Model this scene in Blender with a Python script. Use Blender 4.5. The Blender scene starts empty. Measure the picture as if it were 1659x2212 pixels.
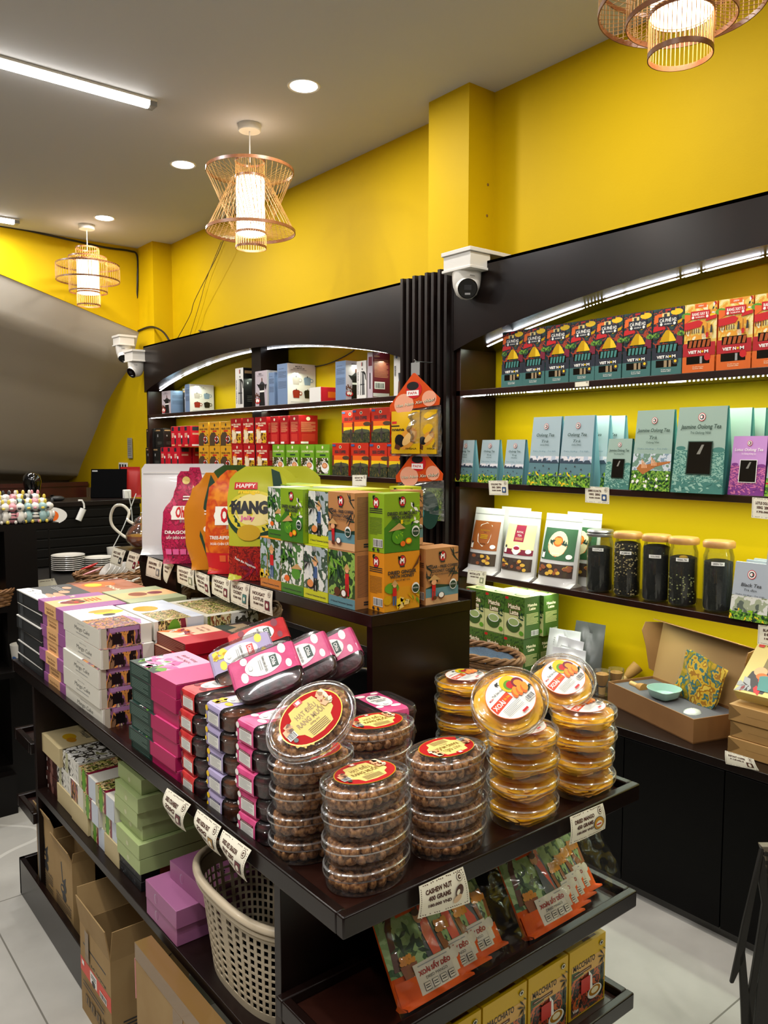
import bpy, bmesh, math, random
from mathutils import Vector, Matrix, noise
PI = math.pi
SC = bpy.context.scene
COL = SC.collection

# ---------------------------------------------------------------- camera
FPX, CX, CY, EYE = 1725.0, 829.5, 1106.0, 1.6
PITCH, YAW = math.atan(141 / FPX), math.radians(38.8)
FW = Vector((math.sin(YAW) * math.cos(PITCH), math.cos(YAW) * math.cos(PITCH), -math.sin(PITCH)))
RT = Vector((math.cos(YAW), -math.sin(YAW), 0))
UP = RT.cross(FW)
O = Vector((0, 0, EYE))
cam = bpy.data.cameras.new('camera')
cam.sensor_fit = 'VERTICAL'
cam.sensor_height = 24
cam.sensor_width = 18
cam.lens = FPX / 2212 * 24
cam.clip_start = 0.05
camo = bpy.data.objects.new('camera', cam)
COL.objects.link(camo)
camo.matrix_world = Matrix(((RT.x, UP.x, -FW.x, 0), (RT.y, UP.y, -FW.y, 0), (RT.z, UP.z, -FW.z, EYE), (0, 0, 0, 1)))
SC.camera = camo


def ray(px, py): return FW + RT * ((px - CX) / FPX) - UP * ((py - CY) / FPX)
def at_z(px, py, z): r = ray(px, py); return O + r * ((z - EYE) / r.z)     # measured point on a level plane
def at_x(px, py, x): r = ray(px, py); return O + r * (x / r.x)             # measured point on a plane along the shelves
def at_y(px, py, y): r = ray(px, py); return O + r * (y / r.y)             # measured point on a plane across the shop


# ---------------------------------------------------------------- world, exposure, light
W = bpy.data.worlds.new('world'); SC.world = W; W.use_nodes = True
W.node_tree.nodes['Background'].inputs[0].default_value = (0.95, 0.97, 1.0, 1)
W.node_tree.nodes['Background'].inputs[1].default_value = 0.05
SC.view_settings.view_transform = 'Standard'
SC.view_settings.look = 'None'
SC.view_settings.gamma = 1
SC.view_settings.exposure = 0.0
SC.view_settings.use_curve_mapping = False
SC.cycles.transparent_max_bounces = 40
SC.cycles.max_bounces = 7
SC.cycles.diffuse_bounces = 4
SC.cycles.sample_clamp_indirect = 4
CEIL = 3.28
DOWN_W, TUBE_W, STRIP_W, PEND_W = 14.5, 27, 6.8, 3.4
LAMP_COL = (1.0, 0.95, 0.87)
DOWN = [(2.14, 3.26), (2.15, 4.59), (2.18, 6.0), (2.14, 1.9), (2.14, 0.5), (0.1, 0.55), (0.1, 1.95), (0.1, 3.3), (0.1, 6.0), (-0.2, -1.2), (1.4, -1.2), (-1.4, 1.2), (-1.4, 2.6), (-1.4, 4.0)]  # last three are unseen lamps added to fill the dark side bay


def lamp(name, kind, loc, energy, color=LAMP_COL, parent=None, rot=(0, 0, 0), **kw):
    l = bpy.data.lights.new(name, kind)
    l.energy = energy; l.color = color
    for k, v in kw.items(): setattr(l, k, v)
    o = bpy.data.objects.new(name, l)
    o.location = loc; o.rotation_euler = rot
    COL.objects.link(o)
    if parent: o.parent = parent
    return o


# ---------------------------------------------------------------- helpers
def tag(o, label=None, cat=None, group=None, kind=None):
    if label: o['label'] = label
    if cat: o['category'] = cat
    if group: o['group'] = group
    if kind: o['kind'] = kind
    return o


def thing(name, label, cat, loc=(0, 0, 0), rz=0, group=None):
    o = bpy.data.objects.new(name, None)
    o.empty_display_size = 0.05
    COL.objects.link(o)
    o.location = loc; o.rotation_euler = (0, 0, rz)
    return tag(o, label, cat, group)


def dup(root, loc=None, rz=None, label=None, group=None, rot=None):
    r = root.copy(); COL.objects.link(r)
    if loc is not None: r.location = loc
    if rz is not None: r.rotation_euler = (0, 0, rz)
    if rot is not None: r.rotation_euler = rot
    if label: r['label'] = label
    if group: r['group'] = group
    for ch in list(root.children):
        c = ch.copy(); COL.objects.link(c); c.parent = r
        for g in list(ch.children):
            d = g.copy(); COL.objects.link(d); d.parent = c
    return r


def lin(h):
    h = h.lstrip('#')
    c = [int(h[i:i + 2], 16) / 255 for i in (0, 2, 4)]
    return tuple((x / 12.92 if x <= .04045 else ((x + .055) / 1.055) ** 2.4) for x in c) + (1,)


_M = {}
def mat(name, col=None, rough=.5, metal=0.0, spec=.5, emit=None, es=0, coat=0, noise_=None, bump=0, scale=20, sss=0):
    """principled material; noise_ = second colour mixed in by a noise texture"""
    if name in _M: return _M[name]
    if col is None: print('NOCOL', name); col = '#888888'
    m = bpy.data.materials.new(name); m.use_nodes = True
    nt = m.node_tree; b = nt.nodes['Principled BSDF']
    b.inputs['Base Color'].default_value = lin(col)
    b.inputs['Roughness'].default_value = rough
    b.inputs['Metallic'].default_value = metal
    b.inputs['Specular IOR Level'].default_value = spec
    b.inputs['Coat Weight'].default_value = coat
    if sss: b.inputs['Subsurface Weight'].default_value = sss; b.inputs['Subsurface Radius'].default_value = (.01, .006, .002)
    if emit:
        b.inputs['Emission Color'].default_value = lin(emit); b.inputs['Emission Strength'].default_value = es
    if noise_ or bump:
        tc = nt.nodes.new('ShaderNodeTexCoord'); n = nt.nodes.new('ShaderNodeTexNoise')
        n.inputs['Scale'].default_value = scale; n.inputs['Detail'].default_value = 5
        nt.links.new(tc.outputs['Object'], n.inputs['Vector'])
        if noise_:
            r = nt.nodes.new('ShaderNodeValToRGB')
            r.color_ramp.elements[0].position = .35; r.color_ramp.elements[1].position = .65
            r.color_ramp.elements[0].color = lin(col); r.color_ramp.elements[1].color = lin(noise_)
            nt.links.new(n.outputs['Fac'], r.inputs['Fac']); nt.links.new(r.outputs['Color'], b.inputs['Base Color'])
        if bump:
            bp = nt.nodes.new('ShaderNodeBump'); bp.inputs['Strength'].default_value = bump; bp.inputs['Distance'].default_value = .002
            nt.links.new(n.outputs['Fac'], bp.inputs['Height']); nt.links.new(bp.outputs['Normal'], b.inputs['Normal'])
    _M[name] = m
    return m


def artmat(name, cols, scale=60, rough=.35, stretch=(1, 1, 1), detail=3, interp='CONSTANT', coat=.2):
    """printed artwork: patches of several inks from a noise field"""
    if name in _M: return _M[name]
    m = bpy.data.materials.new(name); m.use_nodes = True
    nt = m.node_tree; b = nt.nodes['Principled BSDF']
    b.inputs['Roughness'].default_value = rough; b.inputs['Coat Weight'].default_value = coat
    tc = nt.nodes.new('ShaderNodeTexCoord'); mp = nt.nodes.new('ShaderNodeMapping')
    mp.inputs['Scale'].default_value = stretch
    n = nt.nodes.new('ShaderNodeTexNoise'); n.inputs['Scale'].default_value = scale; n.inputs['Detail'].default_value = detail
    r = nt.nodes.new('ShaderNodeValToRGB'); r.color_ramp.interpolation = interp
    e = r.color_ramp.elements
    k = len(cols)
    while len(e) < k: e.new(.5)
    for i, c in enumerate(cols):
        e[i].position = 0 if i == 0 else .30 + .40 * i / k
        e[i].color = lin(c)
    nt.links.new(tc.outputs['Object'], mp.inputs['Vector']); nt.links.new(mp.outputs['Vector'], n.inputs['Vector'])
    nt.links.new(n.outputs['Fac'], r.inputs['Fac']); nt.links.new(r.outputs['Color'], b.inputs['Base Color'])
    _M[name] = m
    return m


def clearmat(name, tint='#ffffff', gloss=.10, haze=.03, rough=.06, hazecol='#ffffff'):
    """thin clear plastic film: see-through, fresnel reflection, a little haze"""
    if name in _M: return _M[name]
    m = bpy.data.materials.new(name); m.use_nodes = True
    nt = m.node_tree; nt.nodes.clear()
    out = nt.nodes.new('ShaderNodeOutputMaterial'); t = nt.nodes.new('ShaderNodeBsdfTransparent'); t.inputs[0].default_value = lin(tint)
    g = nt.nodes.new('ShaderNodeBsdfGlossy'); g.inputs['Roughness'].default_value = rough
    d = nt.nodes.new('ShaderNodeBsdfDiffuse'); d.inputs[0].default_value = lin(hazecol)
    lw = nt.nodes.new('ShaderNodeLayerWeight'); lw.inputs[0].default_value = .25
    ma = nt.nodes.new('ShaderNodeMath'); ma.operation = 'MULTIPLY_ADD'; ma.inputs[1].default_value = .55; ma.inputs[2].default_value = gloss * .5
    m1 = nt.nodes.new('ShaderNodeMixShader'); m2 = nt.nodes.new('ShaderNodeMixShader'); m1.inputs[0].default_value = haze
    L = nt.links.new
    L(lw.outputs['Fresnel'], ma.inputs[0]); L(t.outputs[0], m1.inputs[1]); L(d.outputs[0], m1.inputs[2])
    L(ma.outputs[0], m2.inputs[0]); L(m1.outputs[0], m2.inputs[1]); L(g.outputs[0], m2.inputs[2]); L(m2.outputs[0], out.inputs[0])
    _M[name] = m
    return m


class MB:
    """collects shapes, then becomes ONE mesh object"""
    def __init__(s): s.v = []; s.f = []; s.fm = []; s.mats = []
    def mi(s, m):
        if m not in s.mats: s.mats.append(m)
        return s.mats.index(m)
    def add(s, vs, fs, m):
        k = len(s.v); i = s.mi(m)
        s.v.extend(tuple(x) for x in vs)
        for f in fs: s.f.append(tuple(k + a for a in f)); s.fm.append(i)
    def box(s, x0, y0, z0, x1, y1, z1, m, top=None):
        x0, x1 = min(x0, x1), max(x0, x1); y0, y1 = min(y0, y1), max(y0, y1); z0, z1 = min(z0, z1), max(z0, z1)
        vs = [(x0, y0, z0), (x1, y0, z0), (x1, y1, z0), (x0, y1, z0), (x0, y0, z1), (x1, y0, z1), (x1, y1, z1), (x0, y1, z1)]
        s.add(vs, [(0, 3, 2, 1), (4, 5, 6, 7), (0, 1, 5, 4), (1, 2, 6, 5), (2, 3, 7, 6), (3, 0, 4, 7)], m)
    def obox(s, c, ax, ay, az, m):
        """oriented box: centre and three half axes"""
        c = Vector(c); ax, ay, az = Vector(ax), Vector(ay), Vector(az)
        vs = [c + a * ax + b * ay + d * az for d in (-1, 1) for a, b in ((-1, -1), (1, -1), (1, 1), (-1, 1))]
        s.add(vs, [(0, 3, 2, 1), (4, 5, 6, 7), (0, 1, 5, 4), (1, 2, 6, 5), (2, 3, 7, 6), (3, 0, 4, 7)], m)
    def poly(s, pts, m): s.add(pts, [tuple(range(len(pts)))], m)
    def prism(s, pts, d, m):
        """closed outline (3-D points) pushed along vector d"""
        d = Vector(d); n = len(pts); a = [Vector(p) for p in pts]
        s.add(a + [p + d for p in a], [tuple(range(n))[::-1], tuple(range(n, 2 * n))] + [(i, (i + 1) % n, n + (i + 1) % n, n + i) for i in range(n)], m)
    def grid(s, fn, nu, nv, m, wu=False):
        vs = [fn(i / nu, j / nv) for j in range(nv + 1) for i in range(nu + (0 if wu else 1))]
        k = nu if wu else nu + 1
        s.add(vs, [(j * k + i, j * k + (i + 1) % k, (j + 1) * k + (i + 1) % k, (j + 1) * k + i) for j in range(nv) for i in range(nu)], m)
    def loft(s, prof, m, n=32, shape=None, c=(0, 0, 0), cap0=False, cap1=False):
        """profile [(r, z)] swept round an outline shape(t) -> (x, y)"""
        shape = shape or (lambda t: (math.cos(t), math.sin(t)))
        vs = []
        for r, z in prof:
            for i in range(n):
                x, y = shape(2 * PI * i / n); vs.append((c[0] + x * r, c[1] + y * r, c[2] + z))
        fs = [(j * n + i, j * n + (i + 1) % n, (j + 1) * n + (i + 1) % n, (j + 1) * n + i) for j in range(len(prof) - 1) for i in range(n)]
        if cap0: fs.append(tuple(range(n))[::-1])
        if cap1: fs.append(tuple((len(prof) - 1) * n + i for i in range(n)))
        s.add(vs, fs, m)
    def tube(s, pts, r, m, n=6, closed=False):
        pts = [Vector(p) for p in pts]; k = len(pts); vs = []
        ref = None
        for i, p in enumerate(pts):
            a = pts[(i - 1) % k] if (closed or i > 0) else p
            b = pts[(i + 1) % k] if (closed or i < k - 1) else p
            t = (b - a)
            if t.length < 1e-9: t = Vector((0, 0, 1))
            t.normalize()
            if ref is None: ref = Vector((0, 0, 1)) if abs(t.z) < .9 else Vector((1, 0, 0))
            u = (ref - t * ref.dot(t)).normalized(); w = t.cross(u); ref = u
            rr = r[i] if isinstance(r, (list, tuple)) else r
            vs += [p + u * (rr * math.cos(2 * PI * j / n)) + w * (rr * math.sin(2 * PI * j / n)) for j in range(n)]
        fs = [(i * n + j, i * n + (j + 1) % n, ((i + 1) % k) * n + (j + 1) % n, ((i + 1) % k) * n + j) for i in range(k if closed else k - 1) for j in range(n)]
        if not closed: fs += [tuple(range(n))[::-1], tuple((k - 1) * n + j for j in range(n))]
        s.add(vs, fs, m)
    def ball(s, c, r, m, nu=12, nv=8, fn=None):
        rx, ry, rz = (r, r, r) if not isinstance(r, (tuple, list)) else r
        vs = [Vector((0, 0, -1))]
        for j in range(1, nv):
            ph = PI * j / nv - PI / 2
            vs += [Vector((math.cos(ph) * math.cos(2 * PI * i / nu), math.cos(ph) * math.sin(2 * PI * i / nu), math.sin(ph))) for i in range(nu)]
        vs.append(Vector((0, 0, 1)))
        if fn: vs = [fn(v) for v in vs]
        fs = [(0, 1 + (i + 1) % nu, 1 + i) for i in range(nu)]
        fs += [(1 + j * nu + i, 1 + j * nu + (i + 1) % nu, 1 + (j + 1) * nu + (i + 1) % nu, 1 + (j + 1) * nu + i) for j in range(nv - 2) for i in range(nu)]
        fs += [(len(vs) - 1, 1 + (nv - 2) * nu + i, 1 + (nv - 2) * nu + (i + 1) % nu) for i in range(nu)]
        s.add([Vector((c[0] + v.x * rx, c[1] + v.y * ry, c[2] + v.z * rz)) for v in vs], fs, m)
    def xform(s, M, k0=0):
        s.v[k0:] = [tuple(M @ Vector(v)) for v in s.v[k0:]]
    def mesh(s, name, smooth=40):
        me = bpy.data.meshes.new(name)
        me.from_pydata(s.v, [], s.f)
        for m in s.mats: me.materials.append(m)
        me.polygons.foreach_set('material_index', s.fm)
        me.update()
        if smooth:
            me.shade_smooth()
            me.set_sharp_from_angle(angle=math.radians(smooth))
        return me
    def obj(s, name, parent=None, loc=(0, 0, 0), rz=0, smooth=40, bevel=0, label=None, cat=None, group=None, kind=None, rot=None):
        o = bpy.data.objects.new(name, s.mesh(name, smooth)); COL.objects.link(o)
        o.location = loc; o.rotation_euler = rot if rot else (0, 0, rz)
        if parent: o.parent = parent
        if bevel:
            b = o.modifiers.new('bevel', 'BEVEL'); b.width = bevel; b.segments = 2; b.limit_method = 'ANGLE'; b.angle_limit = math.radians(50)
        return tag(o, label, cat, group, kind)


_T = {}
def glyphs(text, bold=0.0):
    key = (text, bold)
    if key in _T: return _T[key]
    cu = bpy.data.curves.new('lettering', 'FONT'); cu.body = text; cu.resolution_u = 2; cu.offset = bold; cu.fill_mode = 'FRONT'
    ob = bpy.data.objects.new('lettering', cu); COL.objects.link(ob)
    dg = bpy.context.evaluated_depsgraph_get()
    me = ob.evaluated_get(dg).to_mesh()
    vs = [(v.co.x, v.co.y) for v in me.vertices]; fs = [tuple(p.vertices) for p in me.polygons]
    bpy.data.objects.remove(ob); bpy.data.curves.remove(cu)
    if not vs: vs = [(0, 0)]
    x0, x1 = min(v[0] for v in vs), max(v[0] for v in vs)
    vs = [(v[0] - (x0 + x1) / 2, v[1] - .34) for v in vs]
    _T[key] = (vs, fs, max(x1 - x0, .01))
    return _T[key]


class Panel:
    """a printed face: 0..1 across, 0..1 up, drawn as thin layers of ink on surface f(u, v, offset)"""
    def __init__(s, mb, w, h, f, seg=1, step=.00018):
        s.mb, s.w, s.h, s.f, s.seg, s.k, s.step = mb, w, h, f, seg, 1, step
    @staticmethod
    def flat(mb, o, u, v, w, h, step=.00018):
        o, u, v = Vector(o), Vector(u).normalized(), Vector(v).normalized(); n = u.cross(v)
        return Panel(mb, w, h, lambda a, b, k: o + u * (a * w) + v * (b * h) + n * k, 1, step)
    def P(s, a, b): return s.f(a, b, s.k * s.step)
    def _n(s): s.k += 1
    def rect(s, x0, y0, x1, y1, m):
        g = s.seg
        s.mb.grid(lambda i, j: s.P(x0 + (x1 - x0) * i, y0 + (y1 - y0) * j), g, g, m); s._n()
    def poly(s, pts, m): s.mb.add([s.P(a, b) for a, b in pts], [tuple(range(len(pts)))], m); s._n()
    def ell(s, cx, cy, rx, ry, m, n=20, a0=0, rot=0):
        """ellipse; radii as fractions of the width"""
        k = s.w / s.h; vs = [s.P(cx, cy)]; c, q = math.cos(rot), math.sin(rot); fs = []
        rings = (1,) if s.seg == 1 else (.34, .67, 1)
        for r in rings:
            for i in range(n):
                x, y = rx * r * math.cos(2 * PI * i / n), ry * r * math.sin(2 * PI * i / n)
                vs.append(s.P(cx + x * c - y * q, cy + (x * q + y * c) * k))
        fs += [(0, 1 + i, 1 + (i + 1) % n) for i in range(n)]
        for j in range(len(rings) - 1):
            fs += [(1 + j * n + i, 1 + (j + 1) * n + i, 1 + (j + 1) * n + (i + 1) % n, 1 + j * n + (i + 1) % n) for i in range(n)]
        s.mb.add(vs, fs, m); s._n()
    def txt(s, t, cx, cy, hh, m, w=None, bold=.02, rot=0, shear=0):
        """hh = letter height / face height, w = line width / face width"""
        vs, fs, tw = glyphs(t, bold)
        H = hh * s.h / .72; Wd = tw * H; kx = (w * s.w / Wd) if w else 1.0
        c, q = math.cos(rot), math.sin(rot)
        out = []
        for x, y in vs:
            X = (x + shear * y) * H * kx; Y = y * H
            out.append(s.P(cx + (X * c - Y * q) / s.w, cy + (X * q + Y * c) / s.h))
        s.mb.add(out, fs, m); s._n()
    def lines(s, x0, y0, x1, y1, n, m, seed=1, fill=.45):
        """small print too fine to read: thin rules of uneven length"""
        r = random.Random(seed); d = (y1 - y0) / n
        for i in range(n):
            b = y1 - d * (i + 1) + d * (1 - fill) / 2; e = x0 + (x1 - x0) * (.6 + .4 * r.random()) if i % 4 == 3 else x1
            s.mb.add([s.P(x0, b), s.P(e, b), s.P(e, b + d * fill), s.P(x0, b + d * fill)], [(0, 1, 2, 3)], m)
        s._n()
    def code(s, x0, y0, x1, y1, m, bg=None):
        if bg: s.rect(x0 - .01, y0 - .01, x1 + .01, y1 + .01, bg)
        r = random.Random(3); x = x0
        while x < x1:
            w = (x1 - x0) * r.choice((.02, .03, .05)); s.mb.add([s.P(x, y0), s.P(min(x + w, x1), y0), s.P(min(x + w, x1), y1), s.P(x, y1)], [(0, 1, 2, 3)], m)
            x += w + (x1 - x0) * r.choice((.02, .03, .04))
        s._n()
    def leaves(s, x0, y0, x1, y1, n, ms, size=.05, seed=1, asp=.4):
        r = random.Random(seed)
        for i in range(n):
            cx, cy, a, q = x0 + (x1 - x0) * r.random(), y0 + (y1 - y0) * r.random(), r.random() * PI, size * (.6 + .8 * r.random())
            m = ms[i % len(ms)]
            k = s.w / s.h; c, e = math.cos(a), math.sin(a)
            pts = [(q, 0), (.25 * q, asp * q), (-q, 0), (.25 * q, -asp * q)]
            P4 = []
            for x, y in pts:
                X = min(max(cx + x * c - y * e, 0), 1); Y = min(max(cy + (x * e + y * c) * k, 0), 1)
                P4.append(s.P(X, Y))
            s.mb.add(P4, [(0, 1, 2, 3)], m)
            if i % 6 == 5: s.k += .5
        s._n()


FRONT = lambda mb, w, d, h, x0=None: Panel.flat(mb, (-d / 2, w / 2, 0), (0, -1, 0), (0, 0, 1), w, h)
SIDE = lambda mb, w, d, h: Panel.flat(mb, (-d / 2, -w / 2, 0), (1, 0, 0), (0, 0, 1), d, h)
SIDEL = lambda mb, w, d, h: Panel.flat(mb, (d / 2, w / 2, 0), (-1, 0, 0), (0, 0, 1), d, h)
TOP = lambda mb, w, d, h: Panel.flat(mb, (-d / 2, w / 2, h), (0, -1, 0), (1, 0, 0), w, d)


def carton(w, d, h, m, front=None, side=None, top=None, sidel=None, bev=0):
    """printed box, base centre at origin, front looking along -X"""
    mb = MB(); mb.box(-d / 2, -w / 2, 0, d / 2, w / 2, h, m)
    for fn, P in ((front, FRONT), (side, SIDE), (top, TOP), (sidel, SIDEL)):
        if fn: fn(P(mb, w, d, h))
    return mb


# ---------------------------------------------------------------- inks and papers
WHITE = mat('white_card', '#f2f0ea', .45); BLACK = mat('black_ink', '#0c0c0d', .4); CREAM = mat('cream_card', '#efe3c0', .5)
INK = mat('dark_grey_ink', '#2b2b2e', .5); RED = mat('red_ink', '#c8141c', .4); GOLD = mat('gold_foil', '#e0b020', .25, metal=.3)
ORANGE = mat('orange_ink', '#e8681a', .4); YEL = mat('yellow_ink', '#f0c818', .4); GREEN = mat('leaf_green_ink', '#5f9a24', .4)
DGREEN = mat('dark_green_ink', '#17392c', .4); LGREEN = mat('lime_ink', '#8ec21e', .4); BLUE = mat('slate_blue_ink', '#3c5a8c', .4)
PINK = mat('pink_ink', '#e0609c', .4); BROWN = mat('brown_ink', '#5a2c12', .45); TEAL = mat('teal_ink', '#3f7f7a', .4)
SKIN = mat('skin_tone_ink', '#e8a878', .45); MAROON = mat('maroon_ink', '#7a1430', .4); GREY = mat('grey_ink', '#9a9a9a', .5)
KRAFT = mat('kraft_card', '#a0804e', .7, noise_='#947443', scale=8, bump=.1)
mat('orange_card', '#d8641c', .4); mat('rust_card', '#a8603c', .45); mat('straw_hat_ink', '#c89c60', .5); mat('mango_leaf_ink', '#1c3c28', .4); mat('pale_olive_ink', '#b0b08c', .5); mat('custard_card', '#d0bc70', .45)
WOOD = mat('dark_stained_wood', '#110806', .34, spec=.35, noise_='#180b08', scale=6, bump=.05)
# ---------------------------------------------------------------- the room
XW, YEND = 2.885, 6.73
def wallmat(name, c1, c2, rough=.6):
    m = bpy.data.materials.new(name); m.use_nodes = True; nt = m.node_tree; b = nt.nodes['Principled BSDF']; b.inputs['Roughness'].default_value = rough; b.inputs['Specular IOR Level'].default_value = .15
    tc = nt.nodes.new('ShaderNodeTexCoord'); n = nt.nodes.new('ShaderNodeTexNoise'); n.inputs['Scale'].default_value = 1.6; n.inputs['Detail'].default_value = 6
    r = nt.nodes.new('ShaderNodeValToRGB'); r.color_ramp.elements[0].color = lin(c1); r.color_ramp.elements[1].color = lin(c2)
    n2 = nt.nodes.new('ShaderNodeTexNoise'); n2.inputs['Scale'].default_value = 160; bp = nt.nodes.new('ShaderNodeBump'); bp.inputs['Strength'].default_value = .12; bp.inputs['Distance'].default_value = .002
    L = nt.links.new
    L(tc.outputs['Object'], n.inputs['Vector']); L(tc.outputs['Object'], n2.inputs['Vector']); L(n.outputs['Fac'], r.inputs[0]); L(r.outputs[0], b.inputs['Base Color'])
    L(n2.outputs['Fac'], bp.inputs['Height']); L(bp.outputs['Normal'], b.inputs['Normal'])
    return m
YELLOW = wallmat('yellow_wall_paint', '#c6a400', '#ccaa00')
CEILM = wallmat('ceiling_paint', '#c2c4c8', '#c6c8cc', .7)
SOFFITM = wallmat('stair_plaster', '#b8b0a2', '#bcb4a6', .75)

def floormat():
    m = bpy.data.materials.new('marble_floor_tile'); m.use_nodes = True; nt = m.node_tree; b = nt.nodes['Principled BSDF']; b.inputs['Roughness'].default_value = .22
    L = nt.links.new
    tc = nt.nodes.new('ShaderNodeTexCoord'); mp = nt.nodes.new('ShaderNodeMapping'); mp.inputs['Location'].default_value = (-.585, -1.066, 0)
    br = nt.nodes.new('ShaderNodeTexBrick'); br.offset = 0; br.inputs['Scale'].default_value = 1; br.inputs['Mortar Size'].default_value = .0028
    br.inputs['Brick Width'].default_value = .942; br.inputs['Row Height'].default_value = .942; br.inputs['Mortar Smooth'].default_value = .2
    n = nt.nodes.new('ShaderNodeTexNoise'); n.inputs['Scale'].default_value = 2.2; n.inputs['Detail'].default_value = 6
    r = nt.nodes.new('ShaderNodeValToRGB'); r.color_ramp.elements[0].color = lin('#a6a39c'); r.color_ramp.elements[1].color = lin('#bebbb4'); r.color_ramp.elements[0].position = .35; r.color_ramp.elements[1].position = .65
    # white veins
    n2 = nt.nodes.new('ShaderNodeTexNoise'); n2.inputs['Scale'].default_value = .8; n2.inputs['Detail'].default_value = 2; n2.inputs['Distortion'].default_value = .35
    s1 = nt.nodes.new('ShaderNodeMath'); s1.operation = 'SUBTRACT'; s1.inputs[1].default_value = .5
    s2 = nt.nodes.new('ShaderNodeMath'); s2.operation = 'ABSOLUTE'; s3 = nt.nodes.new('ShaderNodeMath'); s3.operation = 'LESS_THAN'; s3.inputs[1].default_value = .006
    s4 = nt.nodes.new('ShaderNodeMath'); s4.operation = 'MULTIPLY'; s4.inputs[1].default_value = .35
    mx = nt.nodes.new('ShaderNodeMixRGB'); mx.inputs[2].default_value = lin('#e2ded6')
    br.inputs['Mortar'].default_value = lin('#77746c')
    L(tc.outputs['Object'], mp.inputs[0]); L(mp.outputs[0], br.inputs['Vector']); L(tc.outputs['Object'], n.inputs['Vector']); L(tc.outputs['Object'], n2.inputs['Vector'])
    L(n.outputs['Fac'], r.inputs[0]); L(n2.outputs['Fac'], s1.inputs[0]); L(s1.outputs[0], s2.inputs[0]); L(s2.outputs[0], s3.inputs[0]); L(s3.outputs[0], s4.inputs[0])
    L(r.outputs[0], mx.inputs[1]); L(s4.outputs[0], mx.inputs[0]); L(mx.outputs[0], br.inputs['Color1']); L(mx.outputs[0], br.inputs['Color2']); L(br.outputs['Color'], b.inputs['Base Color'])
    return m

def struct(name, mb, **k): return mb.obj(name, kind='structure', **k)
m_ = MB(); m_.box(-4, -3.5, -.05, 3.0, 9.6, 0, floormat()); struct('floor', m_, smooth=0)
m_ = MB(); m_.box(-4, -3.5, CEIL, 3.0, 9.6, CEIL + .06, CEILM); struct('ceiling', m_, smooth=0)
m_ = MB(); m_.box(XW, -3.5, 0, XW + .1, YEND + .02, CEIL, YELLOW)
m_.box(2.715, 2.747, 0, XW, 3.026, CEIL, YELLOW)                     # pilaster
m_.box(2.72, 6.415, 0, XW, YEND, CEIL, YELLOW)                       # corner pilaster
for px, py in ((1054, 399), (1052, 466)):
    p = at_y(px, py, 2.7465); m_.ball(p, (.007, .004, .007), mat('screw_plug', '#7a5a20', .5), 8, 6)
struct('wall_right', m_, smooth=0)
m_ = MB(); m_.box(-4, -3.5, 0, -3.9, 9.6, CEIL, mat('left_wall_paint', '#8d8778', .7)); struct('wall_left', m_, smooth=0)
# far wall above the stair: its lower edge runs up to the left
m_ = MB()
zl = lambda x: 2.595 + (2.663 - x) * .316
pts = [(2.72, YEND, CEIL), (2.72, YEND, zl(2.72)), (.9, YEND, zl(.9)), (.9, YEND, CEIL)]
m_.prism(pts, (0, .08, 0), YELLOW); struct('wall_back', m_, smooth=0)
# side wall of the alcove under the stair
m_ = MB(); m_.box(2.72, YEND, 0, 2.82, 9.6, CEIL, YELLOW); struct('wall_alcove', m_, smooth=0)
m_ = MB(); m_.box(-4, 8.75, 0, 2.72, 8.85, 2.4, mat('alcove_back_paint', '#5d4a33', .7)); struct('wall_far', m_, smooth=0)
# curved soffit of the stair
prof = [(6.74, 2.578), (6.93, 2.314), (7.28, 2.162), (7.59, 1.993), (7.836, 1.789), (8.086, 1.595), (8.317, 1.428), (8.46, 1.30), (8.75, 1.24)]
def soff(u, v):
    x = 2.72 - 3.6 * u; k = v * (len(prof) - 1); i = min(int(k), len(prof) - 2); f = k - i
    y = prof[i][0] * (1 - f) + prof[i + 1][0] * f; z = prof[i][1] * (1 - f) + prof[i + 1][1] * f
    lift = (2.72 - x) * .316 * max(0, 1 - v * .9) ** 1.0
    return (x, y, z + lift)
m_ = MB(); m_.grid(soff, 24, 32, SOFFITM); m_.grid(lambda u, v: tuple(Vector(soff(u, v)) + Vector((0, .06, .06))), 24, 32, SOFFITM); struct('trim_1', m_)

# ---------------------------------------------------------------- ceiling lights
LIT = mat('lit_diffuser', '#ffffff', .5, emit='#fff8ee', es=14)
SHADEW = mat('white_enamel', '#e4e2dc', .4)
cnt = 0
names = ['nearest of the three round ceiling downlights', 'middle one of the three round ceiling downlights', 'farthest round ceiling downlight above the small bamboo lantern']
for i, (x, y) in enumerate(DOWN):
    t = thing('ceiling_downlight', 'round recessed white LED ' + (names[i] if i < 3 else 'ceiling downlight outside the picture, unseen and assumed'), 'ceiling light', (x, y, CEIL), 0, 'round ceiling downlights')
    a = MB(); a.loft([(.062, -.001), (.075, -.004), (.078, 0)], SHADEW, 32); a.obj('trim_ring', t)
    a = MB(); a.loft([(.0001, -.003), (.062, -.003)], LIT, 32); a.obj('diffuser', t)
    lamp('downlight_lamp', 'AREA', (0, 0, -.012), DOWN_W, parent=t, shape='DISK', size=.12)
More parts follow.
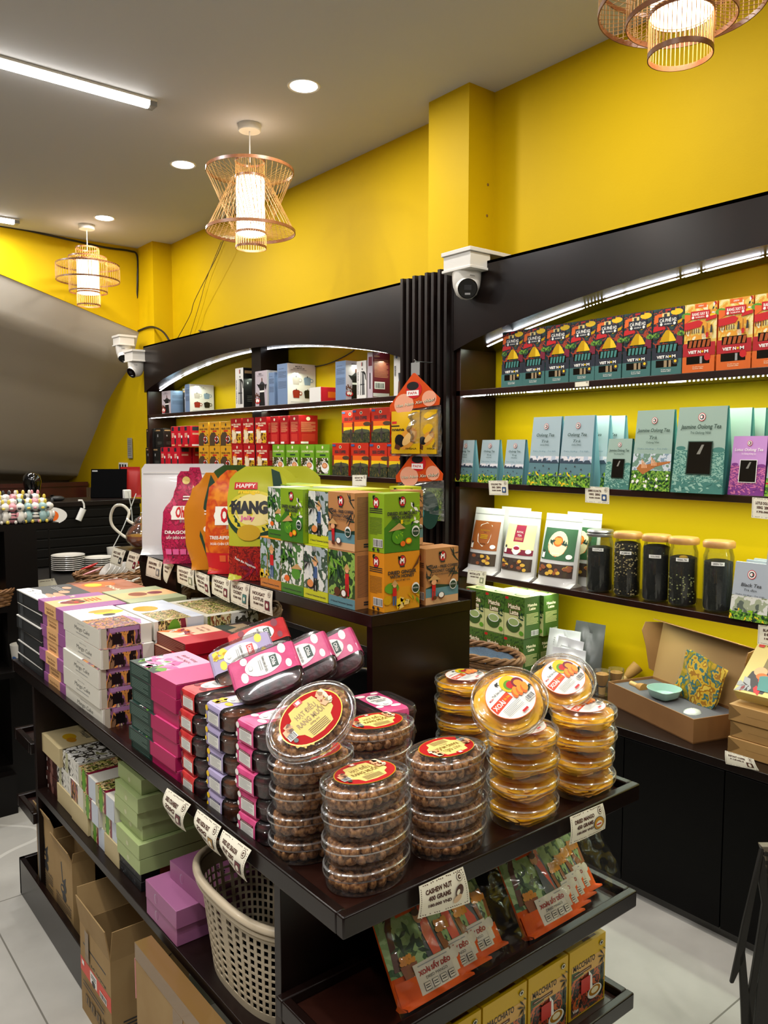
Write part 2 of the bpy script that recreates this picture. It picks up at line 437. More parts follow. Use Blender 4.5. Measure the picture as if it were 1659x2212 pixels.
for lab, x0, x1, y in (('long LED batten tube light glowing on the grey ceiling', .46, 1.665, 3.86), ('end of a far LED batten tube light at the left edge', .5, 1.70, 6.45), ('LED batten tube light outside the picture', -.9, .3, .9)):
    t = thing('tube_light', lab, 'tube light', ((x0 + x1) / 2, y, CEIL), 0, 'LED tube lights')
    L_ = (x1 - x0) / 2
    a = MB(); a.box(-L_, -.035, -.012, L_, .035, 0, SHADEW); a.box(L_ - .035, -.032, -.035, L_, .032, -.012, mat('grey_end_cap', '#8f9090', .5)); a.box(-L_, -.032, -.035, -L_ + .035, .032, -.012, mat('grey_end_cap')); a.obj('housing', t, bevel=.002)
    a = MB(); n = 12
    a.grid(lambda u, v: (-L_ + .035 + (2 * L_ - .07) * u, -.03 * math.cos(PI * v), -.012 - .028 * math.sin(PI * v)), 1, n, LIT); a.obj('diffuser', t)
    lamp('tube_lamp', 'AREA', (0, 0, -.045), TUBE_W, color=(.97, .98, 1), parent=t, shape='RECTANGLE', size=2 * L_ - .07, size_y=.05)

# ---------------------------------------------------------------- bamboo lanterns
CANE = mat('bamboo_cane', '#c79a58', .5, noise_='#a87c3f', scale=40)
CANED = mat('bamboo_hoop', '#8a5a34', .35, noise_='#74462a', scale=30)
SHADE = mat('glowing_fabric_shade', '#fff4e4', .8, emit='#ffe6cc', es=2.4)
def hoop(mb, r, z, h=.012, t=.003, m=CANED): mb.loft([(r - t, z - h / 2), (r, z - h / 2), (r, z + h / 2), (r - t, z + h / 2), (r - t, z - h / 2)], m, 48)
def ribs(mb, r0, z0, r1, z1, n, rad=.0014, tw=0.0, m=CANE):
    for i in range(n):
        a = 2 * PI * i / n; b = a + tw
        mb.tube([(r0 * math.cos(a), r0 * math.sin(a), z0), (r1 * math.cos(b), r1 * math.sin(b), z1)], rad, m, 4)
def lantern(name, label, loc, drop, parts, shade, z_top):
    t = thing(name, label, 'pendant lamp', loc, 0, 'bamboo lantern pendants')
    a = MB(); a.loft([(.0001, 0), (.06, 0), (.06, -.028), (.055, -.034), (.0001, -.034)], SHADEW, 28); a.obj('canopy', t)
    a = MB(); a.tube([(0, 0, -.034), (0, 0, z_top)], .0035, SHADEW, 8); a.obj('cord', t)
    for nm, fn in parts:
        a = MB(); fn(a); a.obj(nm, t)
    r, za, zb = shade
    a = MB(); a.loft([(r, za), (r, zb)], SHADE, 32); a.obj('fabric_shade', t)
    a = MB(); a.loft([(.006, za), (.012, za - .03), (.02, za - .05)], SHADEW, 12); a.ball((0, 0, (za + zb) / 2), (.03, .03, .05), LIT, 12, 8); a.obj('bulb', t)
    lamp('lantern_lamp', 'POINT', (0, 0, zb - .02), PEND_W, color=(1, .88, .72), parent=t, shadow_soft_size=.06)
    return t
# hour-glass lantern
def f1(a): hoop(a, .078, -.185); ribs(a, .076, -.185, .076, -.27, 40); hoop(a, .08, -.27)
def f2(a): hoop(a, .23, -.235, .016, .004)
def f2b(a): hoop(a, .235, -.545, .016, .004)
def f3(a): ribs(a, .228, -.24, .085, -.29, 48, .0011)
def f3b(a): ribs(a, .228, -.54, .085, -.56, 48, .0011)
def f4(a): ribs(a, .228, -.24, .10, -.53, 44, .0015, .35); ribs(a, .10, -.28, .228, -.54, 44, .0015, .35)
def f5(a): hoop(a, .082, -.555); ribs(a, .08, -.555, .08, -.625, 36); hoop(a, .082, -.628, .012)
lantern('bamboo_lantern', 'large hourglass bamboo pendant lantern hanging in the middle', (2.166, 3.818, CEIL), .6, [('top_collar', f1), ('upper_hoop', f2), ('lower_hoop', f2b), ('upper_spokes', f3), ('lower_spokes', f3b), ('woven_ribs', f4), ('bottom_collar', f5)], (.075, -.27, -.555), -.19)
# tiered lantern, far
def g1(a): hoop(a, .085, -.175); ribs(a, .085, -.175, .085, -.255, 30); hoop(a, .085, -.255)
def g2(a): hoop(a, .14, -.245); ribs(a, .14, -.245, .14, -.50, 44); hoop(a, .14, -.50); ribs(a, .14, -.245, .085, -.245, 24, .001)
def g3(a): hoop(a, .232, -.30); ribs(a, .232, -.30, .232, -.415, 60); hoop(a, .232, -.415); ribs(a, .232, -.415, .14, -.415, 40, .001); ribs(a, .232, -.30, .14, -.30, 40, .001)
def g4(a): hoop(a, .085, -.505); ribs(a, .085, -.505, .085, -.60, 32); hoop(a, .085, -.60)
lantern('bamboo_lantern', 'small far tiered bamboo pendant lantern near the stair', (2.14, 6.27, CEIL), .6, [('top_collar', g1), ('middle_tier', g2), ('wide_tier', g3), ('bottom_collar', g4)], (.08, -.26, -.51), -.19)
c3 = O + ray(1471, 60) * 2.12
t3 = lantern('bamboo_lantern', 'nearest wide bamboo pendant lantern cut off by the top edge', (c3.x, c3.y, CEIL), .6, [], (.078, .0, -.2), -.19)
z3 = c3.z - CEIL
for ch in list(t3.children): bpy.data.objects.remove(ch)
a = MB(); a.loft([(.0001, 0), (.06, 0), (.06, -.02), (.0001, -.024)], SHADEW, 28); a.obj('canopy', t3)
def q(n, f):
    a = MB(); f(a); a.obj(n, t3)
q('bottom_collar', lambda a: (hoop(a, .084, z3 + .035), ribs(a, .082, z3 + .035, .082, z3 - .065, 44), hoop(a, .084, z3 - .068, .014)))
q('middle_tier', lambda a: (hoop(a, .142, z3 + .02, .014), ribs(a, .14, z3 + .02, .14, z3 + .16, 50), ribs(a, .14, z3 + .02, .084, z3 + .035, 40, .0011), hoop(a, .142, z3 + .16)))
q('wide_tier', lambda a: (hoop(a, .215, z3 + .055, .014), ribs(a, .213, z3 + .055, .213, z3 + .14, 64), ribs(a, .213, z3 + .055, .142, z3 + .045, 50, .0011), hoop(a, .215, z3 + .14), ribs(a, .213, z3 + .14, .142, z3 + .15, 50, .0011)))
q('fabric_shade', lambda a: a.loft([(.079, z3 + .035), (.079, z3 + .26)], SHADE, 32))
q('bulb', lambda a: a.ball((0, 0, z3 + .12), (.03, .03, .05), LIT, 12, 8))
q('cord', lambda a: a.tube([(0, 0, z3 + .15), (0, 0, -.02)], .0035, SHADEW, 8))
lamp('lantern_lamp', 'POINT', (0, 0, z3 + .05), PEND_W, color=(1, .88, .72), parent=t3, shadow_soft_size=.06)
# ---------------------------------------------------------------- wall cabinets
GLOSSW = mat('dark_lacquered_wood', '#0f0706', .26, spec=.35, noise_='#170b08', scale=5, bump=.04)
INNER = mat('reddish_shelf_wood', '#2b120b', .3, noise_='#1d0c08', scale=9)
XF, XB = 2.64, 2.885     # shelf front, wall
XC = 2.40                # counter front
LED = mat('led_strip', '#ffffff', .5, emit='#f6f8ff', es=22)
def arch_board(y0, y1, ztop, zlow, zmid, mats, n=24):
    """crown board with an arched lower edge between y0 and y1"""
    mb = MB()
    low = lambda t: zlow + (zmid - zlow) * math.sin(PI * t) ** .8
    for x, sg in ((XF - .02, 1), (XF, -1)):
        mb.grid(lambda u, v: (x, y0 + (y1 - y0) * u, low(u) + (ztop - low(u)) * v), n, 1, mats)
    mb.grid(lambda u, v: (XF - .02 + .24 * v, y0 + (y1 - y0) * u, low(u)), n, 1, mats)
    mb.grid(lambda u, v: (XF + .05, y0 + (y1 - y0) * u, low(u) + .0 + .02 * v), n, 1, mats)
    mb.box(XF - .02, y0, ztop - .012, XB - .005, y1, ztop, mats)
    return mb, low
SH = {'top': 1.862, 'mid': 1.436, 'jar': 1.012, 'base': .60}   # upper faces of the shelves
def shelf(name_parent, z, y0, y1, t=.026):
    a = MB(); a.box(XF, y0, z - t, XB - .006, y1, z, INNER); return a.obj('shelf', name_parent, bevel=.002)
def ledstrip(parent, pts, lit, dots):
    """pts polyline; lit = stretches glowing bright, dots elsewhere"""
    a = MB(); n = len(pts) - 1
    P = [Vector(p) for p in pts]
    L = [0]
    for i in range(n): L.append(L[-1] + (P[i + 1] - P[i]).length)
    def at(s):
        for i in range(n):
            if s <= L[i + 1] or i == n - 1:
                return P[i].lerp(P[i + 1], (s - L[i]) / (L[i + 1] - L[i]))
    tot = L[-1]; s = 0
    while s < tot:
        on = any(p <= s / tot <= q_ for p, q_ in lit); c = at(s); d = (at(min(s + .01, tot)) - c)
        if d.length < 1e-6: break
        d.normalize(); w = .005 if on else .0011; hl = .0085 if on else .0028
        up = Vector((1, 0, 0)); nrm = d.cross(up)
        a.obox(c, d * hl, up * w, nrm * .0012, LED)
        s += .0165
    return a.obj('led_strip', parent)

def cabinet(label, y0, y1, crown, arch):
    t = thing('wall_shelf_unit', label, 'shelf unit', (0, 0, 0))
    mb, low = arch_board(y0, y1, crown, arch[0], arch[1], GLOSSW); mb.obj('crown_board', t)
    for z in (SH['top'], SH['mid'], SH['jar']): shelf(t, z, y0, y1)
    for y, s in ((y0, 1), (y1, -1)):
        a = MB(); a.box(XF, y, SH['base'], XB - .006, y + s * .028, crown - .02, INNER); a.obj('side_panel', t, bevel=.002)
    return t, low
CROWN = 2.42
YS = 2.742
cabR, lowR = cabinet('dark wood wall shelf unit on the right holding tea and jars', -.62, YS, CROWN, (2.045, 2.255))
cabL, lowL = cabinet('dark wood wall shelf unit on the left holding coffee boxes', 3.11, 6.41, CROWN, (2.045, 2.24))
a = MB(); a.box(XF + .03, 4.6, SH['base'], XB - .006, 4.72, CROWN - .05, WOOD); a.obj('divider', cabL)
# led strips: under the arch and under the top shelves
arcR = [(XF + .10, YS - .03 - (YS + .6) * i / 40, lowR(1 - i / 40 * .99) - .004) for i in range(1, 40)]
ledstrip(cabR, arcR, [(0, .17), (.205, .23), (.235, .30), (.31, .325), (.335, .40), (.44, 1)], 0)
arcL = [(XF + .08, 6.38 - 3.25 * i / 50, lowL(1 - (i / 50)) - .004) for i in range(1, 50)]
ledstrip(cabL, arcL, [(0, .13), (.15, .22), (.27, .29)], 0)
for cab, ya, yb in ((cabR, -.5, YS - .04), (cabL, 3.15, 6.36)):
    for z in (SH['top'],):
        ledstrip(cab, [(XF + .02, yb, z - .0285), (XF + .02, ya, z - .0285)], [(0.0, .04), (.12, .14), (.33, .35), (.6, .62)] if z > 1.6 else [(.02, .025)], 0)
def striplamp(y0, y1, z, e, x=XF + .06):
    lamp('shelf_strip_fill_lamp', 'AREA', (x, (y0 + y1) / 2, z), e, color=(.88, 1, .78), parent=None, rot=(0, 0, PI / 2), shape='RECTANGLE', size=abs(y1 - y0), size_y=.03)
striplamp(-.4, 2.65, 2.06, STRIP_W * 1.0, XF + .09); striplamp(3.2, 6.3, 2.06, STRIP_W * .9, XF + .09)
striplamp(-.4, 2.65, SH['top'] - .034, STRIP_W * 1.6); striplamp(3.2, 6.3, SH['top'] - .034, STRIP_W * .8)
striplamp(-.4, 2.65, SH['mid'] - .034, STRIP_W * 1.6); striplamp(3.2, 6.3, SH['mid'] - .034, STRIP_W * .8)  # unseen fill lamps added below the middle shelf, where no LED strip runs
striplamp(-.4, 2.65, SH['jar'] - .034, STRIP_W * 1.3)  # added fill lamp below the jar shelf, which has no strip
# base cabinets with counter
for lab, y0, y1, tagn in (('long black base cabinet below the tea shelves', -.62, YS, 0), ('long black base cabinet below the coffee shelves', 3.11, 6.41, 1)):
    t = thing('base_cabinet', lab, 'cabinet', (0, 0, 0))
    BK = mat('black_laminate', '#050404', .45, spec=.12)
    a = MB(); a.box(XC + .02, y0, .035, XB - .006, y1, SH['base'] - .03, BK); a.obj('carcass', t)
    a = MB(); a.box(XC, y0, SH['base'] - .03, XB - .006, y1, SH['base'], GLOSSW); a.obj('worktop', t, bevel=.002)
    a = MB(); a.box(XC + .03, y0, 0, XB - .05, y1, .035, mat('grey_plinth', '#55534f', .5)); a.obj('plinth', t)
    n = int((y1 - y0) / .42) + 1
    for i in range(n):
        w = (y1 - y0) / n; a = MB(); a.box(XC + .002, y0 + w * i + .002, .04, XC + .02, y0 + w * (i + 1) - .002, SH['base'] - .034, BK); a.obj('door', t, bevel=.001)
# fluted column between the two units
t = thing('fluted_column', 'black fluted wood column between the two shelf units', 'column', (0, 0, 0))
a = MB(); a.box(2.62, YS + .003, 0, 2.71, 3.107, CROWN, WOOD); a.obj('core', t)
for i in range(8):
    y = YS + .02 + .0455 * i
    a = MB(); a.prism([(2.62, y, 0), (2.60, y + .006, 0), (2.60, y + .024, 0), (2.62, y + .030, 0)], (0, 0, CROWN + (.01 if i % 2 else .004)), WOOD); a.obj('flute', t)
# dust-light strip of board on top of left unit
# ---------------------------------------------------------------- security cameras
CAMW = mat('camera_white_plastic', '#d9d6d0', .35); CAMB = mat('camera_black_glass', '#08080a', .12)
def cctv(label, corner, w, d, h, aim, mount_x):
    """corner = near lower corner of the junction box"""
    t = thing('security_camera', label, 'security camera', corner, 0, 'white dome security cameras')
    a = MB(); a.box(0, 0, 0, w, d, h, CAMW); a.box(-.008, -.008, h, w + mount_x, d + .008, h + .018, CAMW); a.box(-.006, -.006, -.008, w, d + .006, .004, CAMW); a.obj('junction_box', t, bevel=.002)
    c = Vector((w / 2, d / 2, -.068)); r = .062
    a = MB(); a.loft([(.066, -.008), (.064, -.04), (.060, -.07), (.046, -.105), (.026, -.122), (.0001, -.128)], CAMW, 32, c=(c.x, c.y, 0)); sh_ = a.obj('dome_shell', t)
    dirv = Vector(aim).normalized(); u = dirv.cross(Vector((0, 0, 1))).normalized(); v = u.cross(dirv)
    a = MB()
    def ring(r_, off, m, r2, off2):
        vs = [c + dirv * off + (u * math.cos(k * PI / 14) + v * math.sin(k * PI / 14)) * r_ for k in range(28)] + [c + dirv * off2 + (u * math.cos(k * PI / 14) + v * math.sin(k * PI / 14)) * r2 for k in range(28)]
        a.add(vs, [(k, (k + 1) % 28, 28 + (k + 1) % 28, 28 + k) for k in range(28)], m)
    ring(.052, .030, CAMW, .044, .062); a.obj('lens_collar', t)
    a = MB(); ring(.044, .060, CAMB, .040, .064)
    a.add([c + dirv * .064 + (u * math.cos(k * PI / 14) + v * math.sin(k * PI / 14)) * .040 for k in range(28)], [tuple(range(28))], CAMB)
    a.obox(c + dirv * .065 - v * .022, u * .012, v * .004, dirv * .001, mat('lens_led', '#9a9a9c', .2)); a.obox(c + dirv * .065 + v * .006, u * .016, v * .011, dirv * .001, mat('lens_window', '#2a2a2e', .1)); lens_ = a.obj('lens', t)
    a = MB(); k = Vector((c.x, -.0, -.03)); P = Panel.flat(a, (c.x - .045, c.y - .0665, -.04), (1, 0, 0), (0, 0, 1), .03, .01); P.txt('HIKVISION', .5, .5, .6, INK, w=1); a.obj('maker_mark', sh_)
    return t
p = at_y(1054, 640, 2.53)
cctv('white dome security camera on the crown above the fluted column', (2.515, 2.53, 2.385), .125, .17, .065, (-.62, -.75, -.35), .13)
pc = at_x(303, 790, 2.6); cctv('white dome security camera at the far end of the left shelf unit', (2.515, 6.38, 2.30), .125, .17, .07, (-.9, -.35, -.55), .13)
pc = at_y(270, 745, 6.6); cctv('white dome security camera under the edge of the stair, behind another camera', (pc.x - .06, 6.56, pc.z), .125, .15, .06, (-.3, -.7, -.9), .02)
# ================================================================ goods on the right wall unit
ORD = ['leftmost', 'second from the left', 'third from the left', 'fourth from the left', 'fifth from the left', 'sixth from the left', 'seventh from the left', 'eighth from the left', 'ninth from the left', 'tenth from the left', 'eleventh from the left']
def YX(px, x, py=900): return at_x(px, py, x).y
def seal(P, cx, cy, r, ink=RED, bg=WHITE):
    P.ell(cx, cy, r, r, ink); P.ell(cx, cy, r * .86, r * .86, bg); P.ell(cx, cy, r * .62, r * .62, INK, 14); P.ell(cx - r * .08, cy, r * .36, r * .36, bg, 12); P.rect(cx, cy - r * .06, cx + r * .42, cy + r * .06, ink)
LEAFART = artmat('tea_leaf_print', ['#163015', '#2c5a1c', '#5c8f2c', '#9cc04c', '#2a4a1c'], 90)
CITYART = artmat('night_town_print', ['#16202e', '#1d2a3c', '#a83c1c', '#1b2534', '#2c4a3c', '#24405c'], 34)
BEIGEART = artmat('straw_field_print', ['#f0e2a0', '#e8c860', '#e8a030', '#f2ecc4'], 26)
TEALC = mat('teal_card', '#3d6f6c', .45); NIGHT = mat('night_blue_card', '#1b2130', .45)
WINDOWM = mat('dark_pack_window', '#17130f', .12, coat=.5)
def h2_front(P):
    P.rect(0, .30, 1, 1, CITYART); P.ell(.78, .93, .2, .09, YEL); P.rect(.3, .955, .72, .99, NIGHT); P.rect(.40, .962, .58, .985, RED)
    P.poly([(.02, .78), (.3, .82), (.3, .93), (.05, .91)], ORANGE); P.rect(.3, .80, .55, .93, mat('pale_yellow_ink', '#ecd890', .4)); P.rect(.36, .86, .46, .92, INK)
    P.poly([(0, .66), (.42, .69), (.34, .78), (.03, .74)], RED); P.poly([(.62, .72), (.95, .77), (.98, .82), (.6, .76)], GOLD)
    P.rect(.18, .735, .82, .875, NIGHT); P.txt('CÀ PHÊ H2', .5, .82, .05, WHITE, w=.56, bold=.03); P.txt('ARABICA', .5, .765, .018, WHITE, w=.26); P.ell(.28, .765, .045, .045, WHITE, 12); P.ell(.72, .765, .045, .045, WHITE, 12)
    P.poly([(.24, .50), (.80, .50), (.68, .61), (.55, .67), (.45, .67), (.34, .6)], GOLD); P.poly([(.56, .50), (.80, .50), (.68, .6), (.57, .66)], YEL)
    P.ell(.12, .60, .14, .11, DGREEN, 14); P.ell(.12, .61, .11, .07, LEAFART, 12); P.ell(.94, .6, .12, .09, LEAFART, 12); P.poly([(.76, .45), (1, .43), (1, .55), (.82, .58)], MAROON)
    P.rect(0, .16, 1, .42, NIGHT); P.rect(.14, .345, .86, .465, WINDOWM)
    for k in range(5): P.poly([(.19 + .13 * k, .35), (.27 + .13 * k, .35), (.31 + .13 * k, .455), (.22 + .13 * k, .455)], TEAL)
    P.txt('VIET N', .37, .275, .042, WHITE, w=.40, bold=.04); P.ell(.62, .275, .035, .035, YEL, 5); P.txt('M', .74, .275, .042, WHITE, w=.12, bold=.04)
    P.rect(0, 0, 1, .235, TEALC); P.rect(.15, .12, .86, .225, WINDOWM); P.rect(.42, .12, .52, .22, mat('stick_pack_tan', '#a08a6a', .4)); P.rect(.58, .12, .66, .22, mat('stick_pack_tan')); P.ell(.80, .20, .10, .10, INK, 18); P.ell(.8, .2, .045, .045, YEL, 10)
    P.txt('Cà phê rang xay', .5, .085, .018, WHITE, w=.34, bold=.005); P.txt('Roasted coffee', .5, .06, .018, WHITE, w=.32, bold=.01)
def r1_front(P):
    P.rect(0, .22, 1, 1, BEIGEART); P.rect(.32, .93, .68, .99, ORANGE); P.txt('ZEN', .5, .962, .02, WHITE, w=.16)
    P.leaves(.85, .8, 1, 1, 9, [DGREEN, RED, WHITE], .06, 3); P.ell(.06, .84, .16, .09, GREEN, 14)
    P.poly([(0, .72), (.25, .79), (.3, .84), (0, .86)], ORANGE); P.poly([(0, .62), (.5, .66), (.58, .72), (.45, .76), (0, .73)], RED)
    for k in range(7): P.rect(.03 + .07 * k, .57, .055 + .07 * k, .64, BROWN)
    P.ell(.87, .80, .12, .06, YEL, 12); P.poly([(.66, .73), (1, .76), (1, .81), (.7, .79)], RED)
    P.rect(.20, .775, .80, .89, RED); P.txt('RANG XAY R1', .5, .845, .042, WHITE, w=.5, bold=.03); P.txt('ROBUSTA', .5, .80, .02, WHITE, w=.28); P.ell(.28, .8, .04, .04, WHITE, 10); P.ell(.72, .8, .04, .04, WHITE, 10)
    for x in (.6, .86): P.ell(x, .66, .03, .03, BROWN, 8); P.poly([(x - .04, .56), (x + .04, .56), (x + .03, .65), (x - .02, .65)], INK); P.rect(x - .03, .51, x - .01, .56, SKIN); P.rect(x + .01, .51, x + .03, .56, SKIN)
    P.rect(.70, .5, .78, .57, RED); P.rect(.73, .55, .745, .70, BROWN)
    P.rect(0, .24, 1, .43, mat('crimson_card', '#b01420', .4)); P.rect(.14, .36, .86, .475, WINDOWM)
    for k in range(5): P.poly([(.17 + .14 * k, .365), (.26 + .14 * k, .365), (.30 + .14 * k, .465), (.21 + .14 * k, .465)], mat('amber_pack', '#a8501c', .35))
    P.txt('VIET N', .37, .30, .042, WHITE, w=.40, bold=.04); P.ell(.62, .30, .035, .035, YEL, 5); P.txt('M', .74, .30, .042, WHITE, w=.12, bold=.04)
    P.rect(0, 0, 1, .235, mat('orange_card', '#d8641c', .4)); P.rect(.13, .125, .85, .235, WINDOWM); P.rect(.55, .13, .62, .23, GREY); P.ell(.78, .215, .10, .10, RED, 18)
    P.txt('Cà phê rang xay', .5, .085, .018, CREAM, w=.34, bold=.005); P.txt('Roasted coffee', .5, .06, .018, CREAM, w=.32, bold=.01)
GRP = 'coffee boxes in the row on the top right shelf'
edges = [1085, 1130, 1178, 1232, 1286, 1344, 1408, 1474]
XFc = 2.668
h2 = None
for i in range(7):
    ya, yb = YX(edges[i], XFc, 800), YX(edges[i + 1], XFc, 800); w = .122
    if h2 is None:
        mb = carton(w, .07, .243, TEALC, h2_front, side=lambda P: (P.lines(.1, .5, .9, .9, 12, WHITE)))
        h2 = mb.obj('coffee_box', loc=(0, 0, 0), bevel=.0012); o = h2
    else: o = dup(h2)
    o.location = (XFc + .035, (ya + yb) / 2, SH['top'])
    tag(o, 'teal night-town ground coffee box on the top right shelf, %s' % ORD[i], 'coffee box', GRP)
redg = [1476, 1549, 1626]
r1 = None
for i in range(3):
    ya = YX(redg[i], XFc, 760)
    if r1 is None:
        mb = carton(.122, .07, .243, mat('orange_card'), r1_front, sidel=lambda P: P.lines(.1, .3, .9, .9, 14, CREAM)); r1 = mb.obj('coffee_box', bevel=.0012); o = r1
    else: o = dup(r1)
    o.location = (XFc + .035, ya - .063, SH['top'])
    tag(o, 'red and cream ground coffee box on the top right shelf, %s' % ['next to the teal ones', 'middle red one', 'cut off by the edge'][i], 'coffee box', GRP)

# ---- gable-topped tea boxes
SKYG = mat('pale_blue_card', '#a4b8bf', .5); MISTG = mat('mist_green_card', '#98b0a4', .5)
def gable(w, d, h, body, sidem, draw, cap=None, hf=.0):
    """box whose front leans back to a pinched top"""
    mb = MB(); t = .006
    f = [(-d / 2, w / 2, 0), (-d / 2, -w / 2, 0), (-t, -w / 2 * .93, h), (-t, w / 2 * .93, h)]
    b = [(d / 2, w / 2, 0), (d / 2, -w / 2, 0), (t, -w / 2 * .93, h), (t, w / 2 * .93, h)]
    mb.poly(f, body); mb.poly(b[::-1], body); mb.poly([f[3], f[2], b[2], b[3]], body); mb.poly([f[0], b[0], b[1], f[1]], sidem)
    for s, (A, B, C, D) in ((1, (f[1], b[1], b[2], f[2])), (-1, (b[0], f[0], f[3], b[3]))):
        m1 = (Vector(A) + Vector(B)) / 2 + Vector((0, .010 * s, 0)); m2 = Vector(((C[0] + D[0]) / 2, C[1] + .016 * s, h * .9))
        mb.add([A, m1, m2, D], [(0, 1, 2, 3)], sidem); mb.add([m1, B, C, m2], [(0, 1, 2, 3)], sidem); mb.add([D, m2, C], [(0, 1, 2)], sidem)
    o = Vector(f[0]); v = Vector(((-t + d / 2), 0, h)); nrm = Vector((-h, 0, (-t + d / 2))).normalized()
    def F(a, bb, k):
        ww = w * (1 - .07 * bb); return Vector((o.x + v.x * bb, ww / 2 - ww * a, h * bb)) + nrm * k
    P = Panel(mb, w, h, F); draw(P); return mb
def sky_lake(P, zlake=.42):
    P.rect(0, .12, 1, zlake, mat('lake_water_print', '#5c8088', .4))
    P.rect(0, zlake - .02, 1, zlake + .07, artmat('cloud_print', ['#b8c4d4', '#e4e0e4', '#8fa4bc'], 30))
    for i, (x, w_, h_) in enumerate(((.05, .10, .07), (.2, .12, .045), (.36, .10, .05), (.52, .09, .075), (.66, .12, .04), (.86, .14, .05))):
        P.poly([(max(x - w_, 0), zlake - .03), (min(x + w_, 1), zlake - .03), (min(x + w_ * .5, 1), zlake - .03 + h_), (max(x - w_ * .4, 0), zlake - .03 + h_ * .9)], mat('karst_print', '#2c3e50', .5))
    for x, y in ((.22, .25), (.5, .28), (.7, .24), (.38, .21)): P.poly([(x - .03, y), (x + .03, y), (x, y + .025)], INK)
    P.rect(0, 0, 1, .14, LEAFART); P.leaves(0, 0, 1, .19, 46, [LGREEN, GREEN, DGREEN, YEL], .055, 5)
def tea_front(title, sub1, sub2, lake=True, ink=DGREEN, small=False):
    def d(P):
        if lake: sky_lake(P, .36 if not small else .38)
        seal(P, .5, .86, .075 if not small else .09)
        P.txt(title, .5, .735, .045, ink, w=.62, bold=.01, shear=.2)
        P.txt(sub1, .5, .645, .04, ink, w=.26, bold=.0, shear=.25); P.txt(sub2, .5, .59, .026, ink, w=.3, bold=.0)
        P.txt('Thơm Hương · Trà Việt', .5, .50, .022, mat('muted_blue_ink', '#5a7d8c', .5), w=.8, bold=-.002, shear=.3)
    return d
def ool_win(title, sub, ink=DGREEN, base='#3f7a70', base2='#8fb8a8'):
    fa = artmat('terrace_print_' + base[1:], [base2, base, base2, base], 55, stretch=(1, 1, 2.2)); bl = mat('terrace_card_' + base[1:], base, .45)
    def d(P):
        P.rect(0, .05, 1, .50, fa); P.ell(.12, .52, .1, .04, bl, 12); P.ell(.88, .50, .12, .05, bl, 12); P.rect(0, 0, 1, .13, bl); P.leaves(0, 0, 1, .22, 60, [mat('terrace_leaf_' + base[1:], base2, .45), bl], .05, 7)
        seal(P, .5, .88, .075); P.txt(title, .5, .77, .05, ink, w=.82, bold=.01, shear=.2); P.txt(sub, .5, .70, .03, ink, w=.42, bold=0, shear=.2)
        P.rect(.27, .215, .77, .60, ink if base != '#3f7a70' else DGREEN); P.rect(.29, .225, .75, .59, WINDOWM); P.poly([(.46, .45), (.53, .45), (.60, .56), (.55, .56)], mat('window_glint', '#8a8880', .2))
    return d
XT = 2.672
BLUES = mat('blue_card_side', '#6a9cab', .45)
m1 = gable(.115, .06, .195, SKYG, BLUES, tea_front('Oolong Tea', 'Trà', 'OOLONG', small=True))
o1 = None
for i, (pa, pb) in enumerate(((978, 1022), (1027, 1078), (1081, 1133))):
    y = (YX(pa, XT - .03, 1000) + YX(pb, XT - .03, 1000)) / 2
    if o1 is None: o1 = m1.obj('tea_box', smooth=0); o = o1
    else: o = dup(o1)
    o.location = (XT, y, SH['mid']); tag(o, 'small pale blue oolong tea box with a bay picture, %s' % ORD[i], 'tea box', 'small oolong tea boxes at the left end')
m2 = gable(.162, .075, .29, SKYG, BLUES, tea_front('Oolong Tea', 'Trà', 'OOLONG'))
o1 = None
for i, (pa, pb, dx) in enumerate(((1140, 1208, 0), (1208, 1277, 0), (1248, 1300, .07), (1280, 1335, .13))):
    y = (YX(pa, XT - .03 + dx, 1000) + YX(pb, XT - .03 + dx, 1000)) / 2
    if o1 is None: o1 = m2.obj('tea_box', smooth=0); o = o1
    else: o = dup(o1)
    o.location = (XT + dx, y, SH['mid']); tag(o, ['large pale blue oolong tea box, left one of the front pair', 'large pale blue oolong tea box, right one of the front pair', 'large pale blue tea box standing behind the front pair', 'rearmost large pale blue tea box against the yellow wall'][i], 'tea box', 'large oolong tea boxes')
def place_tea(mb, pa, pb, z, label, dx=0, grp='jasmine oolong tea boxes', ref=1000):
    y = (YX(pa, XT - .03 + dx, ref) + YX(pb, XT - .03 + dx, ref)) / 2
    return mb.obj('tea_box', smooth=0, loc=(XT + dx, y, z), label=label, cat='tea box', group=grp)
place_tea(gable(.115, .06, .195, MISTG, TEAL, ool_win('Jasmine Oolong Tea', 'Trà Oolong Nhài')), 1303, 1361, SH['mid'], 'small green jasmine oolong tea box with a dark window', 0)
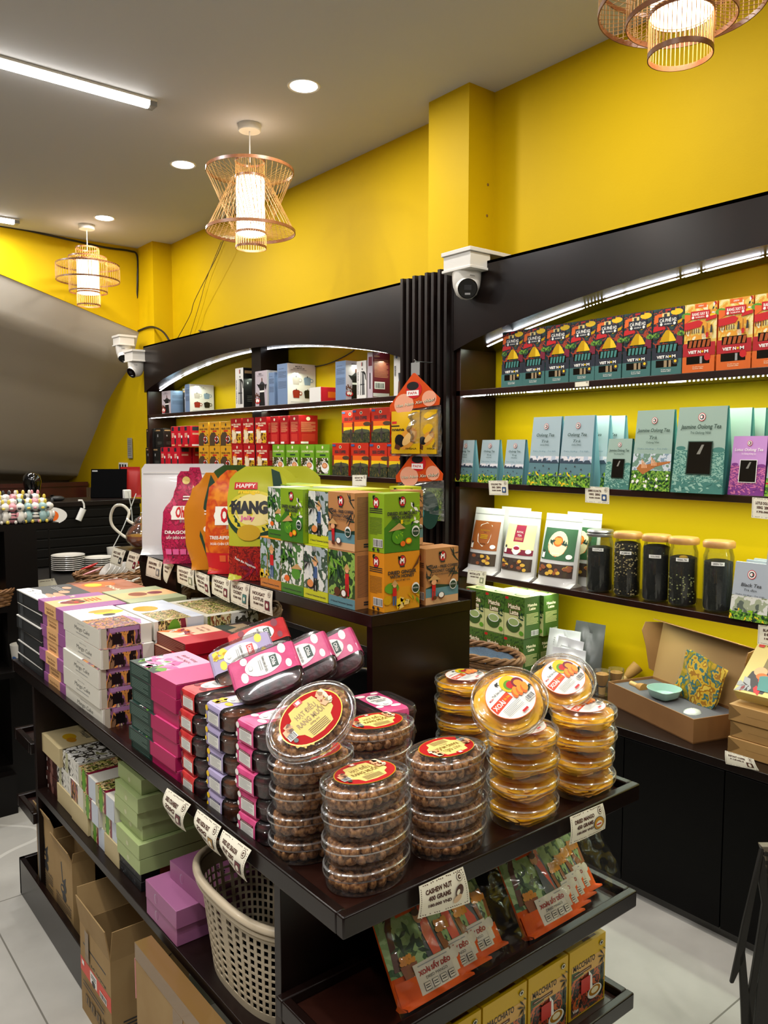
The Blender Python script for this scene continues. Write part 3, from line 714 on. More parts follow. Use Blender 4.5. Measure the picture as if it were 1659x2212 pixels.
def lute(P):
    P.rect(0, 0, 1, .46, artmat('mountain_print', ['#7f96a8', '#c8d0d8', '#6f8f7c', '#9fb4c0'], 26)); P.rect(0, 0, 1, .25, LEAFART)
    P.poly([(.12, .27), (.3, .2), (.62, .3), (.98, .35), (.98, .37), (.6, .35), (.34, .32), (.2, .33)], mat('lute_print', '#b06a30', .4))
    for x, y in ((.25, .3), (.5, .33)):
        for k in range(4): P.poly([(x + .04 * k, y - .02), (x + .04 * k + .03, y - .02), (x + .04 * k + .01, y + .09 - .02 * k), (x + .04 * k - .01, y + .09 - .02 * k)], SKIN)
    P.leaves(0, .0, 1, .2, 40, [GREEN, LGREEN, DGREEN], .055, 8); P.leaves(.05, .05, .95, .2, 14, [WHITE], .04, 12, .8)
    seal(P, .5, .87, .075); P.txt('Jasmine Oolong Tea', .5, .75, .045, DGREEN, w=.86, bold=.01, shear=.2); P.txt('Trà', .5, .66, .045, DGREEN, w=.22, bold=0, shear=.2); P.txt('Oolong Nhài', .5, .60, .026, DGREEN, w=.34, bold=0); P.txt('Thơm Hương · Trà Việt', .5, .52, .02, mat('muted_blue_ink'), w=.8, bold=-.002, shear=.3)
place_tea(gable(.165, .075, .30, MISTG, TEAL, lute), 1363, 1451, SH['mid'], 'large green jasmine oolong tea box showing hands on a lute', 0)
jm = gable(.195, .08, .305, MISTG, TEAL, ool_win('Jasmine Oolong Tea', 'Trà Oolong Nhài'))
place_tea(jm, 1452, 1566, SH['mid'], 'widest green jasmine tea box with a large dark window', -.012)
jb = gable(.165, .075, .30, MISTG, TEAL, lambda P: None)
place_tea(jb, 1525, 1612, SH['mid'], 'plain green tea box standing behind the widest one', .075); place_tea(jb, 1556, 1640, SH['mid'], 'rearmost plain green tea box against the wall', .135)
LIL = mat('lilac_card', '#c78fd0', .5)
place_tea(gable(.125, .06, .20, LIL, mat('purple_card', '#8a4a98', .45), ool_win('Lotus Oolong Tea', 'Trà Oolong Hương Sen', WHITE, '#7d2f86', '#d070a0')), 1571, 1655, SH['mid'], 'purple lotus oolong tea box with a dark window', 0, 'lotus oolong tea boxes')
place_tea(gable(.13, .06, .20, MISTG, TEAL, lambda P: (P.rect(0, 0, 1, .3, LEAFART), P.leaves(0, 0, 1, .3, 30, [RED, GREEN, LGREEN], .06))), 1655, 1740, SH['mid'], 'green tea box cut off by the right picture edge', 0, 'lotus oolong tea boxes')

# ---- stand-up pouches
FOIL = mat('white_foil_pouch', '#cfccca', .32, bump=.25, scale=35, coat=.2)
def pouch(w, h, d, m, draw=None, seg=8, top=.10, lean=0, outline=None, back=True, wr=.0, seed=1):
    """stand-up pouch: base centre at origin, front along -X"""
    mb = MB(); r = random.Random(seed); ph = r.random() * 6
    ol = outline or (lambda v: (1 - .05 * v if v < .9 else .95))
    def thick(v):
        if v > 1 - top: return .0015
        return max(.0015, d / 2 * (1 - (v / (1 - top)) ** 1.6) ** .8)
    def F(a, b, k, sg=-1):
        hw = w / 2 * ol(b); s = 2 * a - 1
        t = thick(b) * (1 - abs(s) ** 4 * .85) if b > .02 else thick(b)
        t += wr * math.sin(9 * b + 5 * s + ph) * (1 - abs(s)) * min(1, b * 5) * (1 if b < 1 - top else .3)
        return Vector((sg * (t + k) + lean * b * h, hw * (1 - 2 * a), b * h))
    mb.grid(lambda a, b: F(a, b, 0), 12, 18, m)
    mb.grid(lambda a, b: F(1 - a, b, 0, 1), 12, 18, m)
    for a in (0, 1): mb.grid(lambda i, j: F(a, j, 0, -1).lerp(F(a, j, 0, 1), i if a else 1 - i), 1, 18, m)
    mb.grid(lambda i, j: F(j, 1, 0, -1).lerp(F(j, 1, 0, 1), i), 1, 12, m)
    if draw: draw(Panel(mb, w, h, lambda a, b, k: F(a, b, k + .0011), 12))
    return mb
def fruit_tea(card, shield, title, kind):
    def d(P):
        P.rect(0, .905, 1, .912, GREY); P.rect(.08, .36, .94, .80, card)
        if kind == 0:
            P.poly([(.33, .74), (.52, .78), (.72, .74), (.74, .58), (.70, .48), (.52, .41), (.34, .48), (.30, .58)], WHITE); P.txt('BLOOMING', .52, .66, .018, GOLD, w=.3, bold=0); P.txt('TEA', .52, .63, .016, INK, w=.1, bold=0); P.lines(.4, .53, .64, .6, 3, GOLD); P.txt('DAVIVA', .52, .455, .02, BROWN, w=.2)
        elif kind == 1:
            P.rect(.08, .36, .94, .44, MAROON); P.ell(.5, .42, .14, .06, mat('yellow_cream_card', '#e8e0a4', .45)); P.rect(.36, .55, .66, .79, mat('rose_card', '#a0103c', .4)); P.txt('ROYAL', .51, .69, .03, WHITE, w=.2, bold=0); P.txt('TEA', .51, .64, .03, WHITE, w=.13, bold=0); P.lines(.4, .57, .62, .61, 3, SKIN); P.ell(.5, .43, .11, .11, WHITE); P.ell(.5, .455, .09, .04, mat('rose_card'))
        else:
            P.ell(.5, .585, .26, .27, mat('badge_cream_ink', '#ece2b8', .45)); P.poly([(.25, .57), (.76, .57), (.7, .46), (.5, .40), (.31, .46)], ORANGE); P.ell(.5, .62, .13, .11, ORANGE); P.ell(.5, .625, .10, .08, mat('peel_ink', '#f09838', .4)); P.leaves(.28, .58, .4, .63, 4, [DGREEN], .06, 2); P.leaves(.62, .58, .74, .63, 4, [DGREEN], .06, 3); P.txt('TEA', .5, .68, .02, INK, w=.1, bold=0); P.txt('DAVIVA', .5, .45, .02, WHITE, w=.2)
        P.rect(.12, .38, .21, .46, WHITE); P.ell(.165, .47, .035, .035, INK, 8); P.ell(.84, .42, .07, .05, WHITE)
        P.rect(.06, .13, .95, .31, mat('pouch_window', '#4a3d38', .15, coat=.4)); r = random.Random(kind)
        for k in range(16):
            x, y = .13 + .76 * r.random(), .15 + .13 * r.random(); c = [mat('dried_flower', '#d8a838', .6), mat('dried_herb', '#3c2c24', .6), mat('dried_orange', '#8c4a24', .5)][(k + (kind == 2)) % 3 if kind != 2 else (2 if k % 2 else 0)]
            P.ell(x, y, .045 + .03 * r.random(), .04, c, 9)
    return d
XP = 2.70
cards = [mat('russet_card', '#9a5420', .45), mat('yellow_cream_card', '#e8e0a4', .45), mat('pine_card', '#2c5e38', .45)]
for i, (pa, pb, lab) in enumerate(((997, 1073, 'white tea pouch with a russet shield label'), (1068, 1152, 'white tea pouch with a rose ROYAL TEA label'), (1150, 1240, 'white tea pouch with a green orange-slice label'))):
    y = (YX(pa, XP - .045, 1200) + YX(pb, XP - .045, 1200)) / 2
    pouch(.19 + .004 * i, .30, .085, FOIL, fruit_tea(cards[i], None, '', i), 6, lean=.16, seed=i).obj('tea_pouch', loc=(XP - .015, y, SH['jar'] + .001), label=lab + ' on the jar shelf', cat='tea pouch', group='white tea pouches on the jar shelf', rz=.03)
for i, (pa, lab) in enumerate(((1075, 'back white pouch peeping over the russet one'), (1222, 'back white pouch with green label behind the orange-slice one'))):
    y = YX(pa + 20, XP + .05, 1200)
    pouch(.19, .305, .06, FOIL, (fruit_tea(cards[2], None, '', 2) if i else None), 6, lean=.12, seed=8 + i).obj('tea_pouch', loc=(XP + .075, y, SH['jar'] + .001), label=lab, cat='tea pouch', group='white tea pouches on the jar shelf')

# ---- glass tea jars
GLASS = clearmat('jar_glass', '#f4f8f4', .12, .01, .03)
def tealeaf(name, cols, sc=220): return artmat(name, cols, sc, .7, detail=4, coat=0)
TEAM = [tealeaf('black_tea_fill', ['#0b0b0a', '#1c1b17', '#0b0b0a', '#26241e']), tealeaf('flower_tea_fill', ['#12100c', '#1f1a12', '#0d0c0a', '#5c4a2c'], 160), mat('fine_black_tea', '#0d0c0b', .8), tealeaf('herb_tea_fill', ['#0f0e0a', '#1d1b12', '#0d0c0a', '#3a3520'], 180), tealeaf('green_tea_fill', ['#10120f', '#22241f', '#0c0d0b', '#30322b'], 200)]
LIDW = mat('acacia_lid', '#9a6a38', .4, noise_='#b98748', scale=14); LIDM = mat('aluminium_lid', '#b8b8ba', .28, metal=.9)
rj = random.Random(4)
for i, (pa, pb, lidm, word) in enumerate(((1267, 1324, LIDM, 'LOTUS'), (1325, 1385, LIDW, 'JASMINE'), (1386, 1450, LIDW, 'OOLONG'), (1442, 1511, LIDW, 'HERBAL TEA'), (1517, 1589, LIDW, 'GREEN TEA'))):
    r = .052; yy = (YX(pa, 2.70, 1170) + YX(pb, 2.70, 1170)) / 2; H = .255
    t = thing('tea_jar', ['glass jar of black tea with an aluminium lid', 'glass jar of tea and pale seeds with a wooden lid', 'glass jar packed with fine black tea, middle of the five jars', 'glass jar of herbal tea with a yellow flower on top', 'glass jar labelled GREEN TEA, rightmost of the five jars'][i], 'tea jar', (2.705, yy, SH['jar']), 0, 'glass tea jars on the shelf')
    a = MB(); a.loft([(.0001, .004), (r - .004, .004), (r, .012), (r, H - .055), (r - .004, H - .043), (r - .006, H - .034), (r - .006, H - .024)], GLASS, 32); gb_ = a.obj('glass_body', t)
    top = H - (.075 if i in (0, 3, 4) else .045)
    a = MB(); a.loft([(.0001, .009), (r - .007, .009), (r - .004, .016), (r - .004, top), (r * .6, top + .006), (.0001, top + .003)], TEAM[i], 28)
    if i in (1, 3):
        nn = 150 if i == 1 else 60
        for k in range(nn):
            al = PI + (rj.random() - .5) * PI * .95; z = (.05 + (top - .05) * rj.random()) if i == 1 else .02 + .1 * rj.random()
            if i == 1 and (z < .11 and k % 4): z = .09 + (top - .1) * rj.random()
            if i == 1 and k % 9 == 0: z = .012 + .02 * rj.random()
            a.ball(((r - .0045) * math.cos(al), (r - .0045) * math.sin(al), z), (.0035, .0035, .0028), mat('pale_seed', '#d8c08a', .5) if i == 1 else mat('jasmine_stem', '#b8b878', .5), 6, 4)
    if i == 3: a.ball((-.03, -.018, top + .004), (.016, .016, .008), mat('dried_flower'), 10, 5)
    tag(a.obj('tea_leaves', t, smooth=50), kind='stuff')
    a = MB()
    if lidm is LIDW: a.loft([(.0001, H - .024), (r + .002, H - .024), (r + .003, H - .018), (r + .003, H - .006), (r - .002, H), (.0001, H)], lidm, 32)
    else: a.loft([(.0001, H - .02), (r + .001, H - .028), (r + .003, H - .026), (r + .003, H - .018), (r, H - .016), (r + .002, H - .008), (r - .002, H - .002), (.0001, H - .002)], lidm, 32)
    a.obj('lid', t)
    a = MB(); al0 = PI + .45
    def F(u, v, k, al0=al0): an = al0 + (u - .5) * .85; return Vector(((r + .0006 + k) * math.cos(an), (r + .0006 + k) * math.sin(an), H - .085 + .013 * v))
    P = Panel(a, .044, .013, F, 6); P.rect(0, 0, 1, 1, WHITE); P.txt(word, .5, .5, .5, INK, w=.75); a.obj('paper_label', gb_, label='white paper strip reading ' + word)
# ---- black tea boxes right end
GREYC = mat('silver_grey_card', '#a8b0ba', .45)
def blk(P):
    P.rect(0, .1, 1, .42, artmat('valley_mist_print', ['#5c665c', '#a0a88c', '#d8d8d0', '#7c8450'], 22)); P.rect(0, 0, 1, .14, LEAFART); P.leaves(0, 0, 1, .18, 44, [GREEN, LGREEN, DGREEN, YEL], .06, 9)
    seal(P, .5, .80, .12); P.txt('Black Tea', .52, .615, .06, INK, w=.56, bold=.01, shear=.2); P.txt('Trà đen', .5, .53, .04, INK, w=.36, bold=0, shear=.2); P.txt('Thơm Hương · Trà Việt', .5, .44, .025, INK, w=.8, bold=-.004, shear=.3)
bt = gable(.13, .065, .195, GREYC, GREYC, blk)
o1 = None
for i, (px, dx) in enumerate(((1577, 0), (1600, .07), (1616, .12))):
    y = YX(px, XT - .04 + dx, 1300) - .065
    if o1 is None: o1 = bt.obj('tea_box', smooth=0); o = o1
    else: o = dup(o1)
    o.location = (XT - .012 + dx, y, SH['jar']); tag(o, 'small silver-grey black tea box, ' + ['in front beside the jars', 'behind the front one', 'rearmost of the three'][i], 'tea box', 'black tea boxes')
gable(.17, .08, .30, GREYC, GREYC, blk).obj('tea_box', smooth=0, loc=(XT + .0, YX(1643, XT - .04, 1300) - .085, SH['jar']), label='tall silver-grey tea box cut off at the right edge', cat='tea box', group='black tea boxes')

# ---- goods on the right counter
MATG = mat('matcha_green_card', '#3c5a22', .45); MATC = mat('matcha_cream_card', '#c8c888', .45)
def matcha(P):
    P.rect(0, 0, 1, .6, MATC); P.rect(0, .55, 1, 1, artmat('matcha_leaf_print', ['#2e4a1a', '#4a6c24', '#38561c'], 60)); P.rect(.05, .9, .2, .96, RED)
    P.txt('Matcha', .5, .74, .12, BROWN, w=.64, bold=.09); P.txt('Latte', .5, .60, .12, BROWN, w=.48, bold=.09); P.txt('Matcha', .5, .74, .11, CREAM, w=.58, bold=.03); P.txt('Latte', .5, .60, .11, CREAM, w=.42, bold=.03)
    P.ell(.45, .27, .34, .26, mat('cup_shadow_ink', '#4a5230', .4)); P.ell(.48, .27, .29, .25, MATG); P.ell(.48, .36, .27, .16, WHITE); P.ell(.48, .36, .24, .13, mat('matcha_foam_ink', '#9cae6c', .4)); P.ell(.82, .33, .08, .07, MATG, 10); P.leaves(.7, .45, .98, .6, 5, [DGREEN], .08, 3); P.ell(.86, .12, .11, .09, GREEN, 10)
def matcha_top(P): P.rect(0, 0, 1, 1, MATC); P.ell(.5, .5, .3, .3, MATG); P.ell(.5, .52, .24, .24, mat('matcha_foam_ink')); P.rect(.1, .75, .28, .9, RED)
def matcha_side(P): P.txt('Matcha', .5, .80, .07, CREAM, w=.6, bold=.03); P.txt('Latte', .5, .71, .07, CREAM, w=.42, bold=.03); P.lines(.12, .32, .88, .6, 9, MATC); P.code(.45, .05, .9, .16, INK, WHITE)
mbx = carton(.116, .10, .178, MATG, matcha, matcha_side, matcha_top)
o1 = None
# two layers; lower 2 rows deep
XM = 2.565; MY0 = YX(1133, 2.565, 1330)
lay = []
zl_ = SH['base']
for r_ in range(2):
    for c_ in range(3): lay.append((XM + .0525 + .102 * r_, MY0 + .3 - .118 * c_, zl_, 'lower', r_, c_))
for c_ in range(3): lay.append((XM + .0525, MY0 + .296 - .118 * c_, zl_ + .181, 'upper', 0, c_))
for c_ in range(2, 4): lay.append((XM + .155, MY0 + .396 - .118 * c_, zl_ + .181, 'upper', 1, c_))
for (x, y, z, lv, r_, c_) in lay:
    if o1 is None: o1 = mbx.obj('matcha_box', bevel=.0012); o = o1
    else: o = dup(o1)
    o.location = (x, y, z); tag(o, 'green matcha latte box, %s layer, %s row, %s' % (lv, ['front', 'back'][r_], ['left', 'second', 'third', 'right end'][c_]), 'matcha box', 'stacked matcha latte boxes')
# basket with denim cloth
WICK = mat('wicker', '#6e4a2c', .6, noise_='#8a6238', scale=60)
def wicker_basket(name, label, loc, rx, ry, h, rz=0, cat='basket', flare=.86, thick=.0035, nst=26, rows=9, rim=.006):
    t = thing(name, label, cat, loc, rz)
    a = MB(); st = [2 * PI * i / nst for i in range(nst)]
    for i, an in enumerate(st):
        a.tube([(rx * flare * math.cos(an), ry * flare * math.sin(an), 0.003), (rx * math.cos(an), ry * math.sin(an), h)], thick * .9, WICK, 5)
    for j in range(rows):
        f = flare + (1 - flare) * (j + .5) / rows; z = h * (j + .5) / rows
        a.tube([(rx * f * math.cos(2 * PI * k / (nst * 2)) * (1 + .015 * (-1) ** (k // 2 + j)), ry * f * math.sin(2 * PI * k / (nst * 2)) * (1 + .015 * (-1) ** (k // 2 + j)), z) for k in range(nst * 2)], h / rows * .48, WICK, 5, True)
    a.loft([(.0001, .003), (flare, .003)], WICK, 24, lambda q: (rx * math.cos(q), ry * math.sin(q))); a.obj('woven_body', t)
    a = MB()
    for s in (0, 1, 2):
        a.tube([((rx + rim * math.cos(k * .55 + s * 2.1)) * math.cos(2 * PI * k / 90), (ry + rim * math.cos(k * .55 + s * 2.1)) * math.sin(2 * PI * k / 90), h + rim * math.sin(k * .55 + s * 2.1)) for k in range(90)], rim * .85, WICK, 6, True)
    a.obj('braided_rim', t)
    return t
bk = wicker_basket('wicker_basket', 'brown wicker basket with a braided rim on the right counter', (2.435, 2.36, SH['base']), .105, .21, .125, 0, thick=.004, rim=.009)
# ================================================================ goods on the left wall unit
def blocks(x0, edges, z, h, mb, label, grp, name, cat, ref, d, names=None, smooth=40):
    src = None; out = []
    for i in range(len(edges) - 1):
        ya, yb = YX(edges[i], x0, ref), YX(edges[i + 1], x0, ref)
        if src is None: src = mb.obj(name, bevel=.001); o = src
        else: o = dup(src)
        o.location = (x0 + d / 2, (ya + yb) / 2, z)
        tag(o, label % (names[i] if names else ORD[i]), cat, grp); out.append(o)
    return out
XL = 2.668
def weasel(P):
    P.txt('WEASEL COFFEE', .5, .70, .075, BROWN, w=.84, bold=.05); P.ell(.5, .86, .07, .07, INK, 10); P.rect(.3, .58, .7, .635, RED)
    P.ell(.42, .42, .22, .16, mat('palm_brown_ink', '#3a2818', .5)); P.poly([(0, .0), (.5, 0), (.6, .5), (.2, .56), (0, .4)], mat('earth_ink', '#4c3a24', .5)); P.ell(.7, .25, .24, .2, INK); P.ell(.7, .27, .2, .13, WHITE); P.ell(.7, .27, .15, .09, BROWN); P.leaves(.55, .1, 1, .55, 8, [DGREEN, RED], .09, 4)
def salted(P):
    P.ell(.5, .90, .06, .07, CREAM, 10); P.txt('SALTED COFFEE', .5, .76, .07, CREAM, w=.86, bold=.03); P.rect(.28, .665, .72, .70, CREAM)
    P.rect(.05, .05, .97, .5, artmat('village_print', ['#5c3416', '#e8b820', '#7a4a1c', '#3a2a1c'], 40)); P.poly([(.15, .05), (.45, .05), (.5, .4), (.3, .6), (.12, .55)], mat('dress_ink', '#e8d4b0', .5)); P.ell(.33, .55, .09, .07, SKIN); P.poly([(.1, .56), (.55, .56), (.3, .67)], ORANGE); P.rect(.5, .42, .95, .5, WHITE); P.ell(.42, .12, .18, .1, SKIN)
def coconut(P):
    P.txt('COCONUT COFFEE', .5, .76, .06, CREAM, w=.88, bold=.02); P.ell(.5, .9, .06, .07, CREAM, 10); P.rect(.3, .62, .72, .67, DGREEN)
    P.rect(.03, .03, .9, .55, artmat('coconut_print', ['#20160e', '#f0ece0', '#5c3c1c', '#2a4a1c', '#201810'], 45)); P.ell(.68, .24, .29, .22, WHITE); P.ell(.66, .3, .2, .12, mat('crema_ink', '#c87840', .4)); P.ell(.66, .3, .13, .075, SKIN)
def egg(P):
    P.rect(0, .42, 1, .62, ORANGE); P.rect(0, .30, 1, .48, YEL); P.ell(.5, .88, .075, .055, CREAM, 14); P.ell(.5, .88, .05, .04, INK, 10); P.txt('EGG COFFEE', .5, .73, .09, INK, w=.66, bold=.04)
    P.rect(0, 0, 1, .32, artmat('pond_print', ['#1e2a1c', '#4a4a2c', '#2c3428', '#6a5a2c'], 50)); P.rect(0, .3, .1, .62, mat('tower_ink', '#6a1c14', .5)); P.ell(.55, .34, .45, .07, mat('hill_ink', '#4c5034', .5), 14)
    P.ell(.85, .55, .22, .07, mat('hat_ink', '#4a3820', .5), 12); P.poly([(.5, .1), (.62, .1), (.6, .38), (.56, .44), (.52, .38)], mat('pagoda_ink', '#38302c', .5)); P.poly([(.34, .26), (.78, .26), (.6, .33), (.52, .33)], mat('pagoda_ink')); P.rect(.02, .9, .22, .96, BLUE)
def redside(P): P.ell(.5, .88, .11, .09, CREAM, 10); P.lines(.12, .42, .88, .78, 12, SKIN, 3, .3); P.rect(.15, .1, .85, .36, mat('brick_red_card', '#c43024', .45)); P.rect(.1, .02, .5, .09, WHITE)
def smallred(P): P.rect(.1, .78, .45, .97, NIGHT); P.lines(.12, .45, .5, .68, 4, CREAM); P.ell(.66, .3, .13, .26, INK, 12); P.ell(.66, .5, .12, .1, WHITE, 10); P.rect(.1, .05, .6, .12, SKIN)
def smallredside(P): P.rect(.15, .78, .75, .97, NIGHT); P.lines(.15, .58, .7, .68, 2, CREAM); P.rect(.1, .05, .8, .13, WHITE)
def smallblack(P): P.rect(.1, .86, .6, .93, mat('tan_ink', '#a08058', .5)); P.ell(.3, .62, .06, .08, GREY, 8); P.lines(.25, .15, .8, .32, 4, mat('smoke_ink', '#4a4a44', .5))
z1 = SH['mid']
RC = mat('cherry_red_card', '#b01018', .4); YC = mat('ochre_card', '#d89c20', .4); GC = mat('apple_green_card', '#6fa022', .4); EC = mat('flame_red_card', '#c02a14', .4); SRC = mat('bright_red_card', '#c81028', .4); BC = mat('black_card', '#151413', .4)
bb = blocks(XL, [316, 331, 347], z1, .1, carton(.16, .1, .155, BC, smallblack, smallblack), 'small black coffee box in the lower layer, %s', 'black coffee boxes at the far end', 'coffee_box', 'coffee box', 990, .1)
dup(bb[0], loc=(XL + .05, bb[0].location.y - .02, z1 + .157), label='black coffee box in the upper layer, far one')
dup(bb[0], loc=(XL + .05, bb[1].location.y - .06, z1 + .157), label='black coffee box in the upper layer, near one')
rb = blocks(XL, [347, 361, 375, 389], z1, .1, carton(.115, .1, .16, SRC, smallred, smallredside), 'small bright red coffee box in the lower layer, %s', 'small red coffee boxes', 'coffee_box', 'coffee box', 990, .1)
yl = rb[2].location.y
for k, (dx, nm) in enumerate(((.105, 'behind the front row'), (.19, 'rearmost'))): dup(rb[0], loc=(XL + .05 + dx - .0, yl - .02, z1), label='small bright red coffee box in the lower layer, ' + nm) if dx < .12 else None
for k in range(3): dup(rb[0], loc=(XL + .05 + .0 * k, yl + .04 - .118 * k, z1 + .162), label='small bright red coffee box in the upper layer, ' + ORD[k])
yb_ = blocks(XL, [428, 452, 476, 500], z1, .1, carton(.155, .11, .17, YC, weasel), 'ochre WEASEL COFFEE box in the lower layer, %s', 'ochre weasel coffee boxes', 'coffee_box', 'coffee box', 990, .11)
for k, o in enumerate(yb_): dup(o, loc=(XL + .055, o.location.y - .005, z1 + .172), label='ochre WEASEL COFFEE box in the upper layer, ' + ORD[k])
sb = blocks(XL, [500, 525, 552, 580], z1, .1, carton(.15, .11, .178, RC, salted, redside), 'dark red SALTED COFFEE box in the lower layer, %s', 'salted coffee boxes', 'coffee_box', 'coffee box', 990, .11)
for k, o in enumerate(sb): dup(o, loc=(XL + .055, o.location.y + .01, z1 + .18), label='dark red SALTED COFFEE box in the upper layer, ' + ORD[k])
sside = carton(.10, .14, .178, RC, redside, redside)
so = None
for k, px in enumerate((590, 611, 633)):
    if so is None: so = sside.obj('coffee_box', bevel=.001); o = so
    else: o = dup(so)
    o.location = (XL + .08, YX(px, XL, 940), z1 + .18); tag(o, 'dark red coffee box turned sideways in the upper layer, ' + ORD[k], 'coffee box', 'salted coffee boxes')
blocks(XL, [587, 616, 648, 680, 714], z1, .1, carton(.142, .11, .178, GC, coconut), 'green COCONUT COFFEE box, %s', 'coconut coffee boxes', 'coffee_box', 'coffee box', 990, .11)
eb = blocks(XL, [715, 756, 798, 838, 876], z1, .1, carton(.158, .11, .185, EC, egg), 'red and gold EGG COFFEE box in the lower layer, %s', 'egg coffee boxes', 'coffee_box', 'coffee box', 990, .11)
for k, px in enumerate((780, 822)): dup(eb[0], loc=(XL + .055, YX(px, XL, 920), z1 + .187), label='red and gold EGG COFFEE box in the upper layer, ' + ['left', 'right'][k] + ' front one')
dup(eb[0], loc=(XL + .12, YX(762, XL + .07, 920) + .02, z1 + .187), label='EGG COFFEE box half hidden behind the upper left one')
# coffee makers on the top shelf
BLC = mat('powder_blue_card', '#6f86a8', .45); WHC = mat('matt_white_card', '#dedbd6', .45); MRC = mat('maroon_card', '#6a1424', .45)
def moka(P):
    P.rect(0, 0, 1, 1, mat('lavender_photo_card', '#b8acb4', .45)); P.poly([(.32, .02), (.82, .02), (.76, .42), (.38, .42)], BLACK); P.rect(.38, .40, .77, .45, WHITE); P.poly([(.38, .45), (.76, .45), (.82, .62), (.34, .62)], BLACK); P.poly([(.34, .62), (.82, .62), (.58, .72)], INK); P.poly([(.34, .62), (.14, .64), (.36, .5)], BLACK); P.poly([(.82, .6), (.98, .62), (.9, .45), (.84, .5)], BLACK); P.rect(.55, .7, .62, .8, BROWN)
    P.ell(.2, .16, .22, .12, RED); P.ell(.2, .17, .15, .085, WHITE); P.leaves(0, .1, .35, .4, 14, [BROWN], .06, 6, .6); P.txt('MOKA', .45, .92, .035, INK, w=.24); P.txt('ALUMINIUM', .45, .87, .025, INK, w=.5, bold=0)
def bluetext(P): P.txt('MOKA ALUMINIUM', .4, .88, .02, INK, w=.5, bold=0); P.lines(.1, .66, .9, .82, 7, INK, 1, .25); P.lines(.1, .4, .9, .58, 8, INK, 2, .2)
def cups(P):
    P.txt('MOKA', .4, .93, .035, INK, w=.24); P.txt('ALUMINIUM', .4, .885, .028, INK, w=.4); P.txt('ESPRESSO COFFEE', .4, .845, .022, INK, w=.55, bold=0)
    for x, y, m in ((.3, .58, mat('cup_silver_ink', '#b0a6a0', .4)), (.7, .58, mat('cup_blue_ink', '#7c94ac', .4)), (.3, .26, mat('cup_red_ink', '#8c2014', .4)), (.7, .26, BLACK)):
        P.poly([(x - .13, y + .07), (x + .13, y + .07), (x + .1, y - .09), (x - .1, y - .09)], m); P.ell(x, y + .075, .12, .04, m); P.rect(x - .015, y + .09, x + .015, y + .13, INK); P.ell(x + .15, y + .02, .06, .06, m, 10); P.ell(x + .15, y + .02, .035, .035, WHC, 10)
    P.lines(.1, .05, .8, .08, 2, GREY)
def espresso(P):
    P.rect(0, 0, 1, 1, WHC); P.txt('ESPRESSO MAKER', .13, .45, .0, INK, w=.6) if False else None
    P.txt('ESPRESSO MAKER', .14, .42, .045, INK, w=1.45, bold=.02, rot=PI / 2)
    P.poly([(.36, .1), (.86, .1), (.78, .72), (.44, .72)], mat('chrome_print', '#8c8c8e', .2, metal=.6)); P.poly([(.46, .1), (.54, .1), (.55, .72), (.5, .72)], WHITE); P.rect(.36, .36, .84, .39, INK); P.poly([(.42, .72), (.8, .72), (.95, .66), (1, .48), (.93, .5), (.86, .62), (.78, .66)], BLACK); P.ell(.6, .78, .06, .05, INK); P.rect(.5, .86, .56, .96, RED); P.rect(.6, .86, .66, .96, DGREEN)
def maroonf(P): P.txt('KIXIN', .25, .91, .03, SKIN, w=.3); P.lines(.1, .45, .9, .85, 14, SKIN, 5, .22); P.rect(.1, .2, .7, .36, WHITE); P.code(.15, .22, .65, .33, INK); P.rect(.02, .03, .95, .11, WHC)
def grinder(P): P.rect(0, 0, 1, 1, WHC); P.poly([(.35, 0), (.9, 0), (.85, .32), (.42, .32)], mat('walnut_print', '#5c3018', .5)); P.poly([(.45, .32), (.82, .32), (.9, .5), (.4, .5)], INK); P.rect(.6, .5, .65, .62, INK); P.poly([(.62, .6), (.9, .74), (.9, .77), (.6, .63)], INK); P.ell(.25, .85, .09, .09, BLUE); P.txt('GRINDER', .14, .55, .05, INK, w=.6, rot=PI / 2)
ZT = SH['top']
def mk(label, w, d, h, m, front, side, pxc, ref, rz=0, name='coffee_maker_box', dx=0, sidel=None):
    """corner-on box; pxc = pixel of its near vertical edge at the shelf plane"""
    y = YX(pxc, XL, ref); mb = carton(w, d, h, m, front, side, sidel=sidel)
    return mb.obj(name, loc=(XL + d / 2 + dx, y + w / 2, ZT), rz=rz, bevel=.001, label=label, cat='coffee maker box', group='coffee maker boxes on the top left shelf')
mk('moka pot photo box at the far end of the top shelf', .17, .12, .18, BLC, moka, bluetext, 369, 870)
mk('dark coffee maker box beside the far moka pot box', .12, .1, .19, BC, smallblack, None, 391, 870, dx=.07)
mk('white box printed with four small moka pots, far one', .08, .20, .21, BLC, bluetext, lambda P: (P.rect(0, 0, 1, 1, WHC), cups(P)), 410, 870)
mk('thin white coffee box left of the far four-pot box', .04, .12, .2, WHC, None, None, 399, 870, dx=.02)
mk('white ESPRESSO MAKER box with black side, left one', .11, .11, .27, BC, espresso, smallblack, 526, 850)
mk('black coffee maker box with a white sticker', .12, .12, .265, BC, lambda P: P.rect(.3, .6, .9, .9, WHITE), None, 556, 850, dx=.07)
mk('moka pot photo box left of the big four-pot box', .15, .11, .23, WHC, moka, bluetext, 577, 850)
mk('blue-backed moka box squeezed beside the big four-pot box', .07, .13, .21, BLC, bluetext, None, 593, 850)
mk('tall white box printed with four moka pots', .12, .21, .255, BLC, bluetext, lambda P: (P.rect(0, 0, 1, 1, WHC), cups(P)), 621, 840)
mk('low white and red box lying on the top shelf', .12, .17, .088, mat('bright_red_card'), lambda P: P.rect(0, 0, 1, 1, WHC), lambda P: P.rect(.3, .3, .85, .7, ORANGE), 693, 850)
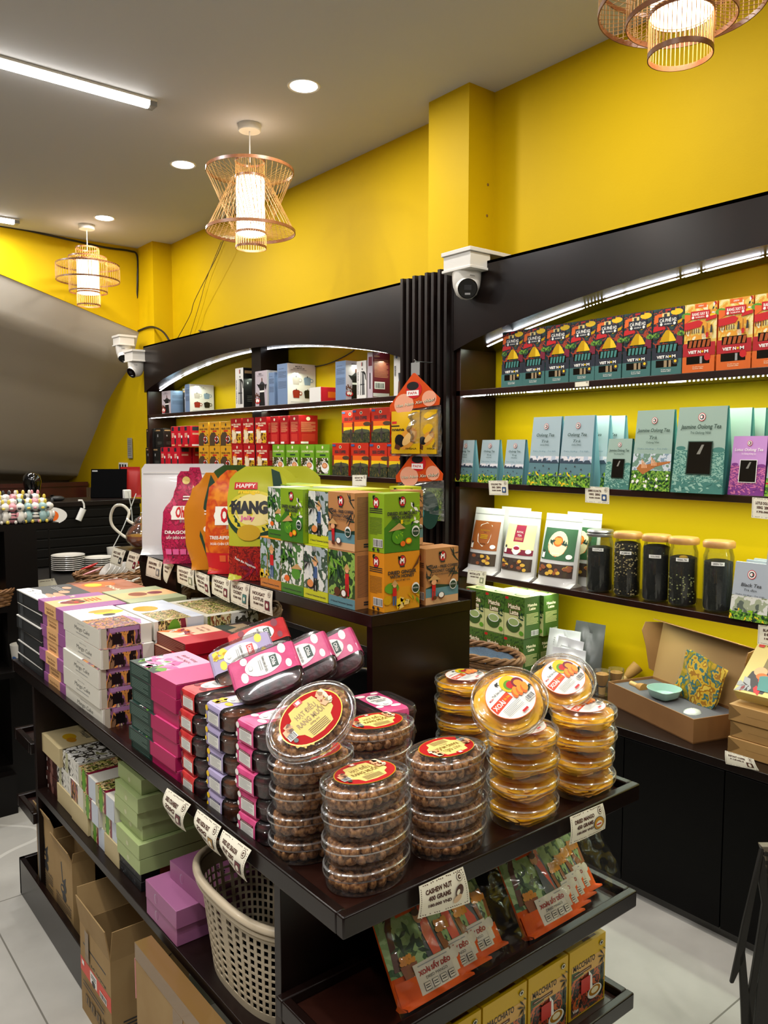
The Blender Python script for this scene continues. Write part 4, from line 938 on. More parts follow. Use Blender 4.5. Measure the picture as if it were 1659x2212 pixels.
mk('moka pot box with blue side, right of the low red box', .10, .12, .22, BLC, bluetext, moka, 747, 840)
mk('white ESPRESSO MAKER box beside the maroon box', .085, .11, .205, WHC, espresso, None, 791, 840)
mk('maroon hand grinder box near the right end', .045, .12, .245, MRC, lambda P: (P.rect(0, 0, 1, 1, mat('lavender_photo_card')), P.rect(.2, .7, .9, .9, MRC), P.rect(.4, .2, .6, .55, BLACK)), maroonf, 805, 820)
mk('white manual grinder box at the right end of the top shelf', .09, .1, .235, WHC, grinder, None, 875, 800)
# cords on top of the left unit and behind the shelf
CORD = mat('black_cable', '#14110f', .5)
def cable(name, label, pts, r=.0035, m=CORD, parent=None, grp=None):
    a = MB(); P = [Vector(p) for p in pts]; out = []
    for i in range(len(P) - 1):
        p0 = P[max(i - 1, 0)]; p1 = P[i]; p2 = P[i + 1]; p3 = P[min(i + 2, len(P) - 1)]
        for k in range(6):
            t = k / 6; out.append(.5 * ((2 * p1) + (p2 - p0) * t + (2 * p0 - 5 * p1 + 4 * p2 - p3) * t * t + (3 * p1 - p0 - 3 * p2 + p3) * t ** 3))
    out.append(P[-1]); a.tube(out, r, m, 6)
    return a.obj(name, parent, smooth=60, label=label, cat=None if parent else 'cable', group=grp)
cable('cable', 'black cable sagging on the yellow wall behind the top shelf', [at_x(px, py, 2.875) for px, py in ((605, 776), (640, 787), (670, 792), (705, 787), (740, 772), (765, 757))])
cable('cable', 'black cable hanging from the ceiling edge down the corner', [at_y(px, py, 6.71) for px, py in ((0, 488), (60, 498), (150, 518), (230, 535), (280, 542))] + [at_x(px, py, 2.71) for px, py in ((296, 552), (297, 600), (296, 660), (297, 711))], .008)
cable('cable', 'black cable looping from the corner to the shelf crown', [at_x(px, py, 2.71) for px, py in ((286, 722), (300, 714), (326, 706), (350, 715), (365, 735), (366, 748))], .008)
cable('cable', 'thin cord running from the crown up behind the lantern', [at_x(px, py, 2.80) for px, py in ((376, 744), (410, 682), (420, 650), (450, 590), (470, 550), (484, 516))], .003, mat('olive_cord', '#6a5410', .6))
cable('cable', 'second thin cord beside the first behind the lantern', [at_x(px, py, 2.86) for px, py in ((406, 738), (430, 660), (447, 600), (478, 522))], .0022, mat('olive_cord'))
cable('cable', 'black plug lead lying on top of the left shelf crown', [at_x(px, py, 2.68) for px, py in ((432, 716), (437, 724), (447, 727), (440, 717), (430, 714))] + [at_x(px, py, 2.66) for px, py in ((465, 718), (478, 714), (486, 704), (500, 706), (497, 712), (485, 712))], .004)
# hanging bags on the fluted column
def hangbag(label, x, yc, ztop, w, h, seed, inner, txtrue=True):
    t = thing('hanging_snack_bag', label, 'snack bag', (x, yc, ztop), 0, 'snack bags hanging on the fluted column')
    OR = mat('orange_header_card', '#d04a14', .3, coat=.4)
    a = MB(); hd = .155
    mb = a
    pts = [(0, w * .02, 0), (0, -w * .02, 0), (0, -w / 2, -hd + .03), (0, -w / 2 * .97, -hd), (0, w / 2 * .97, -hd - .02), (0, w / 2, -hd + .01)]
    a.prism([(-.012, y, z) for _, y, z in pts], (.003, 0, 0), OR)
    P = Panel.flat(a, (-.0125, w / 2, -hd - .02), (0, -1, 0), (0, 0, 1), w, hd + .02)
    P.ell(.8, .3, .14, .1, mat('peach_ink', '#e8a080', .4)); P.ell(.3, .18, .2, .14, mat('peach_ink')); P.ell(.5, .55, .16, .11, RED)
    P.ell(.48, .66, .12, .055, BLACK); P.rect(.36, .40, .6, .54, WHITE); P.txt('PAPA', .48, .47, .07, RED, w=.18); P.txt('Viet Nam Xin chào!', .52, .20, .085, INK, w=.78, bold=.02, shear=.25, rot=.08); P.txt('Viet Nam Xin chào!', .518, .203, .08, CREAM, w=.76, bold=0, shear=.25, rot=.08)
    a.obj('header_card', t, smooth=0)
    CL = clearmat('bag_film', '#ffffff', .35, .05, .08)
    rr = random.Random(seed)
    a = MB(); ph = rr.random() * 5
    def F(u, v, sg, k=0):
        s = 2 * u - 1; b = .022 * math.sin(PI * min(1, v * 1.1)) * (1 - s * s) + .004 * math.sin(14 * u + ph) * math.sin(PI * v) + .003 * math.sin(23 * v + 9 * u)
        return Vector((sg * (b + .001 + k), w / 2 * (.97 + .03 * v) * (1 - 2 * u), -hd - (h) * v))
    a.grid(lambda u, v: F(u, v, -1), 24, 24, CL); a.grid(lambda u, v: F(1 - u, v, 1), 24, 24, CL); a.obj('clear_bag', t, smooth=70)
    inner(t, w, h, hd)
    return t
def banana(t, w, h, hd):
    YP = mat('banana_yellow_pack', '#d8a80c', .3, coat=.4)
    for i, (y0, y1, x) in enumerate(((w * .46, -w * .12, -.012), (-w * .05, -w * .42, -.004))):
        a = MB(); f = lambda u, v, k: Vector((x - .012 * math.sin(PI * u) * math.sin(PI * v) - k, y0 + (y1 - y0) * u, -hd - h * .95 + h * .87 * v))
        a.grid(lambda u, v: f(u, v, 0), 8, 8, YP); a.grid(lambda u, v: f(1 - u, v, -.008), 8, 8, YP); P = Panel(a, y0 - y1, h * .87, f, 4)
        if i == 0:
            P.rect(.02, .70, .22, .76, RED); P.rect(0, .635, .34, .665, BLACK); P.txt('nnana', .28, .57, .075, BLACK, w=.5, bold=.03)
        P.ell(.62, .35, .34, .2, mat('peel_orange_ink', '#d89030', .4), rot=.6); P.ell(.35, .30, .2, .15, BLACK, 14); P.ell(.66, .36, .26, .1, mat('banana_flesh_ink', '#e8b870', .4), rot=.6)
        P.poly([(.12, .12), (.3, .08), (.36, .18), (.18, .24)], BROWN); P.txt('10•02•LA', .72, .12, .04, BLACK, w=.36)
        a.obj('banana_pack', t, label='yellow banana snack pack')
def greenp(t, w, h, hd):
    GP = artmat('green_pack_print', ['#4a5c24', '#6c8434', '#384818', '#8aa04c'], 40)
    a = MB(); f = lambda u, v, k: Vector((-.012 * math.sin(PI * u) - k, w * .44 - w * .88 * u, -hd - h + h * .8 * v)); a.grid(lambda u, v: f(u, v, 0), 8, 6, GP); a.grid(lambda u, v: f(1 - u, v, -.01), 8, 6, GP)
    P = Panel(a, w * .88, h * .8, f, 4); P.ell(.75, .3, .2, .3, DGREEN); P.ell(.4, .2, .24, .16, TEAL); P.rect(.05, .3, .2, .4, PINK); a.obj('green_pack', t, label='green snack pack')
yh = 2.87
t = hangbag('upper clear bag of yellow banana packs hanging on the column', 2.50, yh, 1.945, .36, .235, 1, banana)
a = MB(); a.prism([(-.004, .03, -.01), (-.004, -.03, -.01), (-.004, -.03, .05), (-.004, -.006, .05), (-.004, 0, .062), (-.004, .006, .05), (-.004, .03, .05)], (.002, 0, 0), mat('grey_plastic_hanger', '#8e8e8c', .35)); a.obj('hang_tab', t, smooth=0)
hangbag('lower clear bag with green packs hanging below the banana bag', 2.53, yh - .0, 1.60, .34, .19, 2, greenp)
a = MB(); a.tube([(2.60, yh, 2.0), (2.50, yh, 2.0), (2.49, yh, 2.008)], .003, mat('steel_hook', '#777777', .3, metal=.8), 6); a.tube([(2.60, yh, 1.62), (2.50, yh, 1.62)], .003, mat('steel_hook'), 6); a.obj('display_hook', t, loc=(-2.50, -yh, -1.945))
# fix below: hooks are parts of the upper bag's display
# ================================================================ the display table in the middle
GX0, GX1, GY0, GY1 = .705, 1.515, .98, 2.965
TZ = .857; TF = .839
t = thing('display_table', 'dark wood display table with trays standing in the middle', 'display table', (0, 0, 0))
def tray(nm, x0, y0, x1, y1, z, h=.038, rim=.020, rec=.018, inner=None):
    a = MB(); a.box(x0, y0, z - h, x1, y0 + rim, z, GLOSSW); a.box(x0, y1 - rim, z - h, x1, y1, z, GLOSSW)
    a.box(x0, y0 + rim, z - h, x0 + rim, y1 - rim, z, GLOSSW); a.box(x1 - rim, y0 + rim, z - h, x1, y1 - rim, z, GLOSSW)
    a.box(x0 + rim, y0 + rim, z - h + .002, x1 - rim, y1 - rim, z - rec, INNER); return a.obj(nm, t, bevel=.003)
tray('tabletop', GX0, GY0, GX1, GY1, TZ, .038)
for z in (.61, .368):
    tray('end_tray', GX0, GY0, GX1, 1.19, z); tray('end_tray', GX0, 2.762, GX1, GY1, z)
for y in (1.19, 2.74):
    a = MB(); a.box(GX0 + .012, y, .09, GX1 - .012, y + .022, TZ - .038, WOOD); a.obj('divider_panel', t, bevel=.001)
a = MB(); a.box(GX0 + .012, 1.212, .436, GX1 - .02, 2.74, .46, WOOD); a.obj('bay_shelf', t, bevel=.001)
a = MB(); a.box(1.10, 1.212, .46, 1.12, 2.74, TZ - .038, WOOD); a.box(1.10, 1.212, .1, 1.12, 2.74, .436, WOOD); a.obj('back_panel', t)
a = MB(); pl = GLOSSW
for x0, y0, x1, y1 in ((GX0, 2.25, GX0 + .018, GY1), (GX0, GY1 - .018, GX1, GY1), (GX1 - .018, 2.25, GX1, GY1)): a.box(x0, y0, 0, x1, y1, .134, pl)

a.box(GX0 + .018, 2.25, .0, GX1 - .018, GY1 - .018, .02, pl); a.obj('floor_tray', t, bevel=.002); a = MB(); a.box(GX0 + .012, 1.0, 0, GX1 - .012, 1.21, .09, WOOD); a.obj('plinth', t, bevel=.002)
# raised shelf
RX0, RX1, RY0, RY1, RZ = 1.148, 1.50, 1.475, 3.15, 1.2
t = thing('raised_display_shelf', 'dark raised shelf standing on the display table', 'display shelf', (0, 0, 0))
a = MB(); a.box(RX0, RY0, RZ - .03, RX1 - .02, RY1, RZ, GLOSSW); a.box(RX1 - .02, RY0, RZ - .03, RX1, RY1, RZ + .02, GLOSSW); a.obj('shelf_board', t, bevel=.002)
a = MB(); a.box(RX0 + .012, RY0 + .012, TF, RX1 - .012, RY0 + .034, RZ - .03, WOOD); a.obj('end_panel', t)
a = MB(); a.prism([(RX0 + .012, 2.60, TF), (RX0 + .012, 2.60, RZ - .03), (RX0 + .012, 2.93, RZ - .03), (RX0 + .012, 2.91, 1.10), (RX0 + .012, 2.86, 1.04), (RX0 + .012, 2.82, TF)], (.02, 0, 0), WOOD); a.obj('bracket_panel', t)
a = MB(); a.box(RX1 - .03, RY0 + .034, TF, RX1 - .012, RY1 - .25, RZ - .03, WOOD); a.obj('back_panel', t) if False else None

# ---- price cards
CARD = mat('price_card_paper', '#f0ead6', .45); BR = mat('bronze_ink', '#4a2418', .5)
def price_card(label, p0, p1, p2, p3, words, pic, parent_grp, bend=.0, name='price_card'):
    """curled paper card: corners top-left, top-right, bottom-right, bottom-left"""
    A, B, C_, D = [Vector(p) for p in (p0, p1, p2, p3)]
    w = ((B - A).length + (C_ - D).length) / 2; h = ((D - A).length + (C_ - B).length) / 2
    n = (B - A).cross(A - D).normalized()
    def F(u, v, k):
        p = (D.lerp(C_, u)).lerp(A.lerp(B, u), v)
        return p + n * (k + bend * math.sin(PI * (1 - v)) + bend * .5 * (1 - v) * math.sin(PI * u))
    a = MB(); a.grid(lambda u, v: F(u, v, 0), 8, 8, CARD); a.grid(lambda u, v: F(1 - u, v, -.0004), 8, 8, CARD)
    P = Panel(a, w, h, F, 2)
    for k in range(22):
        r = random.Random(k * 7 + len(label)); e = .03 + .94 * k / 22
        for (x, y) in ((e, .94 + .02 * r.random()), (e, .05 + .02 * r.random())):
            if r.random() < .75: P.mb.add([P.P(x, y), P.P(x + .025 * r.random() + .012, y - .015), P.P(x + .03, y + .018 * r.random()), P.P(x + .01, y + .022)], [(0, 1, 2, 3)], BR)
        if k < 14:
            y = .08 + .84 * k / 14
            for x in (.03, .955): P.mb.add([P.P(x, y), P.P(x + .014, y + .01), P.P(x + .02 * r.random(), y + .035), P.P(x - .004, y + .02)], [(0, 1, 2, 3)], BR)
    P._n()
    k = len(words)
    for i, wd in enumerate(words):
        P.txt(wd, .40 if pic else .46, .74 - .21 * i, .13 if i < k - 1 else .09, BR, w=.56 if i == 0 else .46, bold=.045)
    P.ell(.86, .82, .065, .065, BR, 16); P.ell(.86, .82, .056, .056, CARD, 16); P.ell(.86, .82, .035, .035, BR, 10); P.rect(.85, .8, .885, .84, CARD)
    if pic == 'nut':
        BN = mat('cashew_photo_brown', '#4a2414', .3); P.ell(.80, .47, .11, .075, BN, 16, rot=.9); P.ell(.77, .45, .05, .03, CARD, 12, rot=.9); P.ell(.74, .28, .10, .05, mat('cashew_photo_cream', '#d8b48c', .4), 14, rot=.5)
    elif pic == 'mango':
        P.ell(.78, .40, .15, .125, INK); P.ell(.78, .40, .14, .115, mat('mango_photo_ink', '#c89030', .3)); P.ell(.78, .38, .09, .06, CARD); P.rect(.7, .35, .84, .40, RED)
    elif pic: P.rect(.70, .18, .9, .56, INK); P.rect(.715, .2, .885, .54, pic); P.ell(.8, .36, .05, .06, CARD, 10)
    a.obj(name, smooth=60, label=label, cat='price card', group=parent_grp)
y_ = .968
fr = lambda pts, y: [at_y(px, py, y) for px, py in pts]
price_card('white CASHEW NUT 400 GRAMS price card on the table front edge', *fr([(905, 1915), (1000, 1872), (1015, 1950), (902, 1985)], y_), ['CASHEW NUT', '400 GRAMS', '180.000 VND'], 'nut', 'price cards on the front edge of the table', .004)
price_card('white DRIED MANGO 450 GRAMS price card on the table front edge', *fr([(1231, 1765), (1302, 1735), (1307, 1790), (1229, 1826)], y_), ['DRIED MANGO', '450 GRAMS', '180.000 VND'], 'mango', 'price cards on the front edge of the table', .004)
lf = lambda pts, x: [at_x(px, py, x) for px, py in pts]
REDP = mat('cranberry_photo', '#6a1a20', .35); TAN = mat('tan_photo', '#b08848', .4)
for lab, pts, wd, pc_ in (('white DRIED STRAWBERRY price card curling off the left table edge', [(361, 1702), (412, 1738), (402, 1797), (364, 1756)], ['DRIED STRAWBERRY', '220G', '120.000 VND'], REDP),
                     ('white DRIED PASSION FRUIT price card curling off the left table edge', [(427, 1748), (478, 1786), (478, 1850), (434, 1800)], ['DRIED PASSION FRUIT', '220G', '120.000 VND'], TAN),
                     ('white DRIED RED DRAGON FRUIT price card curling off the left table edge', [(482, 1792), (543, 1837), (534, 1906), (490, 1846)], ['DRIED RED DRAGON', 'FRUIT 220G', '120.000 VND'], REDP)):
    price_card(lab, *lf(pts, .70), wd, pc_, 'price cards on the left edge of the table', .012)
G6 = 'price cards along the edge of the raised shelf'
for lab, pts, wd, pc_ in (('RICE COOKIES price card, first at the far end of the raised shelf', [(246, 1182), (272, 1190), (262, 1226), (237, 1216)], ['RICE CAKE', '75.000 VND'], INK),
        ('second price card from the far end of the raised shelf', [(280, 1190), (303, 1198), (291, 1237), (270, 1228)], ['DJI DONUTS', '85.000 VND'], MAROON),
        ('third price card from the far end, left of the wooden bracket', [(320, 1202), (351, 1214), (347, 1253), (315, 1243)], ['SALMON PEPPER', '50.000 VND'], GREY),
        ('narrow tilted price card on the wooden bracket', [(354, 1212), (376, 1220), (360, 1260), (353, 1250)], ['NOUGAT', '75.000 VND'], None),
        ('NOUGAT MATCHA price card right of the wooden bracket', [(383, 1221), (419, 1231), (421, 1274), (384, 1258)], ['NOUGAT', 'MATCHA', '75.000 VND'], mat('sage_photo', '#a8ac8c', .4)),
        ('NOUGAT MELON price card, second right of the bracket', [(420, 1231), (452, 1244), (455, 1290), (427, 1274)], ['NOUGAT', 'MELON', '75.000 VND'], MAROON),
        ('NOUGAT TARO price card, third right of the bracket', [(459, 1241), (498, 1252), (496, 1302), (458, 1282)], ['NOUGAT', 'TARO', '75.000 VND'], MAROON),
        ('NOUGAT COCONUT price card, second from the right of the row', [(499, 1252), (540, 1263), (536, 1316), (499, 1300)], ['NOUGAT', 'COCONUT', '75.000 VND'], TEAL),
        ('NOUGAT LOTUS price card, rightmost of the row', [(541, 1264), (589, 1277), (589, 1331), (541, 1314)], ['NOUGAT', 'LOTUS', '75.000 VND'], MAROON)):
    price_card(lab, *lf(pts, RX0 - .004), wd, pc_, G6, .002)
G7 = 'price cards on the wall shelves'
for lab, pts, wd, pc_ in (('OOLONG TEA price card under the middle shelf', [(1055, 1038), (1097, 1038), (1098, 1070), (1057, 1069)], ['OOLONG TEA', '50G  200G', '50.000 120.000'], BLUE), ('JASMINE OOLONG TEA price card under the middle shelf', [(1264, 1050), (1316, 1053), (1316, 1089), (1264, 1085)], ['JASMINE OOLONG TEA', '100G  200G', '90.000 150.000'], BLUE),
        ('LOTUS OOLONG price card cut off by the right edge', [(1625, 1074), (1690, 1079), (1690, 1125), (1623, 1118)], ['LOTUS OOLONG', '100G  200G', '170.000'], BLUE), ('MATCHA LATTE price card under the white pouches', [(1011, 1230), (1051, 1235), (1047, 1267), (1008, 1259)], ['MATCHA LATTE', '120.000 VND'], mat('sage_photo')),
        ('lower price card cut off by the right edge under the black tea', [(1638, 1349), (1700, 1356), (1700, 1400), (1636, 1391)], ['BLACK TEA', '100G', '140.000'], None), ('small price card under the coconut coffee boxes', [(651, 1024), (675, 1024), (675, 1040), (651, 1040)], ['INSTANT'], None),
        ('small INSTANT TEA price card under the egg coffee boxes', [(761, 1026), (792, 1026), (791, 1050), (761, 1050)], ['INSTANT TEA', '100.000'], None), ('plain paper slip on the edge of the top right shelf', [(1242, 826), (1272, 823), (1272, 834), (1242, 836)], [], None)):
    price_card(lab, *lf(pts, XF - .004), wd, pc_, G7)
price_card('INSTANT COFFEE 9 LEVELS price card on the counter edge', *lf([(1566, 1621), (1628, 1640), (1640, 1665), (1568, 1650)], XC - .004), ['INSTANT COFFEE', '9 LEVELS'], BROWN, G7, .003)

# ---- clear food boxes
CLEAR = clearmat('clear_pet_plastic', '#fdfdfe', .10, .015, .09)
NUT = mat('roasted_cashew_skin', '#6c3c1e', .42, noise_='#c8925c', scale=170, bump=.4)
MANGO = mat('dried_mango_flesh', '#e89c00', .35, noise_='#ffc414', scale=24, bump=.3)
def ovs(rx, ry): return lambda t: (rx * math.cos(t), ry * math.sin(t))
NH = .0475
def clampv(a, rx, ry):
    out = []
    for x, y, z in a.v:
        q = math.hypot(x / rx, y / ry); f = .96 / q if q > .96 else 1
        out.append((x * f, y * f, min(max(z, .0025), .040)))
    a.v = out
RIMC = clearmat('pet_rim_highlight', '#f4f4f6', .5, .16, .08)  # whitish, hazier rings put in as highlights along the box rims
def nutmesh(rx, ry, seed):
    r = random.Random(seed); a = MB()
    def nut(x, y, z):
        al, be = r.random() * PI, (r.random() - .5) * .8; k0 = len(a.v)
        s = .85 + .3 * r.random(); a.ball((0, 0, 0), (.0135 * s, .0092 * s, .0098 * s), NUT, 8, 6, lambda v: Vector((v.x, v.y + .18 * v.x * v.x, v.z)))
        a.xform(Matrix.Translation((x, y, z)) @ Matrix.Rotation(al, 4, 'Z') @ Matrix.Rotation(be + PI / 2 * (r.random() < .35), 4, 'Y'), k0)
    for lay, z in ((0, .0125), (1, .0265)):
        n = 22
        for i in range(n):
            an = 2 * PI * (i + .5 * lay + .25 * r.random()) / n; nut((rx - .017) * math.cos(an), (ry - .017) * math.sin(an), z + .002 * r.random())
    for i in range(12): an = 2 * PI * i / 12; nut((rx - .042) * math.cos(an), (ry - .040) * math.sin(an), .028)
    for i in range(5): nut((i - 2) * .016, (r.random() - .5) * .02, .027)
    clampv(a, rx, ry); return a.mesh('cashew_nuts', 80)
def mangomesh(rx, ry, seed):
    r = random.Random(seed); a = MB(); p = [r.random() * 6 for _ in range(6)]
    def fold(v):
        an = math.atan2(v.y, v.x); rd = math.hypot(v.x, v.y)
        s = 1 - .13 * abs(math.sin(2.6 * PI * v.z + 1.3 * math.sin(2 * an + p[0]) + .5 * math.sin(5 * an + p[1]))) - .05 * math.sin(3 * an + p[2])
        z = v.z * (1 + .0 * rd) + .22 * math.sin(3 * an + p[3] + 3 * rd) * min(1, rd * 2) + .10 * math.sin(7 * v.x + p[4]) * math.sin(6 * v.y + p[5])
        return Vector((v.x * s, v.y * s, z))
    a.ball((0, 0, .020), (rx * 1.0, ry * 1.0, .0165), MANGO, 40, 22, lambda v: fold(Vector((math.copysign(abs(v.x) ** .75, v.x), math.copysign(abs(v.y) ** .75, v.y), v.z))))
    for lay in range(2):
        for k in range(4):
            an = 2 * PI * (k + .5 * lay) / 5 + r.random() * .6; R = .030; k0 = len(a.v); p1, p2 = r.random() * 6, r.random() * 6
            def fn(v, p1=p1, p2=p2):
                w = .9 * math.sin(3.1 * v.x + p1) + .7 * math.sin(4.3 * v.y + p2); return Vector((v.x * (1 + .12 * math.sin(5 * v.y + p1)), v.y * (1 + .1 * math.sin(6 * v.x + p2)), v.z + .55 * w))
            a.ball((0, 0, 0), (.032, .025, .0055), MANGO, 16, 10, fn)
            a.xform(Matrix.Translation(((rx - .046) * math.cos(an), (ry - .040) * math.sin(an), .015 + .014 * lay)) @ Matrix.Rotation(an + r.random(), 4, 'Z') @ Matrix.Rotation((r.random() - .5) * .25, 4, 'X'), k0)
    clampv(a, rx, ry); return a.mesh('dried_mango', 80)
def ovalbox(name, label, cat, grp, rx, ry, h, contents, cname, clabel, draw, lr):
    t = thing(name, label, cat, (0, 0, 0), 0, grp); s = ovs(rx, ry)
    a = MB(); a.loft([(.0001, .0015), (.86, .0015), (.90, .0005), (.935, .005), (.955, .016), (.965, h * .62)], CLEAR, 44, s); a.obj('base', t, smooth=60)
    a = MB(); a.loft([(.985, h * .60), (1.0, h * .61), (1.0, h * .66), (.985, h * .68), (.985, h * .84), (.97, h * .9), (.93, h * .92), (.90, h * .90), (.86, h * .91), (.80, h * .985), (.76, h), (.0001, h)], CLEAR, 44, s)
    a.loft([(.984, h * .60), (1.004, h * .60), (1.006, h * .655), (.984, h * .625)], mat('pet_rim', '#c9c9cc', .15, spec=.8) if False else RIMC, 44, s)
    a.loft([(.985, h * .83), (1.003, h * .85), (.99, h * .885), (.965, h * .90)], RIMC, 44, s); ld_ = a.obj('lid', t, smooth=60)
    o = bpy.data.objects.new(cname, contents); COL.objects.link(o); o.parent = t; tag(o, clabel, kind='stuff')
    a = MB(); P = Panel.flat(a, (-rx * lr, ry * lr, h + .0002), (1, 0, 0), (0, -1, 0), 2 * rx * lr, 2 * ry * lr)
    # face up: u along +X, v along +Y
    P = Panel.flat(a, (-rx * lr, -ry * lr, h + .0003), (1, 0, 0), (0, 1, 0), 2 * rx * lr, 2 * ry * lr); P.k = 0; draw(P); a.obj('label', ld_, smooth=0)
    return t
def ocir(P, r, m, n=36):
    P.mb.add([P.P(.5, .5)] + [P.P(.5 + r * math.cos(2 * PI * i / n), .5 + r * math.sin(2 * PI * i / n)) for i in range(n)], [(0, 1 + i, 1 + (i + 1) % n) for i in range(n)], m); P._n()
LABY = mat('label_butter_yellow', '#e6d07c', .65, spec=.2); LABR = mat('label_scarlet', '#b40e12', .65, spec=.2)
def cashlab(P):
    ocir(P, .5, GOLD); ocir(P, .485, LABR)
    P.poly([(.16, .40), (.12, .62), (.26, .70), (.3, .86), (.45, .88), (.55, .88), (.72, .84), (.74, .72), (.88, .60), (.84, .38), (.74, .30), (.70, .16), (.5, .12), (.3, .15), (.26, .30)], LABY)
    OLV = mat('label_olive_gold', '#8a6a10', .4)
    P.txt('HẠT ĐIỀU', .50, .665, .11, OLV, w=.36, bold=.03); P.txt('RANG MUỐI', .49, .50, .11, OLV, w=.46, bold=.03); P.txt('(500g tín)', .5, .39, .04, BROWN, w=.16, bold=0)
    P.lines(.34, .16, .66, .34, 5, BROWN, 2, .3); P.rect(.44, .85, .56, .96, RED); P.rect(.47, .87, .53, .94, WHITE); P.code(.06, .38, .18, .5, INK, WHITE); P.ell(.12, .32, .035, .035, DGREEN, 8); P.leaves(.74, .52, .90, .78, 10, [SKIN, CREAM], .06, 3, .8); P.leaves(.08, .52, .2, .66, 6, [SKIN, BROWN], .05, 5, .8)
def manlab(P):
    ocir(P, .5, ORANGE); ocir(P, .488, WHITE); P.poly([(.03, .40), (.52, .46), (.52, .64), (.04, .60)], mat('vermilion_ink', '#dc4420', .4))
    P.txt('XOÀI', .20, .515, .10, WHITE, w=.27, bold=.03); P.txt('Sấy Dẻo', .43, .54, .05, YEL, w=.15, bold=.01); P.txt('Thế Sơn food', .38, .73, .055, INK, w=.3, bold=0, shear=.2); P.txt('MON', .17, .70, .04, RED, w=.1); P.leaves(.4, .8, .52, .9, 3, [INK], .06, 2)
    P.ell(.68, .72, .18, .18, YEL, 20); P.ell(.66, .70, .11, .10, GREEN, 16, rot=.3); P.ell(.69, .68, .09, .08, RED, 14); P.ell(.82, .62, .11, .12, MAROON, 16, rot=.5); P.ell(.82, .60, .07, .09, mat('mango_flesh_ink', '#f0982c', .4), 14, rot=.5); P.leaves(.86, .36, .98, .52, 4, [DGREEN], .06, 4)
    for k in range(6): P.ell(.60 + .05 * k, .48 - .012 * k + .04 * (k % 2), .06, .10, mat('mango_flesh_ink') if k % 2 else ORANGE, 10, rot=-.5)
    P.lines(.14, .2, .56, .38, 6, GREY, 4, .35); P.code(.66, .18, .84, .28, INK, WHITE); P.rect(.4, .07, .54, .12, RED)
CRX, CRY = .088, .0635
nutd = [nutmesh(CRX * .95, CRY * .95, s) for s in (1, 2, 3)]
cash0 = ovalbox('cashew_box', 'x', 'nut box', 'clear oval boxes of salted cashew nuts', CRX, CRY, NH, nutd[0], 'cashew_nuts', 'whole brown roasted cashew nuts', cashlab, .70)
MRX, MRY = .082, .072
mgd = [mangomesh(MRX * .95, MRY * .95, s) for s in (1, 2, 3)]
mang0 = ovalbox('dried_mango_box', 'x', 'dried mango box', 'clear oval boxes of dried mango', MRX, MRY, NH, mgd[0], 'dried_mango', 'folded orange dried mango slices', manlab, .66)
HN = {4: ['bottom', 'third from the top', 'second from the top', 'top'], 3: ['bottom', 'middle', 'top']}
def stack(src, first, n, x, y, rz, label, datas, seed, cname):
    r = random.Random(seed)
    for i in range(n):
        o = dup(src) if not first[0] else src; first[0] = False
        o.location = (x + (r.random() - .5) * .006 * (i > 0), y + (r.random() - .5) * .006 * (i > 0), TF + .0006 + i * NH * 1.004); o.rotation_euler = (0, 0, rz + (r.random() - .5) * .12)
        for c in o.children:
            if c.name.startswith(cname): c.data = datas[(i + seed) % len(datas)]; c.rotation_euler = (0, 0, PI * ((i * 7 + seed) % 2))
        tag(o, label % HN[n][i])
fc = [True]
stack(cash0, fc, 4, .830, 1.080, .06, '%s cashew box in the stack nearest the table corner', nutd, 1, 'cashew_nuts')
stack(cash0, fc, 4, .810, 1.226, .04, '%s cashew box in the stack behind the nearest one', nutd, 2, 'cashew_nuts')
stack(cash0, fc, 4, 1.022, 1.076, PI + .05, '%s cashew box in the stack left of the dried mango', nutd, 3, 'cashew_nuts')
stack(cash0, fc, 4, 1.005, 1.275, .0, '%s cashew box in the back stack before the black fruit boxes', nutd, 5, 'cashew_nuts')
fm = [True]
stack(mang0, fm, 4, 1.225, 1.065, .25, '%s dried mango box in the middle mango stack', mgd, 1, 'dried_mango')
stack(mang0, fm, 4, 1.427, 1.07, .3, '%s dried mango box, stack at the right end of the table', mgd, 2, 'dried_mango')
stack(mang0, fm, 4, 1.39, 1.40, .2, '%s dried mango box in the back stack before the basket', mgd, 3, 'dried_mango')
# tilted ones on top
def tilt(src, label, px, py, d, nrm, spin):
    p = O + ray(px, py) * d; n = Vector(nrm).normalized()
    q = Vector((0, 0, 1)).rotation_difference(n).to_matrix().to_4x4() @ Matrix.Rotation(spin, 4, 'Z')
    o = dup(src, label=label); o.rotation_euler = q.to_euler(); o.location = p - n * NH; return o
ztop = TF + 4 * NH * 1.004
tilt(cash0, 'tilted cashew box leaning on top of the second stack', 672, 1549, 1.385, (-.50, -.62, .85), .10)
tilt(mang0, 'tilted dried mango box propped on the middle mango stack', 1103, 1505, 1.555, (-.45, -.65, 1.0), .12)
tilt(mang0, 'tilted dried mango box propped on the right end mango stack', 1217, 1462, 1.80, (-.45, -.65, 1.2), .12)

